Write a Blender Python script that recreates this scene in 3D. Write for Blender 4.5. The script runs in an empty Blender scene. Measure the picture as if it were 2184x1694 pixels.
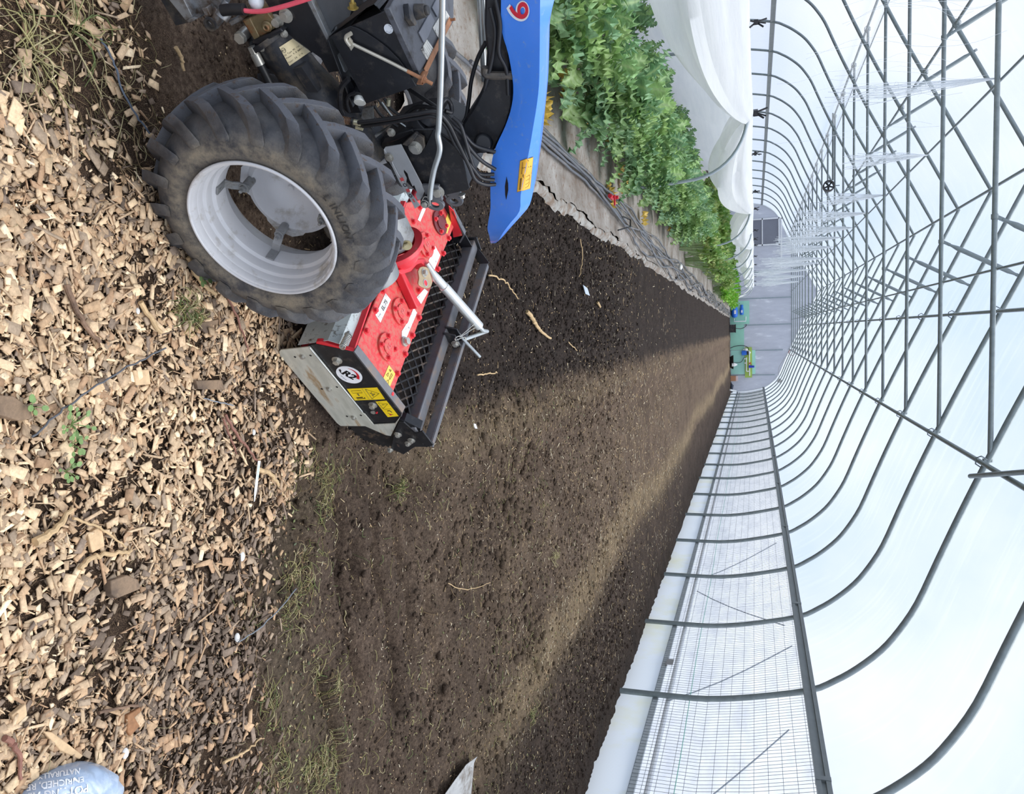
# Polytunnel with a walk-behind tractor and power harrow, built object by object.
import bpy, bmesh, math, random
import numpy as np
from mathutils import Vector, Matrix

scene = bpy.context.scene
COL = scene.collection
rng = np.random.default_rng(11)
random.seed(11)
PI = math.pi

# ---------------------------------------------------------------- camera model
FPX = 1651.0            # focal length in pixels of the 2184 x 1694 frame
CAMH = 1.295            # camera height above the ground
# rows: world X (across), Y (along the tunnel), Z (up); columns: camera right, up, forward
RC = np.array([[0.996456, 0.029858, 0.078642], [-0.083973, 0.297936, 0.950885], [-0.004961, 0.954119, -0.299388]])

def ray(px, py):
    return RC @ np.array([py - 847.0, px - 1092.0, FPX])

CAMP = np.array([0.0, 0.0, CAMH])

def hit(px, py, p0, n):
    """point where the sight line of a photo pixel meets the plane (p0, n)"""
    w = ray(px, py); n = np.asarray(n, float)
    t = ((np.asarray(p0, float) - CAMP) @ n) / (w @ n)
    return CAMP + t * w

def ground(px, py, z=0.0):
    return hit(px, py, (0, 0, z), (0, 0, 1))

def project(P):
    """photo pixel of world points (N,3)"""
    c = (np.asarray(P, float) - CAMP) @ RC
    return np.stack([1092 + FPX * c[..., 1] / c[..., 2], 847 + FPX * c[..., 0] / c[..., 2]], -1), c[..., 2]

# ---------------------------------------------------------------- colour / materials
def lin(c):
    c = c / 255.0
    return c / 12.92 if c <= 0.04045 else ((c + 0.055) / 1.055) ** 2.4

def rgb(r, g, b):
    return (lin(r), lin(g), lin(b), 1.0)

class NT:
    def __init__(s, name):
        s.m = bpy.data.materials.new(name); s.m.use_nodes = True
        s.t = s.m.node_tree; s.t.nodes.clear()
        s.out = s.t.nodes.new('ShaderNodeOutputMaterial')
    def n(s, ty, **kw):
        nd = s.t.nodes.new(ty)
        for k, v in kw.items():
            if k in nd.inputs.keys() if hasattr(nd.inputs, 'keys') else False:
                nd.inputs[k].default_value = v
            else:
                setattr(nd, k, v)
        return nd
    def l(s, a, b):
        s.t.links.new(a, b)
    def noise(s, scale, detail=4, rough=0.6, vec=None, dist=0.0):
        nd = s.t.nodes.new('ShaderNodeTexNoise')
        nd.inputs['Scale'].default_value = scale; nd.inputs['Detail'].default_value = detail
        nd.inputs['Roughness'].default_value = rough; nd.inputs['Distortion'].default_value = dist
        if vec is not None: s.l(vec, nd.inputs['Vector'])
        return nd.outputs['Fac']
    def ramp(s, fac, stops, mode='LINEAR'):
        nd = s.t.nodes.new('ShaderNodeValToRGB'); nd.color_ramp.interpolation = mode
        e = nd.color_ramp.elements
        while len(e) < len(stops): e.new(0.5)
        for el, (p, c) in zip(e, stops): el.position = p; el.color = c
        s.l(fac, nd.inputs['Fac'])
        return nd.outputs['Color']
    def mix(s, fac, a, b, mode='MIX'):
        nd = s.t.nodes.new('ShaderNodeMix'); nd.data_type = 'RGBA'; nd.blend_type = mode
        for i, v in ((0, fac), (6, a), (7, b)):
            if isinstance(v, (int, float)): nd.inputs[i].default_value = v
            elif isinstance(v, tuple): nd.inputs[i].default_value = v
            else: s.l(v, nd.inputs[i])
        return nd.outputs[2]
    def math(s, op, a, b=0.0):
        nd = s.t.nodes.new('ShaderNodeMath'); nd.operation = op
        for i, v in ((0, a), (1, b)):
            if isinstance(v, (int, float)): nd.inputs[i].default_value = v
            else: s.l(v, nd.inputs[i])
        return nd.outputs[0]
    def coords(s):
        return s.t.nodes.new('ShaderNodeTexCoord').outputs['Object']
    def world(s):
        return s.t.nodes.new('ShaderNodeNewGeometry').outputs['Position']
    def attr(s, name):
        nd = s.t.nodes.new('ShaderNodeAttribute'); nd.attribute_name = name
        return nd.outputs['Color']
    def bump(s, h, strength=0.3, dist=0.01):
        nd = s.t.nodes.new('ShaderNodeBump'); nd.inputs['Strength'].default_value = strength
        nd.inputs['Distance'].default_value = dist
        s.l(h, nd.inputs['Height'])
        return nd.outputs['Normal']
    def bsdf(s, color, rough=0.5, metal=0.0, normal=None, spec=0.5, coat=0.0):
        nd = s.t.nodes.new('ShaderNodeBsdfPrincipled')
        if isinstance(color, tuple): nd.inputs['Base Color'].default_value = color
        else: s.l(color, nd.inputs['Base Color'])
        if isinstance(rough, (int, float)): nd.inputs['Roughness'].default_value = rough
        else: s.l(rough, nd.inputs['Roughness'])
        nd.inputs['Metallic'].default_value = metal
        nd.inputs['Specular IOR Level'].default_value = spec
        nd.inputs['Coat Weight'].default_value = coat
        if normal is not None: s.l(normal, nd.inputs['Normal'])
        return nd
    def done(s, shader):
        s.l(shader.outputs[0] if hasattr(shader, 'outputs') else shader, s.out.inputs['Surface'])
        return s.m

def pm(name, col, rough=0.5, metal=0.0, var=0.12, scale=25.0, bump=0.0, bscale=60.0,
       dirt=None, dscale=9.0, damt=0.5, spec=0.5, coat=0.0):
    """painted / plain material with procedural tonal variation and optional dirt in patches of its own shape"""
    t = NT(name); co = t.world() if False else t.coords()
    base = rgb(*col)
    lo = tuple(v * (1 - var) for v in base[:3]) + (1,); hi = tuple(min(1, v * (1 + var)) for v in base[:3]) + (1,)
    c = t.ramp(t.noise(scale, 5, 0.65, co), [(0.3, lo), (0.7, hi)])
    if dirt:
        m = t.ramp(t.noise(dscale, 8, 0.7, co), [(0.62 - damt * 0.35, (0, 0, 0, 1)), (0.72 - damt * 0.25, (1, 1, 1, 1))])
        c = t.mix(m, c, rgb(*dirt))
    nrm = t.bump(t.noise(bscale, 4, 0.6, co), bump, 0.004) if bump else None
    return t.done(t.bsdf(c, rough, metal, nrm, spec, coat))

# ---------------------------------------------------------------- mesh building
def unit(v):
    v = np.asarray(v, float); return v / (np.linalg.norm(v) + 1e-12)

def frame_of(axis, ref=None):
    a = unit(axis)
    r = np.asarray(ref, float) if ref is not None else (np.array([0, 0, 1.0]) if abs(a[2]) < 0.9 else np.array([1.0, 0, 0]))
    e1 = unit(r - a * (r @ a)); e2 = np.cross(a, e1)
    return e1, e2, a

INV = {}

def root_of(o):
    while o.parent is not None: o = o.parent
    return o

class MB:
    """collects shapes and links them as one mesh object"""
    def __init__(s): s.v = []; s.f = []; s.n = 0
    def add(s, verts, faces):
        verts = np.asarray(verts, float).reshape(-1, 3)
        s.v.append(verts); s.f += [tuple(i + s.n for i in f) for f in faces]; s.n += len(verts)
        return s
    def box(s, c, size, ex=(1, 0, 0), ey=(0, 1, 0), ez=(0, 0, 1)):
        c = np.asarray(c, float); h = np.asarray(size, float) / 2
        B = np.stack([unit(ex), unit(ey), unit(ez)])
        vs = [c + (np.array([x, y, z]) * h) @ B for z in (-1, 1) for y in (-1, 1) for x in (-1, 1)]
        return s.add(vs, [(0, 2, 3, 1), (4, 5, 7, 6), (0, 1, 5, 4), (2, 6, 7, 3), (0, 4, 6, 2), (1, 3, 7, 5)])
    def prism(s, poly, vec):
        p = np.asarray(poly, float); n = len(p); q = p + np.asarray(vec, float)
        return s.add(np.vstack([p, q]), [tuple(range(n))[::-1], tuple(range(n, 2 * n))] +
                     [(i, (i + 1) % n, n + (i + 1) % n, n + i) for i in range(n)])
    def bar(s, a, b, w, h, up=(0, 0, 1)):
        a = np.asarray(a, float); b = np.asarray(b, float)
        e1, e2, ax = frame_of(b - a, up)
        return s.box((a + b) / 2, (np.linalg.norm(b - a), w, h), ax, e2, e1)
    def tube(s, pts, r, n=10, closed=False, cap=True):
        P = np.asarray(pts, float); m = len(P)
        R = np.full(m, r) if np.isscalar(r) else np.asarray(r, float)
        T = np.gradient(P, axis=0) if not closed else (np.roll(P, -1, 0) - np.roll(P, 1, 0))
        T = T / (np.linalg.norm(T, axis=1)[:, None] + 1e-12)
        e1, e2, _ = frame_of(T[0]); vs = []
        ang = np.arange(n) * 2 * PI / n
        for i in range(m):
            e1 = unit(e1 - T[i] * (e1 @ T[i])); e2 = np.cross(T[i], e1)
            vs.append(P[i] + R[i] * (np.outer(np.cos(ang), e1) + np.outer(np.sin(ang), e2)))
        fs = []
        for i in range(m if closed else m - 1):
            a = i * n; b = ((i + 1) % m) * n
            fs += [(a + j, a + (j + 1) % n, b + (j + 1) % n, b + j) for j in range(n)]
        if cap and not closed:
            fs += [tuple(range(n))[::-1], tuple(range((m - 1) * n, m * n))]
        return s.add(np.vstack(vs), fs)
    def cyl(s, a, b, r, n=16, r2=None):
        return s.tube([a, b], [r, r if r2 is None else r2], n)
    def lathe(s, prof, o, axis, n=48, closed=False, ref=None):
        """prof: list of (along axis, radius)"""
        e1, e2, a = frame_of(axis, ref); o = np.asarray(o, float); vs = []
        ang = np.arange(n) * 2 * PI / n
        ring = np.outer(np.cos(ang), e1) + np.outer(np.sin(ang), e2)
        for (h, r) in prof: vs.append(o + a * h + max(r, 1e-5) * ring)
        fs = []; m = len(prof)
        for i in range(m if closed else m - 1):
            p = i * n; q = ((i + 1) % m) * n
            fs += [(p + j, p + (j + 1) % n, q + (j + 1) % n, q + j) for j in range(n)]
        return s.add(np.vstack(vs), fs)
    def hexbolt(s, o, axis, r=0.009, h=0.006, washer=True, stud=0.0):
        a = unit(axis); o = np.asarray(o, float)
        if washer: s.cyl(o, o + a * 0.0015, r * 1.45, 16)
        s.cyl(o + a * 0.0015, o + a * (0.0015 + h), r, 6)
        s.cyl(o + a * (0.001 + h), o + a * (0.0028 + h), r * 0.72, 12)
        if stud: s.cyl(o + a * h, o + a * (h + stud), r * 0.5, 10)
        return s
    def sphere(s, c, r, n=12, m=8, sc=(1, 1, 1)):
        prof = [(-math.cos(PI * i / m), math.sin(PI * i / m)) for i in range(m + 1)]
        k = MB().lathe(prof, (0, 0, 0), (0, 0, 1), n)
        return s.add(np.vstack(k.v) * r * np.asarray(sc) + np.asarray(c, float), k.f)
    def grid(s, P):
        """P: array (m, n, 3) of points -> quads"""
        m, n = P.shape[:2]
        return s.add(P.reshape(-1, 3), [(i * n + j, i * n + j + 1, (i + 1) * n + j + 1, (i + 1) * n + j)
                                        for i in range(m - 1) for j in range(n - 1)])
    def text(s, body, o, ex, ey, size, depth=0.0004, align='CENTER', weight=0.0):
        cu = bpy.data.curves.new('txt', 'FONT'); cu.body = body; cu.size = size
        cu.align_x = align; cu.align_y = 'CENTER'; cu.extrude = 0.0; cu.offset = weight
        ob = bpy.data.objects.new('txt', cu); COL.objects.link(ob)
        me = bpy.data.meshes.new_from_object(ob.evaluated_get(bpy.context.evaluated_depsgraph_get()))
        ex = unit(ex); ey = unit(ey); nz = np.cross(ex, ey); o = np.asarray(o, float)
        V = np.array([v.co[:] for v in me.vertices]) if len(me.vertices) else np.zeros((0, 3))
        F = [tuple(p.vertices) for p in me.polygons]
        if len(V):
            W = o + np.outer(V[:, 0], ex) + np.outer(V[:, 1], ey) + nz * depth
            s.add(W, F)
        bpy.data.objects.remove(ob); bpy.data.curves.remove(cu); bpy.data.meshes.remove(me)
        return s
    def build(s, name, mat, parent=None, smooth=35, bevel=0.0, recalc=True, solid=0.0, base=None, sub=0):
        V = np.vstack(s.v)
        o = bpy.data.objects.new(name, bpy.data.meshes.new(name)); COL.objects.link(o)
        if parent is not None:
            Mi = INV[root_of(parent).name]
            V = V @ Mi[:3, :3].T + Mi[:3, 3]
            o.parent = parent
        else:
            b = np.array([(V[:, 0].min() + V[:, 0].max()) / 2, (V[:, 1].min() + V[:, 1].max()) / 2, V[:, 2].min()]) if base is None else np.asarray(base, float)
            V = V - b; o.location = b
            Mx = np.eye(4); Mx[:3, 3] = -b; INV[o.name] = Mx
        me = o.data
        me.from_pydata(V.tolist(), [], s.f); me.update()
        if recalc and len(s.f) < 60000:
            bm = bmesh.new(); bm.from_mesh(me); bmesh.ops.recalc_face_normals(bm, faces=bm.faces); bm.to_mesh(me); bm.free()
        for m in (mat if isinstance(mat, (list, tuple)) else [mat]): me.materials.append(m)
        if smooth:
            me.polygons.foreach_set('use_smooth', [True] * len(me.polygons))
            try: me.set_sharp_from_angle(angle=math.radians(smooth))
            except Exception: pass
        if solid:
            md = o.modifiers.new('solid', 'SOLIDIFY'); md.thickness = solid; md.offset = 0
        if bevel:
            md = o.modifiers.new('bevel', 'BEVEL'); md.width = bevel; md.segments = 2; md.limit_method = 'ANGLE'; md.angle_limit = math.radians(40)
        if sub:
            md = o.modifiers.new('sub', 'SUBSURF'); md.levels = sub; md.render_levels = sub
        return o

def tag(o, label=None, cat=None, group=None, kind=None):
    if label: o['label'] = label
    if cat: o['category'] = cat
    if group: o['group'] = group
    if kind: o['kind'] = kind
    return o

def thing(name, label, cat, loc=(0, 0, 0), rotz=0.0, group=None):
    o = bpy.data.objects.new(name, None); COL.objects.link(o)
    o.location = loc; o.rotation_euler = (0, 0, rotz); o.empty_display_size = 0.1
    Mx = np.array(Matrix.Translation(loc) @ Matrix.Rotation(rotz, 4, 'Z'))
    INV[o.name] = np.linalg.inv(Mx)
    return tag(o, label, cat, group)

def dup(root, loc, rotz=0.0, label=None, scale=1.0, group=None):
    r = root.copy(); COL.objects.link(r); r.location = loc; r.rotation_euler = (0, 0, rotz)
    r.scale = (scale,) * 3 if np.isscalar(scale) else scale
    if label: r['label'] = label
    if group: r['group'] = group
    for ch in list(root.children):
        k = ch.copy(); COL.objects.link(k); k.parent = r
        for g in list(ch.children):
            d = g.copy(); COL.objects.link(d); d.parent = k
    return r

def smooth_path(pts, k=6):
    """Catmull-Rom through the points"""
    P = np.asarray(pts, float); Q = np.vstack([2 * P[0] - P[1], P, 2 * P[-1] - P[-2]]); out = []
    for i in range(1, len(Q) - 2):
        p0, p1, p2, p3 = Q[i - 1], Q[i], Q[i + 1], Q[i + 2]
        for t in np.linspace(0, 1, k, endpoint=False):
            out.append(0.5 * (2 * p1 + (p2 - p0) * t + (2 * p0 - 5 * p1 + 4 * p2 - p3) * t * t + (3 * p1 - p0 - 3 * p2 + p3) * t ** 3))
    out.append(P[-1])
    return np.array(out)

# ---------------------------------------------------------------- numpy noise for the terrain
def _h(ix, iy, seed):
    n = (ix.astype(np.int64) * 374761393 + iy.astype(np.int64) * 668265263 + seed * 1442695041) & 0x7fffffff
    n = ((n ^ (n >> 13)) * 1274126177) & 0x7fffffff
    return ((n ^ (n >> 16)) & 0xffff) / 65535.0

def vnoise(x, y, seed=0):
    ix = np.floor(x); iy = np.floor(y); fx = x - ix; fy = y - iy
    fx = fx * fx * (3 - 2 * fx); fy = fy * fy * (3 - 2 * fy)
    a = _h(ix, iy, seed); b = _h(ix + 1, iy, seed); c = _h(ix, iy + 1, seed); d = _h(ix + 1, iy + 1, seed)
    return (a + (b - a) * fx) * (1 - fy) + (c + (d - c) * fx) * fy

def fbm(x, y, octv=4, seed=0, gain=0.5):
    t = 0; a = 1; s = 0
    for k in range(octv):
        t = t + a * vnoise(x * 2 ** k + 17.3 * k, y * 2 ** k - 9.1 * k, seed + k); s += a; a *= gain
    return t / s

EXPO, SKY, SUN = 0.22, 1.0, 3.0

# ---------------------------------------------------------------- camera, sky, light
cam_d = bpy.data.cameras.new('camera'); cam = bpy.data.objects.new('camera', cam_d); COL.objects.link(cam)
cx_, cy_, cz_ = RC[:, 1], -RC[:, 0], -RC[:, 2]      # the phone was held sideways: image right is up
cam.matrix_world = Matrix(((cx_[0], cy_[0], cz_[0], 0), (cx_[1], cy_[1], cz_[1], 0), (cx_[2], cy_[2], cz_[2], CAMH), (0, 0, 0, 1)))
cam_d.sensor_fit = 'HORIZONTAL'; cam_d.sensor_width = 36.0; cam_d.lens = FPX / 2184.0 * 36.0
cam_d.clip_start = 0.05; cam_d.clip_end = 300
scene.camera = cam
scene.view_settings.view_transform = 'Standard'; scene.view_settings.look = 'None'
scene.view_settings.gamma = 1.0; scene.view_settings.use_curve_mapping = False
scene.view_settings.exposure = EXPO

wd = bpy.data.worlds.new('overcast sky'); scene.world = wd; wd.use_nodes = True
wt = wd.node_tree; wt.nodes.clear()
wo = wt.nodes.new('ShaderNodeOutputWorld'); bg = wt.nodes.new('ShaderNodeBackground')
tc = wt.nodes.new('ShaderNodeTexCoord')
no = wt.nodes.new('ShaderNodeTexNoise'); no.inputs['Scale'].default_value = 2.6; no.inputs['Detail'].default_value = 5
no.inputs['Roughness'].default_value = 0.55
wt.links.new(tc.outputs['Generated'], no.inputs['Vector'])
cr = wt.nodes.new('ShaderNodeValToRGB')
cr.color_ramp.elements[0].position = 0.36; cr.color_ramp.elements[0].color = (0.53, 0.67, 0.92, 1)
cr.color_ramp.elements[1].position = 0.66; cr.color_ramp.elements[1].color = (0.86, 0.90, 0.98, 1)
wt.links.new(no.outputs['Fac'], cr.inputs['Fac'])
wt.links.new(cr.outputs['Color'], bg.inputs['Color']); bg.inputs['Strength'].default_value = SKY
wt.links.new(bg.outputs[0], wo.inputs['Surface'])
sun_d = bpy.data.lights.new('veiled sun', 'SUN'); sun_d.energy = SUN; sun_d.angle = math.radians(55); sun_d.color = (1, 0.97, 0.92)
sun = bpy.data.objects.new('veiled_sun', sun_d); COL.objects.link(sun); sun.location = (3, 4, 12)
sun.rotation_euler = Vector((-0.34, -0.16, -0.92)).to_track_quat('-Z', 'Y').to_euler()

# ---------------------------------------------------------------- terrain
def sstep(a, b, x):
    t = np.clip((x - a) / (b - a), 0, 1); return t * t * (3 - 2 * t)

EDX = [-3, -0.9, -0.62, -0.44, -0.2, -0.04, 0.10, 0.25, 0.38, 0.49, 0.60, 0.86, 1.34, 1.8, 4]
EDY = [1.3, 1.35, 1.52, 1.62, 1.80, 1.93, 1.98, 1.98, 1.96, 1.86, 1.76, 1.73, 1.80, 1.85, 1.9]
def mulch_edge(x): return np.interp(x, EDX, EDY)
def bandB(y): return 2.05 + 0.09 * np.sin(y * 0.55 + 0.6) + 0.05 * np.sin(y * 1.3)

def terr(x, y):
    x = np.asarray(x, float); y = np.asarray(y, float)
    bed = sstep(0.0, 0.5, y - mulch_edge(x))
    h = 0.02 * (fbm(x * 2.2, y * 2.2, 3, 3) - 0.5) + 0.02 * (fbm(x * 9, y * 9, 3, 5) - 0.5)
    h = h + bed * 0.030 * (fbm(x * 24, y * 24, 4, 9, 0.6) - 0.5) + bed * (0.045 * (fbm(x * 7, y * 11, 4, 19) - 0.5)) * sstep(0.35, 0.6, x) * (1 - 0.5 * sstep(4, 7, y))
    # small ridge beside the freshly worked strip, wheel furrows in the foreground
    near = np.exp(-((y - 2.9) / 1.0) ** 2)
    h = h + 0.035 * np.exp(-((x - 0.52) / 0.13) ** 2) * sstep(2.6, 3.6, y)
    h = h - 0.035 * np.exp(-((x - 0.80) / 0.11) ** 2) * sstep(2.8, 4.5, y)
    for (x0, x1, y0, w, dp) in ((0.42, 1.3, 2.16, 0.022, 0.034), (0.62, 1.0, 2.30, 0.026, 0.040), (0.5, 1.5, 2.42, 0.024, 0.030), (0.62, 1.3, 2.60, 0.022, 0.028), (0.95, 1.6, 2.05, 0.020, 0.03), (0.45, 0.7, 2.75, 0.03, 0.03), (0.9, 1.7, 2.85, 0.03, 0.025), (0.36, 0.62, 1.98, 0.016, 0.02)):
        yy = y0 + 0.16 * (x - x0) + 0.02 * np.sin(x * 9 + y0 * 7)
        h = h - 1.5 * dp * np.exp(-((y - yy) / w) ** 2) * sstep(x0, x0 + 0.15, x) * (1 - sstep(x1 - 0.2, x1, x))
    h = h + 0.05 * np.exp(-((x - 2.75) / 0.4) ** 2) * sstep(3, 6, y)
    h = h + 0.05 * sstep(3.05, 3.35, x)
    for i in range(7):
        cx_p, cy_p = 0.44 + 0.035 * i, 1.90 + 0.018 * i + (0.05 if i % 2 else 0.0)
        u = (x - cx_p) * 0.5 + (y - cy_p) * 0.87; v = -(x - cx_p) * 0.87 + (y - cy_p) * 0.5
        h = h - 0.022 * np.exp(-(u / 0.035) ** 4 - (v / 0.011) ** 4)
    return h

def axis_pts(segs):
    out = []
    for a, b, d in segs: out += list(np.arange(a, b, d))
    out = np.array(out + [segs[-1][1]]); return out[np.concatenate([[True], np.diff(out) > 1e-4])]

XS = axis_pts([(-7.2, -2.0, 0.16), (-2.0, -1.0, 0.05), (-1.0, -0.7, 0.03), (-0.7, 1.5, 0.011), (1.5, 2.4, 0.025), (2.4, 3.6, 0.03)])
ys = [0.35]
while ys[-1] < 46: ys.append(ys[-1] + max(0.011, 0.0060 * (ys[-1] - 0.6)) if ys[-1] < 12 else ys[-1] + 0.35)
YS = np.array(ys)
GX, GY = np.meshgrid(XS, YS, indexing='ij')
GZ = terr(GX, GY)

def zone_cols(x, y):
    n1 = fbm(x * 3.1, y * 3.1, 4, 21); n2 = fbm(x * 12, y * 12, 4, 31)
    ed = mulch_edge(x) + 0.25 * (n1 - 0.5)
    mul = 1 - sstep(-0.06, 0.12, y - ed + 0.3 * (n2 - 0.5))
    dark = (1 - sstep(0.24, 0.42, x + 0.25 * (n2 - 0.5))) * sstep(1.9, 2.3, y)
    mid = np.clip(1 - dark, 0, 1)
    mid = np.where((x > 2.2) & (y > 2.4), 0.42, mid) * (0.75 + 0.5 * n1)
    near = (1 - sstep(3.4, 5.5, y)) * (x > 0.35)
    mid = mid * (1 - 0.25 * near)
    b = bandB(y)
    straw = np.exp(-((x - b) / (0.17 + 0.08 * n1)) ** 2) * sstep(2.6, 4.5, y)
    straw = straw + 0.55 * (0.3 + n1) * np.exp(-((x - 0.46) / 0.11) ** 2) * sstep(2.3, 2.8, y) * (1 - 0.5 * sstep(5, 9, y))
    straw = straw + 0.30 * np.exp(-((x - 1.2) / 0.6) ** 2) * n1 * sstep(2.0, 4, y)
    weedy = np.exp(-((y - ed - 0.15) / 0.15) ** 2) * sstep(0.25, 0.5, x)
    return np.clip(mid, 0, 1), np.clip(straw * (0.5 + n2), 0, 1), np.clip(mul, 0, 1), np.clip(weedy * (0.4 + n2), 0, 1)

gt = NT('tunnel_soil'); co = gt.world()
za = gt.t.nodes.new('ShaderNodeAttribute'); za.attribute_name = 'zone'
sp = gt.t.nodes.new('ShaderNodeSeparateColor'); gt.l(za.outputs['Color'], sp.inputs[0])
nf = gt.noise(420, 3, 0.7, co); nm = gt.noise(70, 5, 0.7, co); nl = gt.noise(9, 5, 0.65, co)
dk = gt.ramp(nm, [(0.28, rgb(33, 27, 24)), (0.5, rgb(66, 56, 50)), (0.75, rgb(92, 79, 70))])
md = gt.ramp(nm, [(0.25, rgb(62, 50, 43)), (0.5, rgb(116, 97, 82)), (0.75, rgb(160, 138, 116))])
stw = gt.ramp(nf, [(0.3, rgb(120, 100, 76)), (0.5, rgb(166, 144, 112)), (0.7, rgb(196, 176, 144))])
mu = gt.ramp(nf, [(0.3, rgb(44, 35, 30)), (0.5, rgb(88, 71, 58)), (0.7, rgb(140, 116, 92))])
weed = gt.ramp(nm, [(0.3, rgb(84, 74, 58)), (0.7, rgb(142, 130, 104))])
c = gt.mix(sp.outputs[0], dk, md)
c = gt.mix(gt.math('MULTIPLY', sp.outputs[1], gt.ramp(gt.noise(38, 5, 0.7, co), [(0.3, (0.25,) * 3 + (1,)), (0.62, (1,) * 3 + (1,))])), c, stw)
c = gt.mix(sp.outputs[2], c, mu)
c = gt.mix(gt.math('MULTIPLY', za.outputs['Alpha'], 0.35), c, weed)
c = gt.mix(gt.ramp(nf, [(0.70, (0, 0, 0, 1)), (0.76, (0.75, 0.75, 0.75, 1))]), c, rgb(186, 164, 130))
c = gt.mix(0.5, c, gt.ramp(nl, [(0.25, (0.3, 0.3, 0.3, 1)), (0.75, (1.4, 1.4, 1.4, 1))]), 'MULTIPLY')
c = gt.mix(0.6, c, gt.ramp(nf, [(0.35, (0.5, 0.5, 0.5, 1)), (0.65, (1.35, 1.35, 1.35, 1))]), 'MULTIPLY')
c = gt.mix(0.45, c, gt.ramp(gt.noise(2.6, 5, 0.6, co), [(0.36, (0.48, 0.46, 0.44, 1)), (0.62, (1.2, 1.2, 1.2, 1))]), 'MULTIPLY')
hb = gt.math('ADD', gt.math('MULTIPLY', gt.noise(160, 4, 0.7, co), 0.5), nm)
soil_m = gt.done(gt.bsdf(c, 0.95, 0, gt.bump(hb, 1.0, 0.02), 0.15))

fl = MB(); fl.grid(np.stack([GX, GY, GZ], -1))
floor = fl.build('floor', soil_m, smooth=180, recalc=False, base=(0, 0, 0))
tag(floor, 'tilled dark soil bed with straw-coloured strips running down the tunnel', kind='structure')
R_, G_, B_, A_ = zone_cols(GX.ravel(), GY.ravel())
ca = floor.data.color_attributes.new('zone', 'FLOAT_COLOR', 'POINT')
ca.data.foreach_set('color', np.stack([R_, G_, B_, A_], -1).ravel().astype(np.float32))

# ---------------------------------------------------------------- tunnel shell
PXC = -1.84                                     # ridge line
PROF = [(5.25, 0), (5.25, 0.5), (5.24, 0.85), (5.18, 1.24), (5.06, 1.74), (4.95, 1.95), (4.82, 2.13), (4.64, 2.32), (4.45, 2.46),
        (4.20, 2.60), (3.82, 2.75), (3.42, 2.91), (3.02, 3.08), (2.37, 3.37), (1.2, 3.93), (0, 4.5)]
BY0, BSP, YEND = 7.11, 1.8516, 44.2
def prof_pts(y, off=0.0):
    """bow line from the right foot over the ridge to the left foot"""
    r = [(PXC + d + off * (0.9 if z < 2.2 else 0.45), y, z + off * (0 if z < 1.5 else 0.9)) for d, z in PROF]
    l = [(PXC - d * 0.935 - off * (0.9 if z < 2.2 else 0.45), y, z + off * (0 if z < 1.5 else 0.9)) for d, z in PROF[:-1]][::-1]
    return np.array(r + l)

galv = pm('galvanised_steel', (134, 143, 143), 0.45, 0.35, 0.16, 14, 0.05, 90)
galv_l = pm('galvanised_side_steel', (196, 202, 204), 0.5, 0.1, 0.12, 14)
rail_m = pm('grey_aluminium_rail', (128, 133, 133), 0.5, 0.2, 0.1, 8)

def bow_path(y, off=0.0):
    q = prof_pts(y, off); k = len(q) // 2
    return np.vstack([smooth_path(q[:k + 1], 3)[:-1], q[k:k + 1], smooth_path(q[k:], 3)[1:]])

def film_mat(name, tint, frac, diff, streak=True):
    t = NT(name); co = t.world()
    mp = t.t.nodes.new('ShaderNodeMapping'); mp.inputs['Scale'].default_value = (1.2, 9.0, 1.2); t.l(co, mp.inputs['Vector'])
    st = t.ramp(t.noise(1.0, 4, 0.6, mp.outputs[0]), [(0.5, (0, 0, 0, 1)), (0.72, (1, 1, 1, 1))])
    tr = t.t.nodes.new('ShaderNodeBsdfTransparent'); tr.inputs['Color'].default_value = tint
    tl = t.t.nodes.new('ShaderNodeBsdfTranslucent'); tl.inputs['Color'].default_value = (0.93, 0.95, 0.97, 1)
    df = t.t.nodes.new('ShaderNodeBsdfDiffuse'); df.inputs['Color'].default_value = (0.9, 0.92, 0.94, 1)
    m1 = t.t.nodes.new('ShaderNodeMixShader'); m1.inputs[0].default_value = diff
    t.l(tl.outputs[0], m1.inputs[1]); t.l(df.outputs[0], m1.inputs[2])
    m2 = t.t.nodes.new('ShaderNodeMixShader')
    if streak:
        t.l(t.math('ADD', frac, t.math('MULTIPLY', st, 0.09)), m2.inputs[0])
    else: m2.inputs[0].default_value = frac
    t.l(tr.outputs[0], m2.inputs[1]); t.l(m1.outputs[0], m2.inputs[2])
    return t.done(m2)

film = film_mat('roof_film', (0.93, 0.95, 0.985, 1), 0.17, 0.2)
pa = prof_pts(0, 0.035)
iR = 4; iL = len(pa) - 1 - 4                      # eave points
def shell(name, idx, y0, y1, mat, ny=60, **kw):
    seg = pa[idx]
    if len(seg) > 2: seg = np.vstack([smooth_path(seg[:], 3)])
    P = np.zeros((len(seg), ny, 3)); yy = np.linspace(y0, y1, ny)
    for j, y in enumerate(yy):
        P[:, j] = seg; P[:, j, 1] = y
    return MB().grid(P).build(name, mat, smooth=60, recalc=False, **kw)
tag(shell('ceiling', slice(iR, iL + 1), -3.0, YEND + 0.1, film), 'clear pale blue plastic film stretched over the roof bows', kind='structure')

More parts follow.
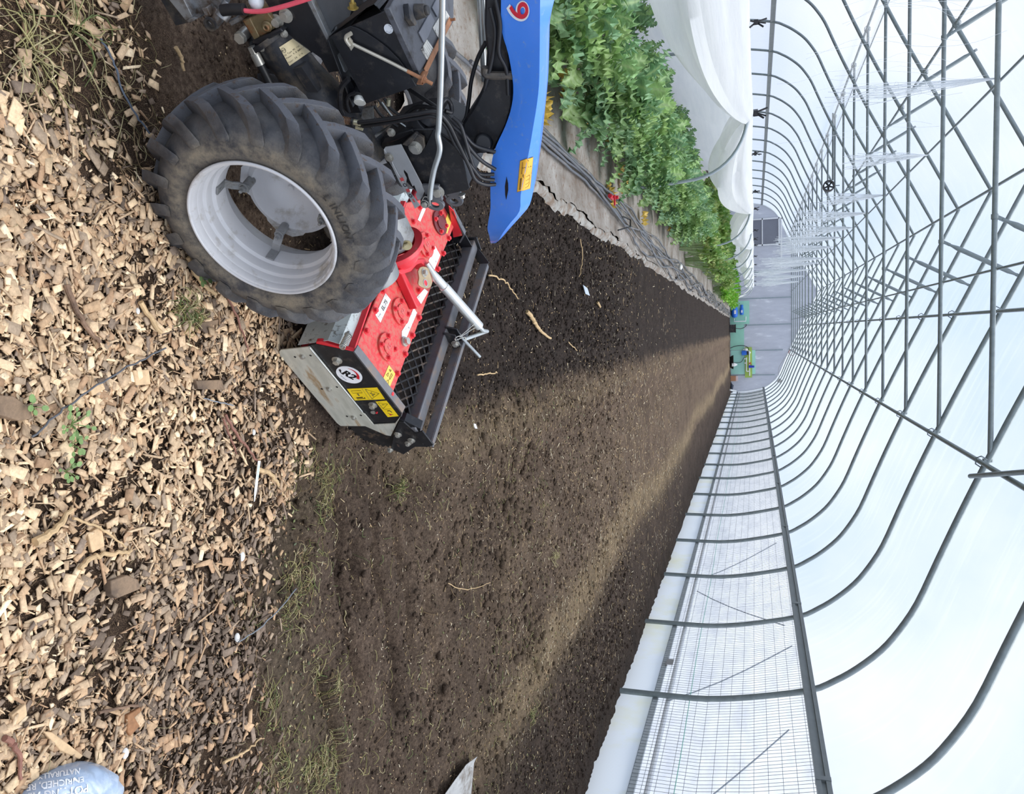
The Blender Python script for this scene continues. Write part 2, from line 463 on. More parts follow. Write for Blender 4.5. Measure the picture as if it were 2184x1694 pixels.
# right side: polycarbonate skirt board, rolled insect curtain above it
t = NT('twinwall_board'); co = t.world()
wv = t.t.nodes.new('ShaderNodeTexWave'); wv.bands_direction = 'Z'; wv.inputs['Scale'].default_value = 32; t.l(co, wv.inputs['Vector'])
stain = t.ramp(t.noise(1.6, 5, 0.6, co), [(0.5, (0, 0, 0, 1)), (0.72, (0.6, 0.6, 0.6, 1))])
cc = t.mix(stain, rgb(226, 231, 234), rgb(222, 220, 178))
cc = t.mix(t.math('MULTIPLY', wv.outputs['Fac'], 0.12), cc, rgb(190, 200, 206))
pb = t.bsdf(cc, 0.35, 0, None, 0.4); tl = t.t.nodes.new('ShaderNodeBsdfTranslucent'); t.l(cc, tl.inputs['Color'])
mx = t.t.nodes.new('ShaderNodeMixShader'); mx.inputs[0].default_value = 0.7; t.l(pb.outputs[0], mx.inputs[1]); t.l(tl.outputs[0], mx.inputs[2])
board_m = t.done(mx)
t = NT('white_curtain'); co = t.world()
mp = t.t.nodes.new('ShaderNodeMapping'); mp.inputs['Scale'].default_value = (1, 1.2, 3.5); t.l(co, mp.inputs['Vector'])
cw = t.ramp(t.noise(2.2, 6, 0.6, mp.outputs[0]), [(0.3, rgb(226, 228, 232)), (0.6, rgb(246, 247, 248))])
d1 = t.t.nodes.new('ShaderNodeBsdfDiffuse'); t.l(cw, d1.inputs['Color']); tl = t.t.nodes.new('ShaderNodeBsdfTranslucent'); t.l(cw, tl.inputs['Color'])
t.l(t.bump(t.noise(3.0, 4, 0.6, mp.outputs[0]), 0.5, 0.05), d1.inputs['Normal'])
mx = t.t.nodes.new('ShaderNodeMixShader'); mx.inputs[0].default_value = 0.7; t.l(d1.outputs[0], mx.inputs[1]); t.l(tl.outputs[0], mx.inputs[2])
curtain_m = t.done(mx)

XR = PXC + 5.25                                   # inner face of the right bows
b = MB(); b.grid(np.array([[(XR + 0.045, y, z) for y in (-3.0, 10, 20, 30, YEND)] for z in (-0.15, 0.12, 0.37)]))
tag(b.build('baseboard_right', board_m, recalc=False), 'translucent white twin-wall skirt board along the right side', kind='structure')
n = 26
yy = np.linspace(-3, YEND, 160); zz = np.linspace(0.36, 1.76, n)
P = np.zeros((n, len(yy), 3))
for i, z in enumerate(zz):
    off = np.interp(z, [0, 0.85, 1.24, 1.75], [0.06, 0.055, 0.0, -0.13])
    P[i, :, 0] = XR + off + 0.03 + 0.018 * np.sin(yy * 2.3 + z * 2.0) * math.sin((z - 0.36) / 1.4 * PI) + 0.01 * np.sin(yy * 7.1 + z * 5)
    P[i, :, 1] = yy; P[i, :, 2] = z
tag(MB().grid(P).build('wall_right', curtain_m, smooth=90, recalc=False), 'white woven side curtain behind the wire mesh on the right', kind='structure')
# left side wall, mostly hidden behind the crop
P = np.zeros((6, 40, 3)); yy = np.linspace(-3, YEND, 40)
for i, k in enumerate(np.linspace(len(pa) - 1, iL, 6)):
    q = np.array([np.interp(k, np.arange(len(pa)), pa[:, c]) for c in range(3)])
    P[i, :, 0] = q[0]; P[i, :, 1] = yy; P[i, :, 2] = q[2]
film_l = film_mat('left_side_film', (0.93, 0.95, 0.97, 1), 0.35, 0.3)
tag(MB().grid(P).build('wall_left', film_l, smooth=90, recalc=False), 'hazy film side wall beyond the crop on the left', kind='structure')

# bows, ties, struts, purlins
ORD = ['first', 'second', 'third', 'fourth', 'fifth', 'sixth', 'seventh', 'eighth', 'ninth', 'tenth', 'eleventh', 'twelfth', 'thirteenth',
       'fourteenth', 'fifteenth', 'sixteenth', 'seventeenth', 'eighteenth', 'nineteenth', 'twentieth', 'twenty-first', 'twenty-second', 'twenty-third']
bow0 = MB().tube(bow_path(0.0), 0.027, 10).build('roof_beam', galv, smooth=60, base=(PXC, 0, 0))
tie0 = MB(); zt = 3.12; xl, xr = PXC - 3.06, PXC + 2.98
tie0.tube([(xl, 0, zt), (xr, 0, zt)], 0.021, 10)
for x in (PXC - 1.01, PXC + 1.01): tie0.cyl((x - 0.02, 0, zt), (x + 0.02, 0, zt), 0.027, 10)
tie0 = tie0.build('tie_beam', galv, smooth=60, base=(PXC, 0, zt))
def strut(sg):
    m = MB(); a = np.array([PXC + sg * 1.01, 0, zt + 0.01]); e = np.array([PXC + sg * 1.40, 0, 3.83]); d = unit(e - a)
    m.tube([a + d * 0.05, a + d * 0.10, a + d * 0.16, e - d * 0.12, e - d * 0.07, e - d * 0.03], [0.012, 0.014, 0.024, 0.024, 0.015, 0.012], 10)
    m.box(a + d * 0.03, (0.10, 0.012, 0.03), d, (0, 1, 0), np.cross(d, (0, 1, 0)))
    m.box(e - d * 0.01, (0.07, 0.012, 0.03), d, (0, 1, 0), np.cross(d, (0, 1, 0)))
    return m.build('strut_beam', galv, smooth=50, base=a)
st0 = [strut(1), strut(-1)]
nb = 0
for k in range(-1, 20):
    y = BY0 + BSP * k
    o = bow0 if nb == 0 else bow0.copy()
    if nb: COL.objects.link(o)
    o.location = (PXC, y, 0)
    tag(o, 'galvanised steel roof bow arching across the tunnel, %s from the front' % ORD[nb], kind='structure', group='roof bows')
    if k >= 0:
        o = tie0 if k == 0 else tie0.copy()
        if k: COL.objects.link(o)
        o.location = (PXC, y, zt)
        tag(o, 'straight steel tie bar under the %s roof truss from the front' % ORD[k], kind='structure', group='truss tie bars')
        for i, sg in enumerate((1, -1)):
            s_ = st0[i] if k == 0 else st0[i].copy()
            if k: COL.objects.link(s_)
            s_.location = (PXC + sg * 1.01, y, zt + 0.01)
            tag(s_, '%s flat-ended truss strut of the %s truss from the front' % ('right' if sg > 0 else 'left', ORD[k]), kind='structure', group='truss struts')
    nb += 1
def longit(name, x, z, r, label, y0=-2.5, clamps=False):
    m = MB(); m.tube([(x, y0, z), (x, YEND, z)], r, 8)
    if clamps:
        for k in range(-1, 20):
            y = BY0 + BSP * k
            m.tube([(x - 0.05, y - 0.02, z - 0.0), (x - 0.02, y - 0.02, z + 0.05), (x + 0.02, y + 0.0, z + 0.055), (x + 0.05, y + 0.02, z + 0.01), (x + 0.02, y + 0.02, z - 0.03), (x - 0.03, y + 0.01, z - 0.03)], 0.006, 6, closed=True)
            m.box((x, y, z + 0.03), (0.05, 0.05, 0.02))
    tag(m.build(name, galv, smooth=60), label, kind='structure')
longit('purlin_beam', PXC, 4.45, 0.021, 'steel ridge pipe under the roof peak')
longit('purlin_beam', PXC + 2.98, 3.05, 0.021, 'steel purlin at the right ends of the trusses', clamps=True)
longit('purlin_beam', PXC - 3.1 * 0.99, 3.1, 0.021, 'steel purlin at the left ends of the trusses', clamps=True)
longit('purlin_beam', PXC + 1.74, 3.62, 0.019, 'thin upper purlin clamped under the right roof slope', clamps=True)
longit('purlin_beam', PXC - 1.74, 3.62, 0.019, 'thin upper purlin clamped under the left roof slope', clamps=True)
longit('purlin_beam', -1.90, 3.16, 0.011, 'thin dark pipe lying along the middle of the tie bars')
longit('purlin_beam', -0.42, 3.16, 0.011, 'thin dark pipe lying along the right part of the tie bars')
longit('purlin_beam', -4.63, 3.16, 0.011, 'thin dark pipe lying along the left part of the tie bars')
# eave rails with a groove, lower rail, white roll tube
def rail(name, x, z, label, mat=rail_m):
    m = MB(); m.box((x, 20.7, z + 0.033), (0.05, 47, 0.034)); m.box((x, 20.7, z - 0.033), (0.05, 47, 0.034)); m.box((x + 0.008, 20.7, z), (0.03, 47, 0.04))
    for y in np.arange(5.6, 44, 3.66): m.box((x - 0.004, y, z), (0.05, 0.05, 0.105))
    tag(m.build(name, mat), label, kind='structure')
rail('trim_1', XR - 0.22, 1.74, 'grey grooved eave rail along the right wall')
rail('trim_2', PXC - 4.76, 1.70, 'grey grooved eave rail along the left wall')
m = MB(); m.box((XR + 0.05, 20.7, 0.385), (0.03, 47, 0.05)); tag(m.build('trim_3', galv_l), 'light grey clamp rail on top of the skirt board', kind='structure')
m = MB(); m.tube([(XR + 0.066, -3, 0.50), (XR + 0.066, YEND, 0.50)], 0.024, 10)
tag(m.build('curtain_roll_tube', pm('white_tube', (250, 251, 252), 0.5)), 'long white roll tube at the bottom of the right curtain', 'curtain tube')
# brace from the nearest truss purlin down to its bow
m = MB(); m.tube([(PXC + 3.1, BY0, 2.98), (PXC + 2.55, BY0 - 2.6, 3.16)], 0.02, 10); tag(m.build('brace_beam', galv), 'diagonal steel wind brace at the top right', kind='structure')
# end wall of slack film on posts
t = NT('end_wall_film'); co = t.world()
mp = t.t.nodes.new('ShaderNodeMapping'); mp.inputs['Scale'].default_value = (2.6, 1, 0.8); mp.inputs['Rotation'].default_value = (0, 0.35, 0); t.l(co, mp.inputs['Vector'])
sn = t.noise(1.6, 5, 0.6, mp.outputs[0])
ce = t.ramp(sn, [(0.3, rgb(186, 189, 199)), (0.6, rgb(197, 200, 209)), (0.74, rgb(232, 234, 240))])
ce = t.mix(1.0, ce, ce)
d1 = t.bsdf(ce, 0.5, 0, t.bump(sn, 0.6, 0.1), 0.3)
tl = t.t.nodes.new('ShaderNodeBsdfTranslucent'); t.l(ce, tl.inputs['Color'])
mx = t.t.nodes.new('ShaderNodeMixShader'); mx.inputs[0].default_value = 0.3; t.l(d1.outputs[0], mx.inputs[1]); t.l(tl.outputs[0], mx.inputs[2])
endf = t.done(mx)
pp = bow_path(YEND + 0.06, 0.03)
m = MB(); m.add(pp, [tuple(range(len(pp)))]); tag(m.build('wall_end', endf, smooth=0, recalc=False), 'grey translucent plastic end wall with slack wrinkles', kind='structure')
m = MB()
for x in (-5.85, -4.45, -3.03, -1.63, -0.20, 1.18, 2.52):
    zt_ = 3.2 if abs(x - PXC) < 3.0 else (2.75 if abs(x - PXC) < 3.8 else 2.35)
    m.box((x, YEND - 0.0, zt_ / 2), (0.05, 0.05, zt_))
m.box((PXC, YEND, 3.2), (6.0, 0.05, 0.05)); tag(m.build('trim_4', pm('pale_steel', (150, 165, 170), 0.5, 0.3)), 'pale upright posts and cross rail of the end wall', kind='structure')
m = MB(); m.tube(bow_path(YEND - 0.02), 0.035, 8); tag(m.build('trim_5', pm('white_edge', (226, 230, 232), 0.6)), 'white edge strip around the end wall', kind='structure')

# ---------------------------------------------------------------- litter on the ground
def attr_mat(name, rough=0.85, var=0.35, scale=160.0, stretch=None, spec=0.2, trans=0.0):
    t = NT(name); co = t.coords(); a = t.attr('tint')
    c = t.mix(1.0, a, t.ramp(t.noise(scale, 4, 0.65, co), [(0.3, (1 - var,) * 3 + (1,)), (0.7, (1 + var * 0.6,) * 3 + (1,))]), 'MULTIPLY')
    b_ = t.bsdf(c, rough, 0, t.bump(t.noise(scale * 1.6, 3, 0.6, co), 0.5, 0.002), spec)
    if trans:
        tl = t.t.nodes.new('ShaderNodeBsdfTranslucent'); t.l(c, tl.inputs['Color'])
        mx = t.t.nodes.new('ShaderNodeMixShader'); mx.inputs[0].default_value = trans
        t.l(b_.outputs[0], mx.inputs[1]); t.l(tl.outputs[0], mx.inputs[2]); return t.done(mx)
    return t.done(b_)

def mesh_np(name, V, F, mat, tint=None, zone=None, smooth=False, base=None):
    """V (n,3), F (m,k) arrays -> object"""
    me = bpy.data.meshes.new(name); o = bpy.data.objects.new(name, me); COL.objects.link(o)
    b = np.array([V[:, 0].mean(), V[:, 1].mean(), V[:, 2].min()]) if base is None else np.asarray(base, float)
    V = V - b; o.location = b; Mx = np.eye(4); Mx[:3, 3] = -b; INV[o.name] = Mx
    k = F.shape[1]; m = len(F)
    me.vertices.add(len(V)); me.vertices.foreach_set('co', V.astype(np.float32).ravel())
    me.loops.add(m * k); me.loops.foreach_set('vertex_index', F.astype(np.int32).ravel())
    me.polygons.add(m); me.polygons.foreach_set('loop_start', np.arange(0, m * k, k, dtype=np.int32))
    me.update(calc_edges=True); me.validate()
    if smooth: me.polygons.foreach_set('use_smooth', [True] * m)
    me.materials.append(mat)
    for nm_, at in (('tint', tint), ('zone', zone)):
        if at is not None:
            ca = me.color_attributes.new(nm_, 'FLOAT_COLOR', 'POINT')
            ca.data.foreach_set('color', at.astype(np.float32).ravel())
    return o

PAL = np.array([rgb(*c)[:3] for c in ((226, 198, 160), (214, 186, 150), (204, 176, 142), (192, 164, 132), (176, 150, 122), (160, 140, 118), (190, 158, 124),
                                      (170, 138, 108), (138, 120, 104), (114, 98, 84), (238, 214, 178))])

def place_frames(n, yaw, tilt, taz):
    """rotation matrices (n,3,3): random yaw, then tilt about a random horizontal axis"""
    c, s = np.cos(yaw), np.sin(yaw); z = np.zeros(n); o = np.ones(n)
    Rz = np.stack([np.stack([c, -s, z], -1), np.stack([s, c, z], -1), np.stack([z, z, o], -1)], 1)
    ax, ay = np.cos(taz), np.sin(taz); ct, st_ = np.cos(tilt), np.sin(tilt)
    Rt = np.stack([np.stack([ct + ax * ax * (1 - ct), ax * ay * (1 - ct), ay * st_], -1),
                   np.stack([ax * ay * (1 - ct), ct + ay * ay * (1 - ct), -ax * st_], -1),
                   np.stack([-ay * st_, ax * st_, ct], -1)], 1)
    return Rt @ Rz

BOXF = np.array([(0, 3, 2, 1), (4, 5, 6, 7), (0, 1, 5, 4), (1, 2, 6, 5), (2, 3, 7, 6), (3, 0, 4, 7)])
def chips(x, y, L, W, T, lift, tilt, col, z=None):
    n = len(x)
    sg = np.array([(-1, -1), (1, -1), (1, 1), (-1, 1)], float) / 2
    q = sg[None] * np.stack([L, W], -1)[:, None, :] * (1 + rng.uniform(-0.28, 0.28, (n, 4, 2)))
    q[:, :, 0] += rng.normal(0, 0.10, (n, 1)) * q[:, :, 1] * 2
    top = np.concatenate([q * rng.uniform(0.82, 1.0, (n, 1, 1)), (T / 2)[:, None, None] * np.ones((n, 4, 1)) * rng.uniform(0.6, 1.3, (n, 4, 1))], -1)
    bot = np.concatenate([q, -(T / 2)[:, None, None] * np.ones((n, 4, 1))], -1)
    V = np.concatenate([bot, top], 1)
    R = place_frames(n, rng.uniform(0, 2 * PI, n), tilt, rng.uniform(0, 2 * PI, n))
    V = np.einsum('nij,nkj->nki', R, V)
    z = terr(x, y) if z is None else z
    V += np.stack([x, y, z + lift], -1)[:, None, :]
    F = (np.arange(n)[:, None, None] * 8 + BOXF[None]).reshape(-1, 4)
    C = np.repeat(np.concatenate([col, np.ones((n, 1))], -1), 8, 0)
    return V.reshape(-1, 3), F, C

def chip_density(x, y):
    n1 = fbm(x * 5, y * 5, 4, 77); n2 = fbm(x * 1.9 + 3, y * 1.9, 3, 41)
    e = mulch_edge(x) + 0.16 * (n1 - 0.5)
    d = 1 - sstep(-0.16, 0.10, y - e)
    d *= 0.45 + 0.55 * sstep(0.40, 0.50, n1)
    left = 1 - sstep(-0.50, -0.30, x - 0.35 * (y - 1.3)); d *= 1 - 0.72 * left * (0.5 + n2)
    d *= np.where((x > 0.45), 0.62 + 0.38 * (1 - sstep(1.25, 1.6, y)), 1)
    hole = np.exp(-(((x - 0.58) / 0.10) ** 2 + ((y - 1.27) / 0.07) ** 2)) + 0.8 * np.exp(-(((x + 0.12) / 0.09) ** 2 + ((y - 1.42) / 0.05) ** 2)) \
        + 0.8 * np.exp(-(((x - 0.27) / 0.14) ** 2 + ((y - 1.38) / 0.06) ** 2)) + 0.7 * np.exp(-(((x - 0.33) / 0.06) ** 2 + ((y - 1.75) / 0.09) ** 2)) + 0.6 * np.exp(-(((x + 0.02) / 0.06) ** 2 + ((y - 1.55) / 0.05) ** 2))
    return np.clip(d * (1 - 0.95 * np.clip(hole, 0, 1)), 0, 1)

chip_m = attr_mat('wood_chip', 0.8, 0.28, 130)
def chip_batch(N, lmin, lmax, wmin, wmax, lift0, lift1, dark=0.0):
    x = rng.uniform(-1.0, 1.6, N); y = rng.uniform(0.72, 2.25, N)
    k = rng.uniform(0, 1, N) < chip_density(x, y); x, y = x[k], y[k]; n = len(x)
    L = rng.uniform(lmin, lmax, n) ** 1.0; W = rng.uniform(wmin, wmax, n); W = np.minimum(W, L)
    far = sstep(1.35, 1.75, y) * 0.5 + sstep(0.40, 0.75, x) * sstep(1.1, 1.5, y) * 1.5 + 1.4 * (fbm(x * 3.3, y * 3.3, 3, 66) - 0.45)
    ci = np.clip((rng.beta(1.3, 1.7, n) * 9.4 + far * 2.6 + dark).astype(int), 0, 9)
    ci = np.where(rng.uniform(0, 1, n) < 0.05 * (1 - far), 10, ci)
    col = PAL[ci] * rng.uniform(0.9, 1.3, (n, 1))
    return chips(x, y, L, W, rng.uniform(0.0015, 0.0045, n), rng.uniform(lift0, lift1, n), np.abs(rng.normal(0, 0.24, n)), col)

def join(parts):
    V = []; F = []; C = []; n = 0
    for v, f, c in parts:
        V.append(v); F.append(f + n); C.append(c); n += len(v)
    return np.vstack(V), np.vstack(F), np.vstack(C)

V, F, C = join([chip_batch(42000, 0.004, 0.013, 0.002, 0.006, 0.0, 0.008, 1.2),
                chip_batch(24000, 0.010, 0.027, 0.0008, 0.0026, 0.002, 0.012, 1.0),
                chip_batch(24000, 0.011, 0.026, 0.006, 0.014, 0.003, 0.013, 0.2),
                chip_batch(4600, 0.022, 0.042, 0.010, 0.021, 0.007, 0.016),
                chip_batch(3000, 0.026, 0.060, 0.002, 0.006, 0.007, 0.016)])
tag(mesh_np('wood_chips', V, F, chip_m, C, base=(0, 1.3, 0)), 'thick layer of pale wood chip mulch in the foreground', 'wood chips', kind='stuff')

# soil crumbs on the worked bed (same soil as the floor)
phi = (1 + 5 ** 0.5) / 2
ICO = np.array([(-1, phi, 0), (1, phi, 0), (-1, -phi, 0), (1, -phi, 0), (0, -1, phi), (0, 1, phi), (0, -1, -phi), (0, 1, -phi), (phi, 0, -1), (phi, 0, 1), (-phi, 0, -1), (-phi, 0, 1)]) / 1.9
ICF = np.array([(0, 11, 5), (0, 5, 1), (0, 1, 7), (0, 7, 10), (0, 10, 11), (1, 5, 9), (5, 11, 4), (11, 10, 2), (10, 7, 6), (7, 1, 8), (3, 9, 4), (3, 4, 2), (3, 2, 6), (3, 6, 8), (3, 8, 9), (4, 9, 5), (2, 4, 11), (6, 2, 10), (8, 6, 7), (9, 8, 1)])
def crumbs(N, smin, smax, y0, y1, dens):
    u = rng.uniform(0, 1, N); y = y0 * (y1 / y0) ** u; x = rng.uniform(-0.95, 3.3, N)
    k = rng.uniform(0, 1, N) < dens(x, y); x, y = x[k], y[k]; n = len(x)
    s = smin * (smax / smin) ** (rng.beta(1, 2.2, n)) * np.clip(y / 3.0, 0.8, 2.2)
    V = ICO[None] * rng.uniform(0.6, 1.25, (n, 12, 1)) * s[:, None, None] * np.array([1, 1, 0.75])
    V = np.einsum('nij,nkj->nki', place_frames(n, rng.uniform(0, 6.28, n), np.zeros(n), np.zeros(n)), V)
    V += np.stack([x, y, terr(x, y) + s * 0.15], -1)[:, None, :]
    F = (np.arange(n)[:, None, None] * 12 + ICF[None]).reshape(-1, 3)
    return V.reshape(-1, 3), F
def bed_d(x, y): return (1 - sstep(5.0, 9.5, y)) * sstep(-0.05, 0.25, y - mulch_edge(x)) * np.where(x < 0.35, 1.0, np.where(x > 2.3, 0.9, 0.5)) * (0.4 + 0.8 * fbm(x * 6, y * 6, 3, 91))
V, F = crumbs(52000, 0.003, 0.013, 1.6, 9.5, bed_d)
def clod_d(x, y): return (x > 0.3) * (x < 2.4) * sstep(0.0, 0.2, y - mulch_edge(x)) * sstep(0.42, 0.6, fbm(x * 4, y * 4, 3, 13))
V3, F3 = crumbs(5200, 0.008, 0.030, 1.85, 4.6, clod_d); F = np.vstack([F, F3 + len(V)]); V = np.vstack([V, V3])
V2, F2 = crumbs(5000, 0.004, 0.016, 1.0, 1.95, lambda x, y: (1 - chip_density(x, y)) * (x < 1.5) * (x > -0.9) * 0.6)
F = np.vstack([F, F2 + len(V)]); V = np.vstack([V, V2])
z4 = np.stack(zone_cols(V[:, 0], V[:, 1]), -1)
tag(mesh_np('soil_crumbs', V, F, soil_m, zone=z4, base=(0, 0, 0)), 'loose dark crumbs of tilled soil over the bed', 'soil', kind='stuff')

# pale specks and chaff
def chaff(N, y0, y1, dens, L0, L1, W0, W1, cols, flat=0.25):
    u = rng.uniform(0, 1, N); y = y0 * (y1 / y0) ** u; x = rng.uniform(-0.95, 3.2, N)
    k = rng.uniform(0, 1, N) < dens(x, y); x, y = x[k], y[k]; n = len(x)
    sc = np.clip(y / 3.0, 0.9, 3)
    col = cols[rng.integers(0, len(cols), n)] * rng.uniform(0.7, 1.1, (n, 1))
    return chips(x, y, rng.uniform(L0, L1, n) * sc, rng.uniform(W0, W1, n) * sc, np.full(n, 0.0015), rng.uniform(0.003, 0.009, n), np.abs(rng.normal(0, flat, n)), col)
CH = np.array([rgb(*c)[:3] for c in ((214, 190, 150), (196, 168, 128), (178, 150, 112), (224, 210, 180), (160, 138, 104))])
GL = np.array([rgb(*c)[:3] for c in ((142, 144, 92), (120, 128, 84), (168, 158, 112), (150, 118, 90), (104, 112, 88), (176, 176, 128))])
def straw_d(x, y): z = zone_cols(x, y); return np.clip(z[1] * 1.1 + 0.10 + 0.22 * (x > 0.4), 0, 1) * sstep(-0.05, 0.2, y - mulch_edge(x))
V, F, C = join([chaff(7000, 1.7, 9, lambda x, y: sstep(0, 0.2, y - mulch_edge(x)) * 0.7, 0.002, 0.007, 0.0015, 0.004, CH),
                chaff(2600, 1.75, 2.6, lambda x, y: np.clip(zone_cols(x, y)[3], 0, 1), 0.005, 0.014, 0.003, 0.008, GL, 0.5),
                chaff(2200, 1.9, 6, lambda x, y: (x > 0.3) * sstep(0.4, 0.6, fbm(x * 4, y * 4, 3, 88)), 0.004, 0.012, 0.002, 0.005, GL, 0.5),
                chaff(26000, 1.8, 14, straw_d, 0.004, 0.022, 0.001, 0.0028, CH)])
tag(mesh_np('straw_chaff', V, F, attr_mat('straw', 0.85, 0.2, 90), C, base=(0, 0, 0)), 'pale straw bits and specks scattered over the soil', 'straw', kind='stuff')

# uprooted weeds: thin bent strands with a few leaves
def strand(x, y, L, w, yaw, curl, lift, col, seg=5):
    P = []; a = yaw; px_, py_ = x, y
    for i in range(seg + 1):
        P.append((px_, py_)); a += curl * rng.uniform(0.5, 1.5) / seg; px_ += math.cos(a) * L / seg; py_ += math.sin(a) * L / seg
    P = np.array(P); z = 0.004 + lift * np.sin(np.linspace(0, PI, seg + 1))
    d = np.gradient(P, axis=0); nrm = np.stack([-d[:, 1], d[:, 0]], -1); nrm /= np.linalg.norm(nrm, axis=1)[:, None] + 1e-9
    ww = w * (1 - 0.6 * np.linspace(0, 1, seg + 1))[:, None]
    A = np.concatenate([P - nrm * ww, z[:, None]], 1); B = np.concatenate([P + nrm * ww, z[:, None]], 1); T = np.concatenate([P, z[:, None] + w * 1.4], 1)
    V = np.stack([A, T, B], 1).reshape(-1, 3)
    F = [(3 * i + j, 3 * i + (j + 1) % 3, 3 * i + 3 + (j + 1) % 3, 3 * i + 3 + j) for i in range(seg) for j in range(3)]
    return V, np.array(F), np.tile(np.append(col, 1.0), (len(V), 1))
WC = [np.array(rgb(*c)[:3]) for c in ((138, 134, 84), (166, 158, 110), (122, 112, 78), (180, 168, 128), (110, 120, 76), (134, 112, 84))]
parts = []
def scatter_strands(n, fx, fy, dens, L0, L1, w0, w1, cols, lift=0.012):
    X = np.array([fx() for _ in range(n * 6)]); Y = np.array([fy() for _ in range(n * 6)])
    k = np.nonzero(rng.uniform(0, 1, n * 6) < dens(X, Y) * np.ones(n * 6))[0][:n]
    for q in k:
        parts.append(strand(X[q], Y[q], rng.uniform(L0, L1), rng.uniform(w0, w1), rng.uniform(0, 6.28), rng.normal(0, 1.3), rng.uniform(0, lift), cols[rng.integers(0, len(cols))]))
weed_d = lambda x, y: np.clip(zone_cols(x, y)[3] * 1.3, 0, 1)
clump_d = lambda x, y: np.clip(zone_cols(x, y)[3] * 1.3, 0, 1) * sstep(0.38, 0.54, fbm(x * 9, y * 9, 3, 55))
scatter_strands(1900, lambda: rng.uniform(0.2, 1.6), lambda: rng.uniform(1.6, 2.5), clump_d, 0.012, 0.07, 0.0006, 0.0016, WC)
scatter_strands(900, lambda: rng.uniform(0.3, 2.5), lambda: rng.uniform(1.9, 4.8), lambda x, y: sstep(0.42, 0.62, fbm(x * 3, y * 3, 3, 27)) * 0.8 + 0.15, 0.015, 0.07, 0.0006, 0.0018, WC)
scatter_strands(260, lambda: rng.uniform(-0.75, -0.38), lambda: rng.uniform(1.0, 1.45), lambda x, y: 0.9, 0.03, 0.12, 0.0006, 0.0013, [WC[3], WC[2], WC[5]])
scatter_strands(340, lambda: rng.uniform(-0.7, 1.3), lambda: rng.uniform(0.8, 1.9), lambda x, y: 0.9, 0.015, 0.06, 0.0005, 0.0010, [WC[5], WC[3], WC[2]], 0.02)
V, F, C = join(parts); V[:, 2] += terr(V[:, 0], V[:, 1])
tag(mesh_np('dead_weeds', V, F, attr_mat('weed_strands', 0.7, 0.15, 60), C, base=(0.8, 2, 0)), 'tangled yellow-green weed stems strewn at the edge of the mulch', 'weeds', kind='stuff')

# ---- single pieces that stand out in the mulch
def at(px, py, dz=0.0):
    p = ground(px, py, 0.012); p[2] = terr(p[0], p[1]) + 0.012 + dz; return p
stick_m = pm('bark_stick', (136, 108, 86), 0.8, 0, 0.3, 60, 0.5, 120, dirt=(92, 72, 58))
stick_p = pm('pale_stick', (196, 166, 124), 0.8, 0, 0.25, 60, 0.5, 120)
stick_r = pm('reddish_twig', (142, 98, 82), 0.75, 0, 0.25, 60, 0.3, 120)
def stick(pxs, r0, r1, mat, label, cat='stick', name='stick', lift=0.008, wob=0.0015):
    P = smooth_path([at(*p, dz=lift) for p in pxs], 6); P += rng.normal(0, wob, P.shape)
    return tag(MB().tube(P, np.linspace(r0, r1, len(P)), 8).build(name, mat, smooth=40), label, cat)
stick([(398, 545), (425, 600), (458, 626)], 0.008, 0.005, stick_p, 'thick pale stick lying beside the lower edge of the tyre')
stick([(140, 610), (175, 690), (210, 730)], 0.006, 0.004, stick_m, 'long brown stick in the chips left of the wheel')
stick([(297, 645), (340, 710)], 0.006, 0.005, stick_p, 'straight tan stick halfway between the wheel and the left frame edge')
stick([(480, 625), (508, 700), (522, 750)], 0.003, 0.002, stick_r, 'thin reddish twig between the wheel and the harrow end plate')
stick([(475, 885), (510, 940), (541, 985)], 0.004, 0.003, stick_r, 'red-brown twig pointing at the white plant label')
stick([(470, 890), (488, 930), (500, 970)], 0.003, 0.002, stick_r, 'shorter reddish twig beside the one pointing at the label')
stick([(542, 1000), (575, 1015), (610, 1055)], 0.007, 0.004, stick_p, 'splintered pale wood strip right beside the white plant label')
stick([(160, 1210), (195, 1188), (240, 1180), (278, 1176)], 0.006, 0.004, stick_p, 'curved pale stick in the middle of the chip bed')
stick([(150, 1105), (205, 1125), (265, 1166)], 0.003, 0.002, stick_p, 'thin straw-coloured stalk lying above the curved stick')
stick([(70, 1155), (110, 1130), (152, 1085)], 0.009, 0.004, stick_p, 'split tapering piece of wood near the left frame edge')
stick([(205, 1520), (285, 1505)], 0.0035, 0.003, stick_m, 'thin dark twig above the dark hole in the mulch')
stick([(470, 1625), (520, 1600), (550, 1575)], 0.004, 0.002, stick_p, 'forked pale twig at the lower edge of the picture', wob=0.002)
stick([(0, 1572), (30, 1600), (35, 1660)], 0.006, 0.003, stick_r, 'brown curved branch beside the white printed bag')
stick([(372, 100), (385, 130), (388, 152)], 0.005, 0.003, stick_p, 'pale splinter lying above the tyre near the machine')
stick([(430, 850), (470, 860), (492, 865)], 0.0014, 0.0014, pm('grey_wire', (128, 136, 146), 0.5), 'short grey wire in the chips below the harrow', 'wire', 'wire', 0.012, 0.0008)
stick([(58, 935), (120, 880), (190, 830), (260, 785), (345, 745)], 0.0020, 0.0020, pm('dark_cord', (92, 94, 98), 0.6), 'thin grey cord running across the chips from the plank', 'cord', 'cord', 0.016, 0.0015)
stick([(203, 85), (230, 130), (252, 195), (285, 250), (312, 285)], 0.0022, 0.0020, pm('blue_grey_cord', (88, 98, 112), 0.55), 'thin blue-grey cord on the dark soil left of the tyre', 'cord', 'cord', 0.012, 0.001)
stick([(500, 1370), (560, 1325), (622, 1255)], 0.0020, 0.0018, pm('grey_cord', (120, 124, 128), 0.6), 'thin grey cord on dark mulch below the plant label', 'cord', 'cord', 0.012, 0.001)
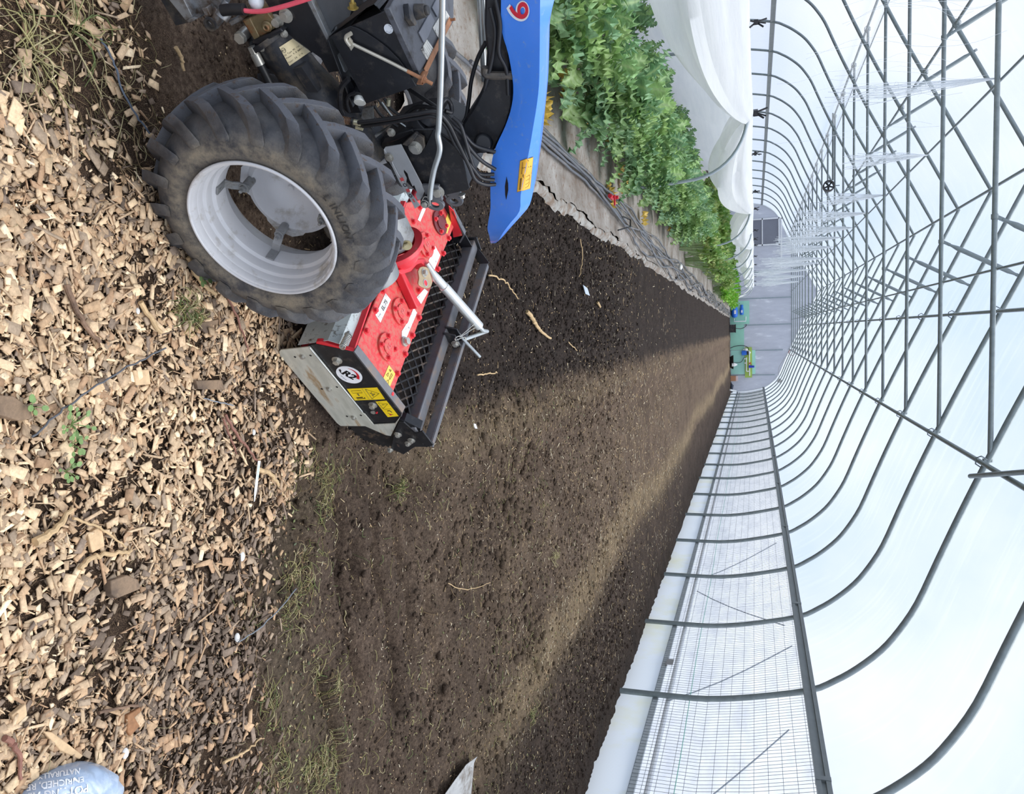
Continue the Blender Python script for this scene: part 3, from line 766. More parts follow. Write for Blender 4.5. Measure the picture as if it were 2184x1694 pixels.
root_m = pm('pale_root', (198, 168, 124), 0.8, 0, 0.2, 40, 0.4, 90)
stick([(1122, 665), (1138, 690), (1150, 706), (1170, 722)], 0.013, 0.007, root_m, 'fat pale root lying on the dark tilled soil', 'root', 'root', 0.006, 0.003)
stick([(1040, 588), (1068, 597), (1088, 615), (1100, 636)], 0.0045, 0.003, root_m, 'long wavy pale root beside the roller', 'root', 'root', 0.006, 0.003)
stick([(1235, 510), (1240, 550), (1237, 590)], 0.004, 0.003, root_m, 'straight thin root far out on the dark soil', 'root', 'root', 0.006, 0.003)
stick([(1018, 800), (1040, 798), (1058, 795)], 0.004, 0.003, root_m, 'short pale root at the edge of the dusty strip', 'root', 'root', 0.006, 0.002)
stick([(1274, 645), (1278, 655)], 0.012, 0.008, root_m, 'pale stub of root in the middle of the dark bed', 'root', 'root', 0.006, 0.002)
stick([(1210, 730), (1228, 748)], 0.004, 0.003, root_m, 'small pale twig on the dark bed right of the fat root', 'root', 'root', 0.006, 0.002)
stick([(950, 1245), (1000, 1258), (1040, 1242)], 0.002, 0.0015, root_m, 'fine curved pale stem across the wheel furrows', 'root', 'root', 0.006, 0.002)

def chunk(poly_px, th, mat, label, cat='wood', name='wood_chunk', bevel=0.002, tilt=0.0):
    P = np.array([at(*p) for p in poly_px]); P[:, 2] = P[:, 2].mean() - 0.006
    P[:, 2] += tilt * (P[:, 0] - P[:, 0].mean())
    return tag(MB().prism(P, (0, 0, th)).build(name, mat, smooth=40, bevel=bevel), label, cat)
wood_d = pm('weathered_wood', (140, 116, 92), 0.85, 0, 0.3, 40, 0.5, 60, dirt=(96, 80, 66))
wood_l = pm('fresh_wood', (208, 176, 136), 0.8, 0, 0.2, 50, 0.4, 80)
chunk([(-30, 842), (18, 845), (52, 870), (60, 893), (30, 898), (-30, 880)], 0.025, wood_d, 'weathered grey-brown plank end at the left frame edge', 'plank', 'plank')
chunk([(226, 1238), (262, 1226), (286, 1236), (290, 1256), (240, 1276), (228, 1268)], 0.022, wood_d, 'dark rounded block of wood in the lower middle of the mulch')
chunk([(415, 812), (470, 810), (478, 832), (420, 830)], 0.014, wood_d, 'brown wood block in the chips below the harrow end plate')
chunk([(284, 790), (318, 788), (322, 820), (290, 822)], 0.010, wood_l, 'large pale square wood chip below the wheel')
chunk([(195, 830), (222, 815), (228, 830), (200, 845)], 0.010, wood_l, 'pale flat wood chip touching the grey cord')
chunk([(185, 1140), (215, 1120), (222, 1165), (195, 1180)], 0.010, wood_l, 'broad pale split chip above the curved stick')
chunk([(20, 1525), (50, 1500), (53, 1525), (28, 1548)], 0.012, wood_l, 'bright freshly split chip near the lower left corner')
chunk([(268, 1525), (296, 1508), (298, 1545), (275, 1570), (268, 1560)], 0.012, pm('orange_wood', (150, 106, 70), 0.8, 0, 0.3, 60, 0.4), 'orange-brown split wood piece above the white bag')
chunk([(92, 1560), (112, 1562), (150, 1590), (178, 1612), (170, 1620), (130, 1602)], 0.010, wood_l, 'long splintered pale chip next to the white bag')
chunk([(420, 690), (470, 680), (483, 695), (440, 712)], 0.008, wood_d, 'tan curled bark piece by the grass clump under the wheel')
for i, (px, py, r, lb) in enumerate([(516, 1187, 0.011, 'white pebble on the dark mulch below the plant label'), (505, 1360, 0.010, 'pale grey flat pebble near the lower cord'),
                                     (272, 1608, 0.010, 'round mottled grey pebble above the bag corner'), (300, 663, 0.006, 'tiny white pebble below the left side of the wheel'),
                                     (541, 922, 0.007, 'small white pebble beside the reddish twig')]):
    m = MB().sphere(at(px, py), r, 10, 7, (1.25, 0.9, 0.6)); tag(m.build('pebble', pm('pale_stone', (222, 220, 214), 0.6, 0, 0.1, 60)), lb, 'pebble')
# plant label half pushed into the chips
a_, b_ = at(541, 983, 0.014), at(536, 1070, 0.008); d_ = unit(b_ - a_); s_ = unit(np.cross(d_, (0, 0, 1)))
lt = thing('plant_label', 'white plastic plant label with faded green print lying on the mulch', 'plant label', tuple(a_))
w_ = 0.0055
MB().prism([a_ - s_ * w_, a_ + s_ * w_, b_ - d_ * 0.03 + s_ * w_, b_ + s_ * 0.001, b_ - s_ * 0.001, b_ - d_ * 0.03 - s_ * w_], (0, 0, 0.001)).build('tag_strip', pm('white_label_plastic', (238, 240, 238), 0.4), lt, bevel=0.0003)
m = MB()
for k in range(11):
    c = a_ + d_ * (0.012 + 0.0036 * k); m.box(c + np.array([0, 0, 0.0014]), (0.0018, 0.005 + 0.002 * (k % 3), 0.0003), d_, s_, (0, 0, 1))
m.build('faded_print', pm('faded_green_ink', (160, 212, 196), 0.6), lt)

# small green plants in the mulch
leaf_g = pm('weed_leaf', (118, 146, 84), 0.55, 0, 0.2, 60, 0.2)
def seedling(px, py, n, r, label, col=leaf_g):
    c0 = at(px, py, 0.006); t_ = thing('weed_seedling', label, 'weed', tuple(c0)); st_ = MB(); lf = MB()
    for i in range(n):
        a = i * 2.4 + rng.uniform(-0.4, 0.4); rr = r * (0.35 + 0.65 * math.sqrt((i + 0.5) / n)); hh = 0.008 + 0.016 * rng.uniform()
        tip = c0 + np.array([math.cos(a) * rr, math.sin(a) * rr, hh]); st_.tube([c0, (c0 + tip) / 2 + np.array([0, 0, 0.006]), tip], 0.0007, 5)
        k = rng.uniform(0.004, 0.007) * (1.2 if n < 8 else 1.0); e1 = np.array([math.cos(a), math.sin(a), 0.2]); e2 = np.array([-math.sin(a), math.cos(a), 0])
        ring = [tip + e1 * k * (0.9 + math.cos(q)) + e2 * k * 0.85 * math.sin(q) for q in np.linspace(0, 2 * PI, 9)[:-1]]
        lf.prism(ring, (0, 0, 0.0008))
    st_.build('stem', col, t_); lf.build('leaves', col, t_, smooth=30)
seedling(150, 905, 16, 0.030, 'bright green clover-like weed growing in the chips by the plank')
seedling(150, 948, 9, 0.020, 'small green weed just below the larger clover-like one')
seedling(135, 1005, 8, 0.018, 'tiny green seedling lowest of the three in the chips')
seedling(58, 868, 5, 0.010, 'tiny green sprout against the weathered plank')
seedling(420, 590, 6, 0.018, 'small green weed beside the lower edge of the tyre', pm('dull_weed_leaf', (92, 112, 66), 0.6))
def grass_clump(px, py, n, L, label, cols):
    c0 = at(px, py); ps = []
    for i in range(n):
        ps.append(strand(c0[0] + rng.normal(0, 0.015), c0[1] + rng.normal(0, 0.015), L * rng.uniform(0.5, 1.2), rng.uniform(0.001, 0.0022), rng.uniform(0, 6.28), rng.normal(0, 2.0), rng.uniform(0.01, 0.035), cols[i % len(cols)]))
    V, F, C = join(ps); V[:, 2] += terr(V[:, 0], V[:, 1]); tag(mesh_np('grass_clump', V, F, attr_mat('clump_grass', 0.65, 0.15, 60), C), label, 'grass')
grass_clump(405, 668, 60, 0.06, 'uprooted clump of olive grass in the chips near the tyre', [WC[0], WC[4], WC[3]])
grass_clump(60, 115, 34, 0.10, 'loose bunch of pale green stems at the upper left corner', [WC[1], WC[3]])
grass_clump(160, 60, 26, 0.13, 'long arching pale weed stems on the dark soil at the top left', [WC[1], WC[3], WC[4]])
grass_clump(845, 1045, 34, 0.06, 'green tangle of uprooted weed beside the wheel furrows', [WC[0], WC[4], WC[1]])
grass_clump(1180, 1190, 22, 0.09, 'pale uprooted weed tuft on the soil left of the straw strip', [WC[3], WC[1]])
grass_clump(1135, 1525, 24, 0.08, 'bright weed tuft in the lower right part of the soil', [WC[4], WC[1]])

# printed compost bag, only its corner in view
bag_px = [(30, 1710), (70, 1672), (110, 1645), (150, 1629), (185, 1625), (212, 1635), (230, 1655), (240, 1690), (242, 1750), (235, 1830), (30, 1830)]
cb = ground(140, 1730, 0.03); ring = [ground(p[0], p[1], 0.012) for p in bag_px]
ring = smooth_path(ring + [ring[0]], 4)[:-1]; ctr = np.mean(ring, axis=0)
lay = []
for f, h in ((1.0, 0.0), (1.01, 0.012), (0.97, 0.030), (0.90, 0.044), (0.76, 0.055), (0.55, 0.062), (0.3, 0.066), (0.06, 0.067)):
    L_ = ctr + (np.array(ring) - ctr) * f; L_[:, 2] = 0.004 + h + (0.004 * np.sin(L_[:, 0] * 160 + L_[:, 1] * 90) + 0.004 * np.sin(L_[:, 1] * 210 - L_[:, 0] * 70)) * min(1, h * 40)
    lay.append(L_)
P = np.array(lay); P = np.concatenate([P, P[:, :1]], 1)
bagt = thing('compost_bag', 'pale blue-white plastic bag with white lettering, corner showing at lower left', 'bag', tuple(ctr * [1, 1, 0]))
MB().grid(P).build('bag_body', pm('bag_plastic', (166, 184, 206), 0.32, 0, 0.08, 12, 0.25, 30, dirt=(204, 214, 226), dscale=14, damt=0.4, coat=0.3), bagt, smooth=70)
m = MB(); wm = pm('white_print', (244, 247, 250), 0.45)
G0 = P; qa, qb, qc, qd_ = (G0[:-1, :-1].reshape(-1, 3), G0[:-1, 1:].reshape(-1, 3), G0[1:, 1:].reshape(-1, 3), G0[1:, :-1].reshape(-1, 3))
TA_, TB_, TC_ = np.vstack([qa, qa]), np.vstack([qb, qc]), np.vstack([qc, qd_]); TN_ = np.cross(TB_ - TA_, TC_ - TA_)
def on_bag(px, py, lift):
    """point where a sight line meets the bag, lifted off its surface"""
    w = ray(px, py); dn = TN_ @ w; dn = np.where(np.abs(dn) < 1e-13, 1e-13, dn); t_ = np.einsum('ij,ij->i', TA_ - CAMP, TN_) / dn; X = CAMP + t_[:, None] * w
    ins = np.ones(len(X), bool)
    for e, s_ in ((TB_ - TA_, TA_), (TC_ - TB_, TB_), (TA_ - TC_, TC_)): ins &= np.einsum('ij,ij->i', np.cross(e, X - s_), TN_) >= -1e-10
    if not ins.any(): return None
    k = np.nonzero(ins)[0]; k = k[np.argmin(t_[k])]; nn = unit(TN_[k]); return X[k] + (nn if nn @ w < 0 else -nn) * lift
for body, cx0, cy0, sz in (('NATURALLY', 126, 1652, 16.0), ('ENRICHED, RE', 118, 1672, 19.0), ('POTTING MIX', 118, 1692, 22.0)):
    t0 = MB().text(body, (0, 0, 0), (1, 0, 0), (0, 1, 0), 1.0, 0.0, weight=0.022); Vt = np.vstack(t0.v); W = []; ok = []
    for v in Vt:
        h_ = on_bag(cx0 - v[0] * sz, cy0 + v[1] * sz + v[0] * sz * 0.16, 0.0016); ok.append(h_ is not None); W.append(h_ if h_ is not None else np.zeros(3))
    m.add(np.array(W), [f for f in t0.f if all(ok[k] for k in f)])
m.build('printed_lettering', wm, bagt, smooth=0, recalc=False)
# torn piece of grey ground sheet
sh = [ground(*p, 0.02) for p in [(930, 1720), (962, 1668), (988, 1630), (1004, 1612), (1014, 1628), (1012, 1660), (1008, 1720)]]
g = np.array(sh); g[:, 2] = [0.015, 0.03, 0.035, 0.05, 0.02, 0.012, 0.01]; g[:, 2] += terr(g[:, 0], g[:, 1])
tag(MB().prism(g, (0, 0, 0.002)).build('plastic_scrap', pm('grey_sheet', (172, 172, 170), 0.5, 0, 0.2, 30, 0.3, 40, dirt=(110, 100, 88))), 'torn scrap of grey ground sheet sticking out of the soil', 'plastic sheet')
p0 = ground(1246, 617, 0.02); tag(MB().prism([p0 + np.array(v) for v in ((-.03, -.05, 0), (.04, -.06, .02), (.05, .05, .03), (-.01, .06, .01))], (0, 0, 0.004)).build('plastic_scrap', pm('pale_scrap', (196, 206, 214), 0.4)), 'small pale scrap of plastic far out on the dark bed', 'plastic sheet')
p0 = ground(1010, 908, 0.02); tag(MB().prism([p0 + np.array(v) for v in ((-.012, -.01, 0), (.012, -.012, .01), (.016, .012, .012), (-.006, .014, .004))], (0, 0, 0.003)).build('paper_scrap', pm('white_scrap', (240, 242, 242), 0.6)), 'small white scrap on the dusty soil right of the roller', 'scrap')

# ---------------------------------------------------------------- walk-behind tractor
YAW = -0.8634
TA = np.array([math.cos(YAW), math.sin(YAW), 0.0])       # axle direction, towards the near side
TD = np.array([-math.sin(YAW), math.cos(YAW), 0.0])      # towards the implement
TO = np.array([-0.2445, 1.4825, 0.0])
UP = np.array([0, 0, 1.0])
def T(d, a, z): return TO + TD * d + TA * a + UP * z
def TP(p, a): return hit(p[0], p[1], T(0, a, 0), TA)
def TZ(p, z): return ground(p[0], p[1], z)
def TPs(pts, a): return [TP(p, a) for p in pts]
zc1 = lambda L: [(320 + x / 4.033, y / 4.033) for x, y in L]
zc2 = lambda L: [(700 + x / 3.764, y / 3.764) for x, y in L]
zc4 = lambda L: [(700 + x / 4.459, 180 + y / 4.459) for x, y in L]
zcA = lambda L: [(690 + x / 7.059, y / 7.059) for x, y in L]
zcB = lambda L: [(480 + x / 7.057, y / 7.057) for x, y in L]
zcC = lambda L: [(720 + x / 3.675, 180 + y / 3.675) for x, y in L]
zcD = lambda L: [(800 + x / 3.985, 400 + y / 3.985) for x, y in L]

rubber = NT('tyre_rubber'); co = rubber.coords()
ms = rubber.ramp(rubber.noise(11, 8, 0.75, co), [(0.40, (0, 0, 0, 1)), (0.60, (1, 1, 1, 1))])
ms2 = rubber.ramp(rubber.noise(55, 5, 0.7, co), [(0.56, (0, 0, 0, 1)), (0.66, (1, 1, 1, 1))])
ma = rubber.t.nodes.new('ShaderNodeAttribute'); ma.attribute_name = 'mud_and_tops'
sm = rubber.t.nodes.new('ShaderNodeSeparateColor'); rubber.l(ma.outputs['Color'], sm.inputs[0])
c = rubber.ramp(rubber.noise(22, 5, 0.6, co), [(0.3, rgb(54, 54, 57)), (0.7, rgb(80, 81, 85))])
c = rubber.mix(rubber.math('MULTIPLY', ms, sm.outputs[0]), c, rgb(138, 128, 110))
c = rubber.mix(rubber.math('MULTIPLY', sm.outputs[2], 0.75), c, rgb(96, 98, 104))  # lug tops mixed towards a paler grey
c = rubber.mix(rubber.math('MULTIPLY', ms2, sm.outputs[1]), c, rgb(84, 68, 54))
tyre_m = rubber.done(rubber.bsdf(c, 0.62, 0, rubber.bump(rubber.math('ADD', rubber.noise(260, 3, 0.6, co), ms2), 0.3, 0.003), 0.4))
rim_m = pm('grey_rim_paint', (200, 200, 202), 0.4, 0.05, 0.05, 12, 0.03, 200, dirt=(150, 142, 128), dscale=7, damt=0.25)
blk = pm('black_paint', (28, 29, 33), 0.42, 0.0, 0.25, 30, 0.06, 160, dirt=(62, 58, 55), dscale=26, damt=0.22)
blk_m = pm('black_casting', (46, 47, 51), 0.5, 0.1, 0.2, 30, 0.1, 120, dirt=(92, 84, 74), dscale=14, damt=0.4)
zinc = pm('zinc_steel', (188, 192, 190), 0.34, 0.7, 0.1, 30, 0.03, 120)
bolt_m = pm('bolt_steel', (186, 184, 176), 0.35, 0.6, 0.15, 60)
steel_d = pm('grey_casting', (138, 140, 140), 0.5, 0.35, 0.15, 25, 0.15, 120, dirt=(96, 88, 78), dscale=16, damt=0.35)
rusty = pm('rusty_steel', (168, 118, 84), 0.65, 0.2, 0.25, 60, 0.1, 120)
brass = pm('olive_plated_casting', (122, 108, 78), 0.5, 0.3, 0.25, 30, 0.15, 100, dirt=(128, 78, 44), dscale=18, damt=0.4)
hose_m = pm('black_rubber_hose', (34, 34, 36), 0.45, 0, 0.15, 40)
white_p = pm('white_plastic', (226, 226, 218), 0.4)

trac = thing('walk_behind_tractor', 'blue and black two-wheel walking tractor parked with a muddy lugged tyre', 'tractor', tuple(TO), math.atan2(TD[1], TD[0]))

AC, WZ = -0.0775, 0.2663
def wheel(ac, side):
    """side +1: rim face towards the camera side"""
    o = T(0, ac, WZ); ax = TA * side
    q = lambda pr: [(a - AC, r) for a, r in pr]
    m = MB()
    inner = [(0.002, 0.166), (-0.001, 0.160), (-0.008, 0.1575), (-0.016, 0.1575), (-0.020, 0.1555), (-0.036, 0.1545), (-0.040, 0.1480), (-0.044, 0.1465), (-0.062, 0.1460), (-0.067, 0.1385), (-0.072, 0.137), (-0.108, 0.136), (-0.116, 0.144), (-0.140, 0.150), (-0.155, 0.160), (-0.157, 0.166)]
    outer = [(a, r + 0.004) for a, r in inner[::-1]]
    m.lathe(q(inner + outer), o, ax, 96, closed=True)
    m.lathe([( -AC + 0.002 + 0.0035 * math.cos(t), 0.1675 + 0.0035 * math.sin(t)) for t in np.linspace(0, 2 * PI, 11)[:-1]], o, ax, 96, closed=True)
    w = m.build('wheel', rim_m, trac, smooth=24)
    # tyre
    half = [(-0.004, 0.1665), (-0.003, 0.172), (0.001, 0.186), (0.003, 0.203), (0.000, 0.222), (-0.008, 0.238), (-0.022, 0.250), (-0.045, 0.257), (AC, 0.259)]
    prof = half + [(2 * AC - a, r) for a, r in half[:-1][::-1]]
    m = MB(); m.lathe(q(prof), o, ax, 120, closed=True)
    e1, e2 = TD, UP
    NL = 19
    for sg in (1, -1):
        st = [(-0.016, 0.2855, 0.250, 3.0, 0.0120), (0.010, 0.2870, 0.250, -3.5, 0.0125), (0.036, 0.2865, 0.248, -10.5, 0.0130), (0.056, 0.284, 0.242, -15.5, 0.0135),
              (0.069, 0.266, 0.232, -19.0, 0.0140), (0.0785, 0.248, 0.222, -21.0, 0.0155), (0.081, 0.230, 0.214, -21.5, 0.0120)]
        for k in range(NL):
            th0 = math.radians(139.4 + 360 / NL * (k + (0 if sg > 0 else 0.55))); vs = []
            for (da, rt, rb, dth, hw) in st:
                th = th0 + math.radians(dth)
                for (r, s_) in ((rb, -1.25), (rt - 0.002, -1.0), (rt, -0.92), (rt, 0.92), (rt - 0.002, 1.0), (rb, 1.25)):
                    t_ = th + s_ * hw / 0.27
                    vs.append(T(0, ac, WZ) + TA * side * (sg * da) + r * (math.cos(t_) * e1 + math.sin(t_) * e2))
            n = len(st); fs = [(6 * i + j, 6 * i + (j + 1) % 6, 6 * i + 6 + (j + 1) % 6, 6 * i + 6 + j) for i in range(n - 1) for j in range(6)]
            fs += [tuple(range(6))[::-1], tuple(range(6 * n - 6, 6 * n))]
            m.add(vs, fs)
    V = np.vstack(m.v)
    ty = m.build('tyre', tyre_m, w, smooth=38)
    rel = V - o; aa = rel @ ax; rr = np.sqrt((rel @ TD) ** 2 + rel[:, 2] ** 2)
    mud_and_tops = np.stack([np.where(aa > 0.05, 0.85 * np.exp(-((rr - 0.196) / 0.026) ** 2), 0) + 0.12, np.clip((rr - 0.24) / 0.05, 0, 1) * 0.9, (rr > 0.2835) * 1.0, rr * 0 + 1], -1)
    ca = ty.data.color_attributes.new('mud_and_tops', 'FLOAT_COLOR', 'POINT'); ca.data.foreach_set('color', mud_and_tops.astype(np.float32).ravel())
    return w
wn = wheel(AC, 1)
wf = wheel(-0.665, -1)
# raised lettering on the near sidewall
m = MB()
for i, ch in enumerate('LINLION'):
    th = math.radians(110 - (0, 5.2, 9.0, 13.6, 17.4, 21.6, 26.6)[i] * 1.0)
    rd = math.cos(th) * TD + math.sin(th) * UP; tg = math.sin(th) * TD - math.cos(th) * UP
    t0 = MB().text(ch, T(0, 0.0042, WZ) + rd * 0.203, tg, rd, 0.023)
    Vt = np.vstack(t0.v); m.add(np.vstack([Vt, Vt + TA * 0.0016]), [f for f in t0.f] + [tuple(i + len(Vt) for i in f) for f in t0.f])
m.build('raised_lettering', pm('lettering_rubber', (58, 56, 54), 0.6), wn, smooth=0, recalc=False)
# wheel disc and its four brackets
m = MB()
prof = [(-0.200, 0.0), (-0.200, 0.030), (-0.197, 0.042), (-0.188, 0.060), (-0.172, 0.076), (-0.150, 0.086), (-0.143, 0.091), (-0.146, 0.096), (-0.150, 0.104), (-0.155, 0.106), (-0.158, 0.100), (-0.156, 0.086), (-0.173, 0.075), (-0.193, 0.058), (-0.210, 0.040), (-0.214, 0.0)]
m.lathe([(a, r) for a, r in prof], T(0, 0, WZ), TA, 64)
for th in (-32, 58, 148, 238):
    t_ = math.radians(th); rd = math.cos(t_) * TD + math.sin(t_) * UP; tg = np.cross(TA, rd)
    m.prism([T(0, -0.156, WZ) + rd * r + tg * s for r, s in ((0.090, -0.050), (0.102, -0.045), (0.120, -0.020), (0.120, 0.020), (0.102, 0.045), (0.090, 0.050))], TA * 0.005)
for k in range(5):
    t_ = 2 * PI * k / 5; m.hexbolt(T(0, -0.204, WZ) + 0.024 * (math.cos(t_) * TD + math.sin(t_) * UP), TA, 0.008, 0.006)
m.build('wheel_disc', rim_m, wn, smooth=40)
for i, th in enumerate((-32, 58, 148, 238)):
    t_ = math.radians(th); rd = math.cos(t_) * TD + math.sin(t_) * UP; tg = np.cross(TA, rd)
    P0 = lambda r, a: T(0, a, WZ) + rd * r
    m = MB(); path = [(0.135, -0.066), (0.135, -0.100), (0.118, -0.104), (0.104, -0.112), (0.084, -0.114)]
    pts = [P0(r, a) for r, a in path]
    for p, q_ in zip(pts[:-1], pts[1:]): m.bar(p - unit(q_ - p) * 0.001, q_ + unit(q_ - p) * 0.001, 0.020, 0.004, up=np.cross(tg, q_ - p))
    m.cyl(P0(0.092, -0.148), P0(0.092, -0.116), 0.0105, 14)
    m.hexbolt(P0(0.094, -0.111), TA, 0.008, 0.007, stud=0.012)
    m.cyl(P0(0.1325, -0.078), P0(0.1318, -0.078), 0.0035, 10)
    m.build('bracket', steel_d if i != 0 else pm('bracket_steel', (150, 151, 152), 0.45, 0.3), wn, smooth=35, bevel=0.0006)
m = MB(); m.cyl(T(0, -0.216, WZ), T(0, -0.58, WZ), 0.030, 20); m.cyl(T(0, -0.215, WZ), T(0, -0.27, WZ), 0.055, 24); m.cyl(T(0, -0.47, WZ), T(0, -0.53, WZ), 0.055, 24)
m.build('axle', blk_m, trac)

# transmission barrel with its identification plate
c0, c1 = TP((585, 82), -0.315), TP((690, 225), -0.315)
ax = unit(c1 - c0); Lb = np.linalg.norm(c1 - c0)
m = MB(); m.lathe([(-0.012, 0), (-0.012, 0.058), (0.0, 0.058), (0.001, 0.047), (0.05, 0.047), (0.09, 0.049), (0.13, 0.056), (Lb, 0.060), (Lb + 0.05, 0.075), (Lb + 0.10, 0.085), (Lb + 0.16, 0.085), (Lb + 0.16, 0)], c0, ax, 40)
m.prism(TPs(zcB([(1020, 1040), (1150, 1010), (1400, 1390), (1240, 1380)]), -0.262), -TA * 0.03)
m.build('transmission_barrel', blk_m, trac, smooth=40)
def on_barrel(px, py, r):
    """sight line meets a barrel of radius r"""
    w = unit(ray(px, py)); o = CAMP - c0; w2 = w - ax * (w @ ax); o2 = o - ax * (o @ ax)
    A_, B_, C_ = w2 @ w2, w2 @ o2, o2 @ o2 - r * r; dsc = max(B_ * B_ - A_ * C_, 0.0)
    return CAMP + w * ((-B_ - math.sqrt(dsc)) / A_)
qd = zcB([(815, 712), (1020, 580), (1285, 775), (970, 992)])
def bil(u, v): return np.array(qd[0]) * (1 - u) * (1 - v) + np.array(qd[1]) * u * (1 - v) + np.array(qd[2]) * u * v + np.array(qd[3]) * (1 - u) * v
m = MB(); m.grid(np.array([[on_barrel(*bil(u, v), 0.0495) for u in np.linspace(0, 1, 12)] for v in np.linspace(0, 1, 12)]))
plate = m.build('identification_plate', pm('cream_label', (226, 208, 164), 0.4), trac, smooth=60, recalc=False)
m = MB()
def btext(s, u, v, h):
    for i, ch in enumerate(s):
        if ch == ' ': continue
        uu = u + i * h * 0.085
        p = on_barrel(*bil(uu, v), 0.0502); px_ = on_barrel(*bil(uu + 0.03, v), 0.0502); py_ = on_barrel(*bil(uu, v - 0.03), 0.0502)
        ex = unit(px_ - p); ey = py_ - p; ey = unit(ey - ex * (ex @ ey)); m.text(ch, p, ex, ey, 0.0062 * h, 0.0)
btext('ID Type MC 749', 0.04, 0.48, 0.75); btext('Power 9.8 kW', 0.06, 0.64, 0.75); btext('3600/min', 0.66, 0.64, 0.75); btext('Year 20', 0.05, 0.86, 0.75); btext('S/N', 0.58, 0.86, 0.75)
btext('BCS', 0.06, 0.24, 0.8)
m.tube([on_barrel(*bil(0.13 + 0.11 * math.cos(t), 0.24 + 0.12 * math.sin(t)), 0.0500) for t in np.linspace(0, 2 * PI, 20)[:-1]], 0.0004, 4, closed=True)
m.build('plate_print', pm('black_ink', (44, 42, 38), 0.6), plate, smooth=0, recalc=False)

# side plates and shrouds around the engine mount
m = MB(); m.prism(TPs(zcB([(560, -60), (1190, -60), (1770, 1075), (1640, 1080), (1560, 1100), (1440, 880), (1020, 578), (880, 455), (700, 180)]), -0.285), -TA * 0.012)
m.build('side_plate', blk, trac, bevel=0.0015)
m = MB(); m.prism(TPs(zcB([(1190, -60), (1270, -60), (1815, 1095), (1765, 1075)]), -0.283), -TA * 0.05); m.build('plate_flange', steel_d, trac, bevel=0.001)
m = MB(); m.prism(TPs(zcB([(1290, -60), (1960, -60), (1880, 240), (1650, 400), (1600, 480), (1590, 640), (1800, 1100), (1700, 880), (1480, 380)]), -0.30), -TA * 0.02)
m.build('engine_shroud', pm('grey_black_shroud', (84, 86, 88), 0.5, 0.1, 0.2, 20, 0.1, dirt=(120, 114, 104), damt=0.3), trac, bevel=0.001)
def tbolt(name, p, a, r, h, axis=TA, stud=0.0): return MB().hexbolt(TP(p, a), axis, r, h, stud=stud).build(name, bolt_m, trac, smooth=30)
for p, a, r, h, st in (((780, 320), -0.284, 0.0105, 0.010, 0.003), ((918, 232), -0.284, 0.0105, 0.010, 0.003), ((890, 500), -0.275, 0.006, 0.006, 0.006), ((570, 710), -0.275, 0.007, 0.008, 0.006)):
    tbolt('mounting_bolt', zcB([p])[0], a, r, h, stud=st)
m = MB(); p = TP((753, 18), -0.29); m.hexbolt(p, unit(-TD + UP * 0.3), 0.008, 0.009, stud=0.012); m.build('brass_bolt', pm('yellow_zinc', (176, 152, 84), 0.35, 0.6), trac)
# plated casting, flange and hydraulic fittings
m = MB(); m.prism(TPs(zcB([(255, 310), (620, 165), (800, 400), (440, 612)]), -0.272), -TA * 0.08); m.prism(TPs(zcB([(262, 312), (370, 272), (520, 560), (440, 610)]), -0.266), -TA * 0.02)
p = TP(zcB([(640, 390)])[0], -0.272); m.cyl(p, p + TA * 0.006, 0.0115, 20); m.lathe([(0.006, 0.0085), (0.012, 0.0075), (0.012, 0.003), (0.004, 0.0025)], p, TA, 16)
m.build('engine_flange', brass, trac, bevel=0.002)
m = MB(); m.prism(TPs(zcB([(395, 620), (835, 425), (875, 480), (500, 685), (420, 660)]), -0.262), -TA * 0.09); m.build('clutch_flange', blk, trac, bevel=0.003)
m = MB(); p = TP(zcB([(237, 562)])[0], -0.275); m.cyl(p - TA * 0.03, p, 0.013, 20); m.hexbolt(p - TA * 0.002, TA, 0.0128, 0.009, washer=False)
a_, b_ = TP(zcB([(395, 700)])[0], -0.27), TP(zcB([(450, 810)])[0], -0.27); m.cyl(a_, b_, 0.0095, 6); d_ = unit(b_ - a_); m.cyl(b_, b_ + d_ * 0.024, 0.0108, 20); m.cyl(b_ + d_ * 0.024, b_ + d_ * 0.026, 0.009, 20)
m.build('hose_fitting', bolt_m, trac)
m = MB(); m.cyl(b_ + d_ * 0.02, b_ + d_ * 0.075, 0.0092, 16); m.tube(smooth_path([p - TA * 0.02, p - TA * 0.03 + d_ * 0.015, a_ - TA * 0.012]), 0.009, 12); m.build('hydraulic_hose', hose_m, trac)
m = MB(); m.tube(smooth_path([TP(q_, -0.262) for q_ in ((474, 22), (496, 20), (521, 20))]), 0.0118, 18); m.build('cable_sleeve', hose_m, trac)
m = MB(); m.tube(smooth_path([TP(q_, -0.262) for q_ in ((516, 22), (540, 24.5), (566, 23), (600, 15), (640, 3), (690, -14))], 8), 0.0048, 12); m.build('red_cable', pm('red_cable', (236, 92, 108), 0.4), trac)
m = MB(); m.sphere(TP((546, 0), -0.29), 0.019, 14, 10, (1.1, 1, 0.8)); m.build('plastic_cap', pm('clear_white_plastic', (214, 218, 222), 0.2, 0, 0.1, 40, 0.2, 50), trac)
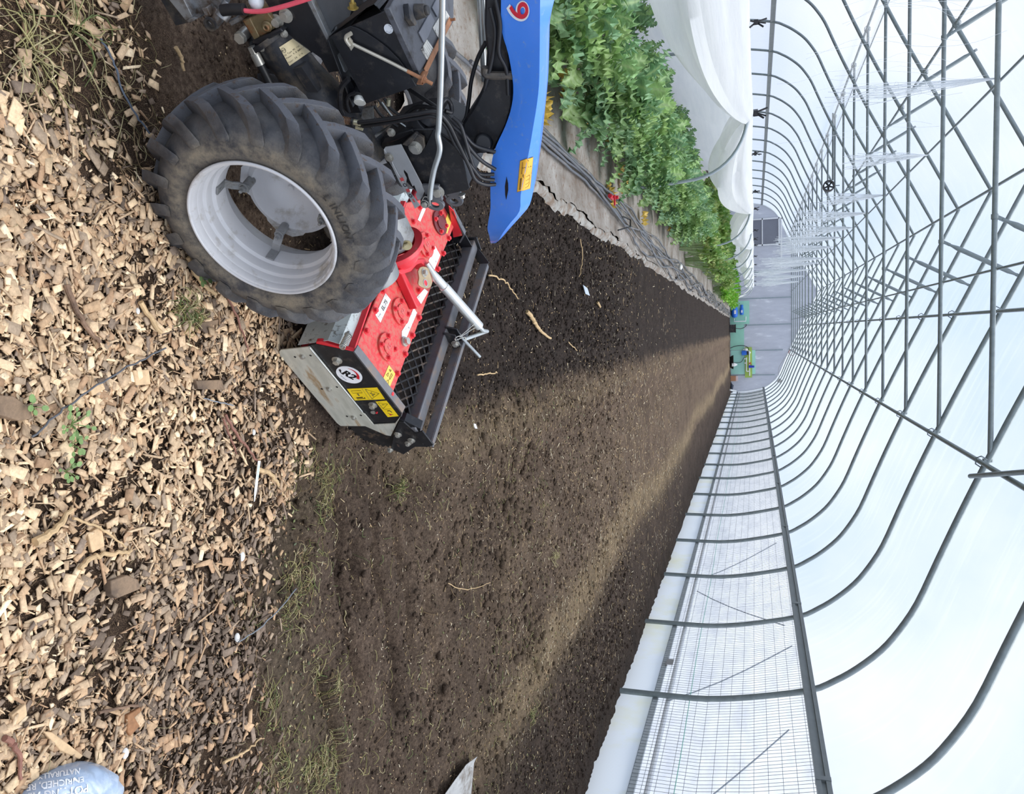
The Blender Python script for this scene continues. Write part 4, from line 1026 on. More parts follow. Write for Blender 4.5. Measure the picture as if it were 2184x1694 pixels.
# crankcase edge at the top of the picture
m = MB(); m.prism(TPs(zc1([(70, -40), (220, 222), (330, 195), (180, -40)]), -0.285), -TA * 0.05); m.build('engine_skid', blk_m, trac, bevel=0.001)
m = MB(); m.prism(TPs(zc1([(130, -40), (305, 178), (372, 158), (270, -40)]), -0.275), -TA * 0.05); m.prism(TPs(zc1([(305, 178), (340, 200), (410, 160), (372, 150)]), -0.27), -TA * 0.05)
m.prism(TPs(zc1([(270, -40), (372, 120), (430, 160), (450, 120), (520, 110), (560, 140), (600, 60), (640, -40)]), -0.30), -TA * 0.06)
m.cyl(TP(zc1([(525, 200)])[0], -0.285), TP(zc1([(610, 100)])[0], -0.30), 0.016, 24)
m.cyl(TP(zc1([(610, 160)])[0], -0.27), TP(zc1([(690, 40)])[0], -0.29), 0.014, 20)
m.box(TP(zc1([(500, 90)])[0], -0.28), (0.018, 0.018, 0.014), TD, TA, UP)
m.prism(TPs(zc1([(670, 190), (840, 100), (930, 60), (800, 170), (700, 225)]), -0.28), -TA * 0.02)
m.build('crankcase', pm('cast_aluminium', (150, 152, 154), 0.45, 0.45, 0.15, 30, 0.15, 80, dirt=(96, 82, 70), dscale=20, damt=0.4), trac, bevel=0.0015)
m = MB(); p = TP(zc1([(522, 205)])[0], -0.268); m.lathe([(0, 0.0145), (0.004, 0.0145), (0.004, 0.010), (-0.004, 0.009), (-0.004, 0)], p, TA, 20)
m.build('dark_opening', blk_m, trac)  # open end of the stub as a black cup, inner shade put into colour

# battery tray, battery, hold-down
tray_px = zcA([(110, 545), (250, 465), (405, 392), (520, 430), (650, 500), (800, 600), (960, 720), (1130, 890), (1270, 1090), (1395, 1300), (1190, 1370), (640, 1560)])
m = MB(); m.prism(TPs(tray_px, -0.268), -TA * 0.003); bt_ = [T(-0.285, -0.268, 0.436), T(-0.135, -0.268, 0.436), T(-0.135, -0.45, 0.436), T(-0.285, -0.45, 0.436)]
m.prism(bt_, UP * 0.003); m.prism(TPs(zcA([(100, 545), (405, 392), (470, 300), (640, 120), (760, 60), (840, 140), (800, 90), (420, 330)]), -0.275), -TA * 0.16)
m.build('battery_tray', blk, trac, bevel=0.0006)
m = MB(); bf = TPs(zcA([(410, 385), (990, 130), (1455, 1125), (1330, 1180), (700, 1430), (640, 1300)]), -0.274); m.prism(bf, -TA * 0.165)
bat = m.build('battery', blk, trac, bevel=0.002)
pz = TP(zcA([(1220, 620)])[0], -0.274)[2]
bz = pz + 0.001
m = MB(); lid = [TZ(p, bz + 0.010) for p in zcA([(995, 120), (1100, -60), (1960, -60), (1960, 330), (1520, 1040), (1458, 1120)])]; m.prism(lid, -UP * 0.014)
m.build('battery_lid', pm('dark_grey_lid', (80, 82, 88), 0.45, 0, 0.15, 30, 0.05, 120, dirt=(52, 50, 50), dscale=22, damt=0.3), bat, bevel=0.002)
m = MB(); q_ = TZ(zcA([(1395, 180)])[0], bz + 0.01); m.cyl(q_, q_ + UP * 0.022, 0.016, 24, 0.013); m.cyl(q_ + UP * 0.022, q_ + UP * 0.028, 0.010, 16); m.prism([TZ(p, bz + 0.0105) for p in zcA([(1195, 60), (1330, 370), (1300, 400), (1225, 300)])], UP * 0.012)
m.build('terminal_cover', blk_m, bat, bevel=0.001)
m = MB()
for L_ in ([(1420, 490), (1590, 190), (1660, 320), (1560, 560), (1500, 650)], [(1620, 120), (1700, -40), (1760, -40), (1700, 260)]):
    m.prism([TZ(p, bz + 0.0102) for p in zcA(L_)], UP * 0.003)
m.build('lid_panel', pm('grey_lid_panel', (112, 114, 122), 0.4), bat, bevel=0.0008)
m = MB()
for k in range(6): m.prism([TZ(p, bz + 0.0102) for p in zcA([(1465 + k * 14, 745 - k * 26), (1480 + k * 14, 725 - k * 26), (1600 + k * 10, 935 - k * 40), (1585 + k * 10, 955 - k * 40)])], UP * 0.0015)
m.prism([TZ(p, bz + 0.0102) for p in zcA([(1640, 420), (1820, 130), (1900, 260), (1740, 600)])], UP * 0.001)
m.build('battery_label', pm('worn_white_label', (216, 214, 206), 0.5, 0, 0.1, 60, dirt=(84, 80, 76), dscale=40, damt=0.3), bat)
q_ = TP(zcA([(980, 434)])[0], -0.2735); m = MB(); m.cyl(q_ - TA * 0.0, q_ + TA * 0.0006, 0.0098, 32); stk = m.build('date_sticker', pm('white_sticker', (236, 240, 246), 0.4), bat)
m = MB()
for i, ch in enumerate('MAY'):
    t_ = math.radians(118 + 30 - 30 * i); rd = math.cos(t_) * TD + math.sin(t_) * UP; m.text(ch, q_ + TA * 0.0007 + rd * 0.0072, math.sin(t_) * TD - math.cos(t_) * UP, rd, 0.0045, 0.0)
for i, ch in enumerate('2020'):
    t_ = math.radians(30 - 27 * i); rd = math.cos(t_) * TD + math.sin(t_) * UP; m.text(ch, q_ + TA * 0.0007 + rd * 0.0072, math.sin(t_) * TD - math.cos(t_) * UP, rd, 0.0045, 0.0)
m.build('sticker_print', pm('blue_ink', (52, 64, 96), 0.5), stk, smooth=0, recalc=False)
m = MB(); m.tube(smooth_path([TP(p, -0.258) for p in zcA([(410, 650), (700, 790), (1000, 935), (1270, 1075)])], 3), 0.0036, 10); m.tube(smooth_path([TP(p, -0.250) for p in zcA([(400, 690), (345, 610), (345, 550), (420, 500)])], 5), 0.0042, 10)
m.prism(TPs(zcA([(385, 560), (430, 620), (445, 720), (415, 765), (370, 680)]), -0.254), -TA * 0.004); m.build('hold_down_rod', pm('pale_zinc_rod', (200, 194, 178), 0.4, 0.5), trac)
m = MB(); m.tube([TP(p, -0.258) for p in zcA([(1260, 1070), (1640, 1265)])], 0.0040, 10); m.hexbolt(TP(zcA([(1490, 1190)])[0], -0.258), unit(TP(zcA([(1640, 1265)])[0], -0.258) - TP(zcA([(1260, 1070)])[0], -0.258)), 0.0075, 0.006)
s0 = TP(zcA([(1450, 1270)])[0], -0.258); s1 = TZ(zcA([(1530, 1075)])[0], bz + 0.013); s2 = TZ(zcA([(1910, 300)])[0], bz + 0.016)
m.bar(s0, s1, 0.014, 0.002, up=TA); m.bar(s1, s2, 0.014, 0.002, up=UP); m.cyl(s2 - UP * 0.002, s2 + UP * 0.012, 0.0035, 8)
m.build('hold_down_strap', rusty, trac)
# idler roller and its bent arm
p = TP(zcA([(545, 1550)])[0], -0.272); m = MB(); m.cyl(p, p - TA * 0.03 - TD * 0.02, 0.0135, 24); m.build('idler_roller', white_p, trac, bevel=0.001)
m = MB(); m.cyl(p - TA * 0.004 - TD * 0.012, p - TA * 0.05 - TD * 0.03, 0.0150, 20)
m.tube(smooth_path([TP(q, -0.266) for q in zcA([(300, 1720), (255, 1600), (262, 1340), (380, 1180)])], 5), 0.006, 8); m.tube(smooth_path([TP(q, -0.268) for q in zcA([(390, 1690), (355, 1560), (375, 1450), (470, 1390)])], 5), 0.004, 8)
m.prism(TPs(zcA([(270, 1340), (390, 1180), (500, 1400), (470, 1480), (560, 1700), (330, 1700)]), -0.285), -TA * 0.01); m.build('idler_arm', blk, trac)
m = MB(); m.prism(TPs(zcC([(350, 380), (420, 320), (300, 420), (290, 400)]), -0.28), -TA * 0.01); m.prism(TPs(zcC([(200, 190), (275, 180), (275, 380), (170, 330)]), -0.30), -TA * 0.01); m.build('lever_bracket', steel_d, trac)

# control box, selector gate
m = MB(); m.prism(TPs(zc4([(485, 615), (520, 505), (800, 425), (1000, 420), (1230, 560), (1290, 780), (1340, 960), (1260, 1020), (900, 1085), (560, 760)]), -0.290), -TA * 0.16)
m.prism(TPs(zc4([(505, 570), (530, 505), (800, 425), (815, 470), (600, 555)]), -0.284), -TA * 0.03)
m.build('gear_box_cover', blk, trac, bevel=0.003)
m = MB(); m.prism(TPs(zc4([(715, 600), (705, 575), (830, 460), (905, 500), (918, 600), (1000, 430), (1010, 440), (1265, 650), (1332, 935), (1345, 985), (1320, 1008), (1050, 1068), (925, 1065)]), -0.278), -TA * 0.006)
m.build('cover_plate', blk, trac, bevel=0.0012)
m = MB(); m.prism(TPs(zc4([(700, 575), (825, 462), (850, 480), (790, 560), (760, 590)]), -0.262), -TA * 0.012); m.prism(TPs(zc4([(825, 462), (905, 510), (915, 600), (890, 640), (850, 620), (840, 560), (800, 555)]), -0.268), -TA * 0.01); m.build('hinge_bracket', blk_m, trac, bevel=0.001)
m = MB(); m.prism(TPs(zcC([(362, 510), (375, 492), (497, 472), (683, 832), (655, 905), (627, 905), (612, 862), (622, 845), (600, 790), (588, 800), (560, 742), (548, 700), (520, 668), (516, 690), (540, 740), (532, 790), (548, 815), (470, 700), (430, 618)]), -0.262), -TA * 0.003)
m.prism(TPs(zcC([(425, 612), (470, 700), (560, 840), (645, 950), (605, 975), (590, 940), (480, 758), (425, 640)]), -0.256), -TA * 0.003); m.prism(TPs(zcC([(362, 510), (430, 618), (425, 645), (365, 540)]), -0.259), -TA * 0.003)
gate = m.build('selector_gate', pm('brushed_plate', (176, 178, 180), 0.38, 0.2, 0.06, 40), trac, bevel=0.0005)
gd = unit(TP(zcC([(590, 900)])[0], -0.255) - TP(zcC([(500, 740)])[0], -0.255)); gs = np.cross(TA, gd)
rmk, bmk = pm('red_mark', (206, 84, 84), 0.5), pm('black_mark', (34, 36, 40), 0.5)
for (x, y) in ((505, 745), (552, 832), (597, 912)):
    MB().box(TP(zcC([(x, y)])[0], -0.2555), (0.0085, 0.009 if x < 590 else 0.004, 0.0003), gd, gs, TA).build('red_mark', rmk, gate)
for (x, y) in ((528, 790), (572, 874)):
    c_ = TP(zcC([(x, y)])[0], -0.2555); MB().tube([c_ + 0.0038 * (math.cos(t) * gd + math.sin(t) * gs) for t in np.linspace(0, 2 * PI, 17)[:-1]], 0.0009, 5, closed=True).build('black_ring_mark', bmk, gate)
for (x, y, a, r, h, ax_) in ((830, 602, -0.268, 0.0115, 0.009, TA), (1042, 1020, -0.268, 0.0115, 0.009, TA), (582, 695, -0.259, 0.0075, 0.005, TA), (470, 710, -0.28, 0.006, 0.012, TA * 0.4 - TD), (600, 455, -0.28, 0.007, 0.007, TA), (1270, 1045, -0.28, 0.006, 0.008, TD)):
    tbolt('cover_bolt', zc4([(x, y)])[0], a, r, h, ax_)
m = MB(); a_, b_ = TP((884, 290), -0.325), TP((912, 258), -0.325); m.cyl(a_, b_, 0.034, 24); m.cyl(b_, TP((925, 235), -0.33), 0.030, 20); m.build('pivot_stub', blk_m, trac, bevel=0.002)
# shift rod, handlebar rod
m = MB(); m.tube(smooth_path([TP(p, -0.235) for p in ((944, -20), (943, 60), (940, 180), (936, 268), (934, 288), (938, 312), (936, 330), (926, 362), (919, 400), (917, 424))], 6), 0.0066, 14); m.build('shift_rod', zinc, trac, smooth=60)
m = MB(); m.tube([TP(p, -0.47) for p in ((1023, -20), (1027, 60), (1033, 172))], 0.0075, 12); m.tube([TP(p, -0.46) for p in ((1029, -20), (1036, 100))], 0.0055, 10); m.build('handle_rod', zinc, trac, smooth=60)
m = MB(); p = TP(zcD([(432, 120)])[0], -0.245); m.sphere(p, 0.0135, 14, 10); m.cyl(p - TA * 0.02, p + TA * 0.012, 0.009, 14); m.build('rod_joint', blk, trac)
m = MB(); m.hexbolt(p + TA * 0.010, TA, 0.0075, 0.006); m.tube(smooth_path([TP(q, -0.235) for q in zcD([(400, 110), (420, 80), (460, 95), (465, 150), (440, 165)])]), 0.0012, 6); m.build('joint_nut', bolt_m, trac)
# handle column with hoses inside the cover
m = MB(); m.prism(TPs(zc2([(1255, -60), (1400, -60), (1405, 240), (1455, 430), (1485, 640), (1480, 850), (1440, 1000), (1370, 1140), (1330, 1215), (1180, 1245), (1060, 1100), (1080, 985), (1180, 830), (1240, 700), (1260, 560), (1270, 430), (1250, 200)]), -0.345), -TA * 0.085)
m.cyl(TP(zc2([(1245, 1150)])[0], -0.33), TP(zc2([(1245, 1150)])[0], -0.345), 0.022, 24); m.build('handle_column', blk, trac, bevel=0.006)
m = MB(); m.tube(smooth_path([TP(p, -0.330) for p in zc2([(1265, 540), (1262, 590), (1320, 605), (1480, 605)])], 5), 0.009, 10); m.build('column_hoop', blk_m, trac)
def cable(name, pts, a, r=0.0042, mat=hose_m):
    aa = a if hasattr(a, '__len__') else [a] * len(pts)
    P = [TP(p, q) for p, q in zip(pts, aa)]; MB().tube(smooth_path(P, 7), r, 9).build(name, mat, trac, smooth=60)
cable('control_cable', zc2([(240, 985), (480, 955), (700, 915), (860, 900), (960, 985), (1040, 1140), (1130, 1330), (1180, 1440), (1260, 1480), (1340, 1480)]), (-.255, -.255, -.25, -.25, -.26, -.262, -.262, -.265, -.28, -.30), 0.0048)
cable('control_cable', zc2([(240, 1018), (480, 985), (700, 950), (850, 935), (950, 1020), (1020, 1160), (1120, 1300), (1160, 1350), (1230, 1430), (1330, 1445)]), (-.262, -.26, -.257, -.257, -.265, -.265, -.265, -.268, -.28, -.30), 0.0048)
cable('control_cable', zc2([(640, 710), (760, 790), (880, 870), (1000, 980), (1100, 1090), (1180, 1170), (1340, 1220)]), (-.34, -.32, -.30, -.28, -.28, -.29, -.31), 0.0046)
cable('control_cable', zc2([(620, 920), (700, 860), (800, 860), (900, 900), (1000, 1010), (1080, 1080), (1130, 1180), (1230, 1290), (1340, 1360)]), (-.33, -.32, -.30, -.28, -.27, -.268, -.268, -.28, -.30), 0.0046)
cable('control_cable', zc2([(890, 900), (920, 820), (955, 795), (985, 840), (990, 900), (940, 890)]), (-.29, -.29, -.30, -.31, -.30, -.29), 0.0050)
cable('control_cable', zc2([(1265, 340), (1200, 470), (1150, 640), (1130, 800), (1110, 930), (1085, 985)]), (-.36, -.37, -.38, -.38, -.37, -.36), 0.0048)
cable('control_cable', zc2([(1300, 60), (1340, 250), (1320, 450), (1270, 660), (1250, 720)]), (-.33, -.325, -.325, -.33, -.335), 0.0046)
cable('control_cable', zc2([(1340, -20), (1380, 200), (1370, 420), (1430, 560), (1445, 760)]), (-.33, -.32, -.32, -.325, -.33), 0.0046)
cable('control_cable', zc2([(1000, 940), (1060, 1000), (1100, 1120), (1140, 1260), (1200, 1390), (1330, 1400)]), (-.27, -.266, -.264, -.266, -.28, -.30), 0.0044)
for k, L_ in enumerate(([(400, 800), (470, 890), (560, 980), (660, 1040)], [(450, 790), (500, 870), (580, 930)], [(430, 820), (520, 940), (640, 1030)], [(370, 850), (430, 930), (560, 1020)])):
    cable('clutch_cable', zc2(L_), -0.31, 0.0034 if k % 2 else 0.0022, hose_m if k != 2 else zinc)
m = MB()
sp0, sp1 = TP(zc4([(100, 330)])[0], -0.258), TP(zc4([(225, 355)])[0], -0.258); sd = unit(sp1 - sp0); f1, f2, _ = frame_of(sd); Ls = np.linalg.norm(sp1 - sp0)
tt = np.linspace(0, 1, 110); m.tube([sp0 + sd * Ls * t + 0.0075 * (math.cos(t * 2 * PI * 9) * f1 + math.sin(t * 2 * PI * 9) * f2) for t in tt], 0.0012, 6)
m.build('cable_spring', pm('brown_spring', (140, 108, 84), 0.5, 0.3), trac)
m = MB(); m.cyl(sp1, sp1 + sd * 0.005, 0.0105, 18); m.build('spring_seat', hose_m, trac)
pbr = pm('pale_brass', (204, 198, 168), 0.35, 0.5)
MB().cyl(sp1 + sd * 0.005, sp1 + sd * 0.020, 0.0065, 16).build('cable_ferrule', pbr, trac); p = TP(zc4([(305, 412)])[0], -0.262); MB().cyl(p - sd * 0.01, p + sd * 0.006, 0.006, 14).build('cable_ferrule', pbr, trac); p = TP(zcA([(985, 1490)])[0], -0.31); MB().cyl(p, p + unit(TD * .6 - UP * .3) * 0.016, 0.005, 12).build('cable_ferrule', pbr, trac)
# lifting lugs
for (x, y, a) in ((508, 150, -0.262), (672, 118, -0.40)):
    c_ = TP(zcD([(x, y)])[0], a); m = MB(); u_ = unit(TD * 0.25 + UP); v_ = np.cross(TA, u_); ro, ri, n = 0.0185, 0.0085, 28
    ring = lambda r, k: [c_ + r * (math.cos(t) * u_ * 1.25 + math.sin(t) * v_ * 0.85) + TA * k for t in np.linspace(0, 2 * PI, n + 1)[:-1]]
    V = np.array(ring(ro, 0) + ring(ri, 0) + ring(ri, -0.010) + ring(ro, -0.010)); m.add(V, [(b * n + i, b * n + (i + 1) % n, ((b + 1) % 4) * n + (i + 1) % n, ((b + 1) % 4) * n + i) for b in range(4) for i in range(n)])
    m.prism([c_ + v_ * 0.015 + u_ * 0.02, c_ + v_ * 0.012 - u_ * 0.018, c_ + v_ * 0.05 - u_ * 0.03, c_ + v_ * 0.055 + u_ * 0.012], -TA * 0.010); m.build('lifting_lug', pm('grey_plate', (120, 121, 124), 0.4, 0.4), trac, bevel=0.0012)
# drive coupling to the implement
m = MB(); m.lathe([(0, 0.05), (0.05, 0.055), (0.06, 0.075), (0.115, 0.075), (0.12, 0.070), (0.20, 0.068), (0.20, 0)], T(0.20, -0.36, 0.265), TD, 40); m.cyl(T(-0.02, -0.36, 0.30), T(0.22, -0.36, 0.27), 0.085, 32); m.build('drive_coupling', steel_d, trac, smooth=40, bevel=0.001)
m = MB(); m.hexbolt(TP(zcD([(268, 490)])[0], -0.285), unit(TA + UP * .4), 0.010, 0.008); m.build('coupling_bolt', pm('dull_brass_bolt', (176, 164, 128), 0.4, 0.5), trac)

# blue handlebar cover with warning sticker and number
ST = [([(1395, -60), (1555, -60), (1702, -60), (1820, -60)]), ([(1395, 0), (1560, 0), (1700, 0), (1805, 0)]), ([(1400, 240), (1560, 240), (1697, 250), (1750, 230)]), ([(1455, 440), (1580, 440), (1695, 440), (1742, 440)]), ([(1492, 680), (1590, 680), (1690, 680), (1735, 680)]),
      ([(1480, 850), (1560, 860), (1670, 860), (1722, 850)]), ([(1430, 1010), (1515, 1010), (1645, 1010), (1705, 1010)]), ([(1360, 1160), (1500, 1150), (1622, 1150), (1695, 1120)]), ([(1325, 1270), (1462, 1270), (1600, 1270), (1678, 1260)]),
      ([(1310, 1400), (1440, 1400), (1575, 1400), (1664, 1360)]), ([(1308, 1560), (1428, 1560), (1545, 1560), (1644, 1500)]), ([(1308, 1680), (1418, 1690), (1535, 1690), (1612, 1640)])]
ST = [zc2(s) for s in ST] + [zc4(s) for s in ([(1522, 1360), (1625, 1345), (1735, 1310), (1830, 1245)], [(1540, 1440), (1605, 1425), (1665, 1405), (1735, 1350)], [(1552, 1512), (1585, 1510), (1612, 1495), (1640, 1460)])]
AC4 = (-0.325, -0.309, -0.296, -0.325)
P = []
for s in ST:
    row = [TP(p, a) for p, a in zip(s, AC4)]
    row = [row[0] - TA * 0.03 + TD * 0.002] + row + [row[3] - TA * 0.06 - UP * 0.004, row[3] - TA * 0.12 - UP * 0.02]
    P.append(row)
Pc = np.array(P)
Pf = np.stack([smooth_path(Pc[:, j], 3) for j in range(Pc.shape[1])], 1)
blue = pm('blue_plastic', (74, 140, 240), 0.3, 0, 0.04, 10, 0.0, dirt=(120, 156, 216), dscale=60, damt=0.12, coat=0.2)
m = MB(); m.grid(Pf); cov = m.build('handlebar_cover', blue, trac, smooth=24, solid=0.004)
def on_cover(px, py, lift=0.0015):
    w = ray(px, py); best = None
    for i in range(Pf.shape[0] - 1):
        for j in range(1, 4):
            q = [Pf[i, j], Pf[i, j + 1], Pf[i + 1, j + 1], Pf[i + 1, j]]
            for tri in ((0, 1, 2), (0, 2, 3)):
                a, b, c_ = (q[k] for k in tri); n_ = np.cross(b - a, c_ - a); dn = w @ n_
                if abs(dn) < 1e-12: continue
                t = ((a - CAMP) @ n_) / dn; x = CAMP + w * t
                if all(np.cross(e, x - s) @ n_ >= -1e-9 for e, s in ((b - a, a), (c_ - b, b), (a - c_, c_))):
                    nn = unit(n_); nn = nn if nn @ w < 0 else -nn
                    if best is None or t < best[0]: best = (t, x + nn * lift, nn)
    if best is None: return hit(px, py, T(0, -0.30, 0), TA) + TA * 0.003, TA
    return best[1], best[2]
def cover_poly(pxs, lift): return [on_cover(x, y, lift)[0] for x, y in pxs]
sk = zc4([(1830, 722), (1943, 682), (1915, 985), (1800, 1022)])
def skb(u, v): q = np.array(sk); return tuple(q[0] * (1 - u) * (1 - v) + q[1] * u * (1 - v) + q[2] * u * v + q[3] * (1 - u) * v)
def cover_patch(name, mat, u0, u1, v0, v1, lift, par):
    g = np.array([[on_cover(*skb(u, v), lift)[0] for u in np.linspace(u0, u1, 8)] for v in np.linspace(v0, v1, 12)]); return MB().grid(g).build(name, mat, par, smooth=60, recalc=False)
stb = cover_patch('sticker_border', pm('dark_amber', (150, 112, 40), 0.4), 0, 1, 0, 1, 0.0032, cov)
cover_patch('warning_sticker', pm('amber_sticker', (250, 186, 62), 0.35), 0.04, 0.96, 0.015, 0.985, 0.0036, cov)
m = MB()
def cover_line(uv, r=0.0006, closed=False): m.tube([on_cover(*skb(*p), 0.0040)[0] for p in uv], r, 5, closed=closed)
cover_line([(0.04, 0.52), (0.96, 0.50)])
cover_line([(0.25, 0.08), (0.85, 0.27), (0.27, 0.44)], 0.0010, True)
cover_line([(0.42, 0.27), (0.68, 0.27)], 0.0009); cover_line([(0.33, 0.27), (0.36, 0.27)], 0.0010)
for k in range(5): cover_line([(0.2 + 0.03 * k, 0.58), (0.2 + 0.03 * k, 0.95)], 0.0003)
for v in (0.60, 0.72, 0.84, 0.95): cover_line([(0.25, v), (0.55, v - 0.03), (0.8, v - 0.06)], 0.0003)
cover_line([(0.8, 0.54), (0.85, 0.62), (0.8, 0.72), (0.85, 0.80), (0.78, 0.89)], 0.0003)
m.build('sticker_print', pm('brown_ink', (112, 78, 28), 0.5), cov, smooth=0)
m = MB(); m.prism(cover_poly(zc2([(1437, 1415), (1449, 1470), (1450, 1525), (1434, 1602), (1426, 1560), (1424, 1490)]), 0.003), -TA * 0.001); m.build('vent_slot', pm('dark_slot', (10, 12, 24), 0.6), cov)
for nm, kx, ky, off, cl, lf in (('number_outline', 1.62, 1.14, 0.03, (244, 244, 246), 0.0034), ('number_nine', 1.45, 1.0, 0.012, (214, 44, 64), 0.0046)):
    cu = bpy.data.curves.new('n9', 'FONT'); cu.body = '9'; cu.size = 1.0; cu.align_x = 'CENTER'; cu.align_y = 'CENTER'; cu.offset = off; cu.resolution_u = 6
    ob = bpy.data.objects.new('n9', cu); COL.objects.link(ob); me = bpy.data.meshes.new_from_object(ob.evaluated_get(bpy.context.evaluated_depsgraph_get()))
    V = np.array([v.co[:] for v in me.vertices]); F_ = [tuple(q.vertices) for q in me.polygons]; bpy.data.objects.remove(ob)
    V = V - (V.max(0) + V.min(0)) / 2; sz = 56.0; dx_, dy_ = (-2.5, 1.5) if nm == 'number_outline' else (0, 0)
    W = np.array([on_cover(1109 + dx_ + v[1] * sz * ky, 21 + dy_ + v[0] * sz * kx, lf)[0] for v in V])
    MB().add(W, F_).build(nm, pm(nm + '_colour', cl, 0.35), cov, smooth=0, recalc=False)

# ---------------------------------------------------------------- power harrow
PSI = 0.115
HW = TA * math.cos(PSI) + TD * math.sin(PSI)           # along the working width, towards the near end plate
HD = TD * math.cos(PSI) - TA * math.sin(PSI)           # backwards, towards the roller
HO = T(0, -0.08, 0)
def H(d, s, z): return HO + HD * d + HW * s + UP * z
def HP(p, s): return hit(p[0], p[1], H(0, s, 0), HW)
def HPs(L, s): return [HP(p, s) for p in L]
zc5 = lambda L: [(580 + x / 3.024, 420 + y / 3.025) for x, y in L]
zc6 = lambda L: [(580 + x / 4.98, 640 + y / 4.98) for x, y in L]
RN = unit(UP - HD * 0.193)                              # normal of the gearbox lid, which tips up towards the roller
RP = H(0.496, -0.02, 0.236)
def R_(p, lift=0.0): return hit(p[0], p[1], RP + RN * lift, RN)
def Rs(L, lift=0.0): return [R_(p, lift) for p in L]
RD = np.cross(HW, RN) if np.cross(HW, RN) @ HD > 0 else -np.cross(HW, RN)

red = pm('red_paint', (218, 48, 58), 0.38, 0, 0.08, 20, 0.04, 90, dirt=(172, 126, 100), dscale=30, damt=0.10, coat=0.1)
red_d = pm('dusty_red_paint', (222, 56, 62), 0.48, 0, 0.1, 90, 0.12, 400, dirt=(204, 106, 92), dscale=80, damt=0.58)
hzinc = NT('stained_zinc_plate'); co = hzinc.coords()
mp = hzinc.t.nodes.new('ShaderNodeMapping'); mp.inputs['Scale'].default_value = (3, 3, 14); hzinc.l(co, mp.inputs['Vector'])
c = hzinc.ramp(hzinc.noise(1.6, 6, 0.6, mp.outputs[0]), [(0.38, rgb(188, 187, 174)), (0.52, rgb(208, 207, 194)), (0.62, rgb(172, 146, 112)), (0.70, rgb(200, 198, 184))])
c = hzinc.mix(hzinc.ramp(hzinc.noise(120, 3, 0.7, co), [(0.68, (0, 0, 0, 1)), (0.74, (0.8,) * 3 + (1,))]), c, rgb(70, 60, 50))
hzinc = hzinc.done(hzinc.bsdf(c, 0.36, 0.2, None))
bar_m = pm('grey_black_bar', (104, 104, 107), 0.38, 0.3, 0.12, 30, 0.05, 100, dirt=(124, 108, 96), dscale=16, damt=0.3)
yel = pm('yellow_sticker', (244, 208, 36), 0.35); ink = pm('sticker_ink', (26, 26, 28), 0.5)
wht = pm('white_sticker_paper', (236, 236, 232), 0.45, 0, 0.05, 80, dirt=(140, 130, 120), dscale=60, damt=0.2)
mesh_m = pm('black_wire_steel', (44, 43, 44), 0.45, 0.3, 0.3, 60, dirt=(110, 92, 76), dscale=30, damt=0.3)

har = thing('power_harrow', 'red power harrow with galvanised end plate and cage roller behind the tractor wheel', 'power harrow', tuple(H(0.6, -0.4, 0) * [1, 1, 0]), math.atan2(HD[1], HD[0]))
# gearbox trough and lid
m = MB(); m.prism([H(d, -0.03, z) for d, z in ((0.505, 0.05), (0.500, 0.228), (0.682, 0.262), (0.682, 0.05))], -HW * 0.74)
m.build('gearbox_trough', pm('dark_red_paint', (150, 30, 40), 0.45), har, bevel=0.004)
lid_px = [(757, 748), (812, 614), (866, 432), (905, 424), (952, 428), (975, 468), (945, 539), (897, 678), (837, 842)]
m = MB(); m.prism(Rs(lid_px), -RN * 0.007)
lid = m.build('gearbox_lid', red_d, har, bevel=0.003)
m = MB(); m.prism([R_((757, 748)), R_((866, 432)), R_((866, 432)) - HD * 0.004 - UP * 0.028, R_((757, 748)) - HD * 0.004 - UP * 0.028], -HD * 0.006); m.build('lid_flange', red, har)
def bolt_at(p, lift, r, h, name, mat, par, n_=None):
    m = MB(); m.hexbolt(R_(p, lift), RN if n_ is None else n_, r, h); return m.build(name, mat, par, smooth=30)
lb = zc5([(910, 160), (868, 268), (770, 490), (715, 607), (665, 733), (607, 865), (553, 998), (952, 68), (1183, 178), (1138, 267), (1103, 365), (1068, 466), (946, 780), (904, 894), (857, 1016), (808, 1141), (764, 1272), (829, 588), (620, 1086), (690, 1182), (945, 606), (1170, 105)])
b0 = None
for p in lb:
    if b0 is None: b0 = bolt_at(p, 0.0, 0.0075, 0.007, 'lid_bolt', red, lid); bp = R_(p)
    else:
        o = b0.copy(); COL.objects.link(o); dv = INV[har.name][:3, :3] @ (R_(p) - bp); o.location = tuple(dv)
def flange(p, dark=False, txt='R2'):
    c_ = R_(p); f = MB(); f.cyl(c_, c_ + RN * 0.007, 0.043, 40); f.cyl(c_ + RN * 0.007, c_ + RN * 0.011, 0.0235, 32)
    fo = f.build('bearing_cover', red_d if not dark else pm('oily_red', (110, 38, 40), 0.35, 0, 0.2, 30), lid, smooth=35, bevel=0.0012)
    for k in range(4):
        t = 0.5 + k * PI / 2; MB().hexbolt(c_ + RN * 0.007 + 0.0335 * (math.cos(t) * HW + math.sin(t) * RD), RN, 0.0062, 0.006).build('cover_bolt', red, fo, smooth=30)
    if txt:
        m = MB(); m.text(txt, c_ + RN * 0.0112, -HW, -RD if np.cross(-HW, -RD) @ RN > 0 else RD, 0.017, 0.0003); V = np.vstack(m.v); m.add(V + RN * 0.001, m.f[:]); m.build('cast_mark', pm('worn_red', (236, 120, 120), 0.4), fo, smooth=0, recalc=False)
for p in zc5([(825, 742), (738, 970), (988, 312)]): flange(p)
flange(zc5([(1078, 168)])[0], True, '')
m = MB(); p = R_(zc5([(850, 935)])[0]); m.cyl(p, p + RN * 0.006, 0.0155, 24); m.cyl(p + RN * 0.006, p + RN * 0.018, 0.0115, 6); m.build('oil_filler_plug', bolt_m, lid)
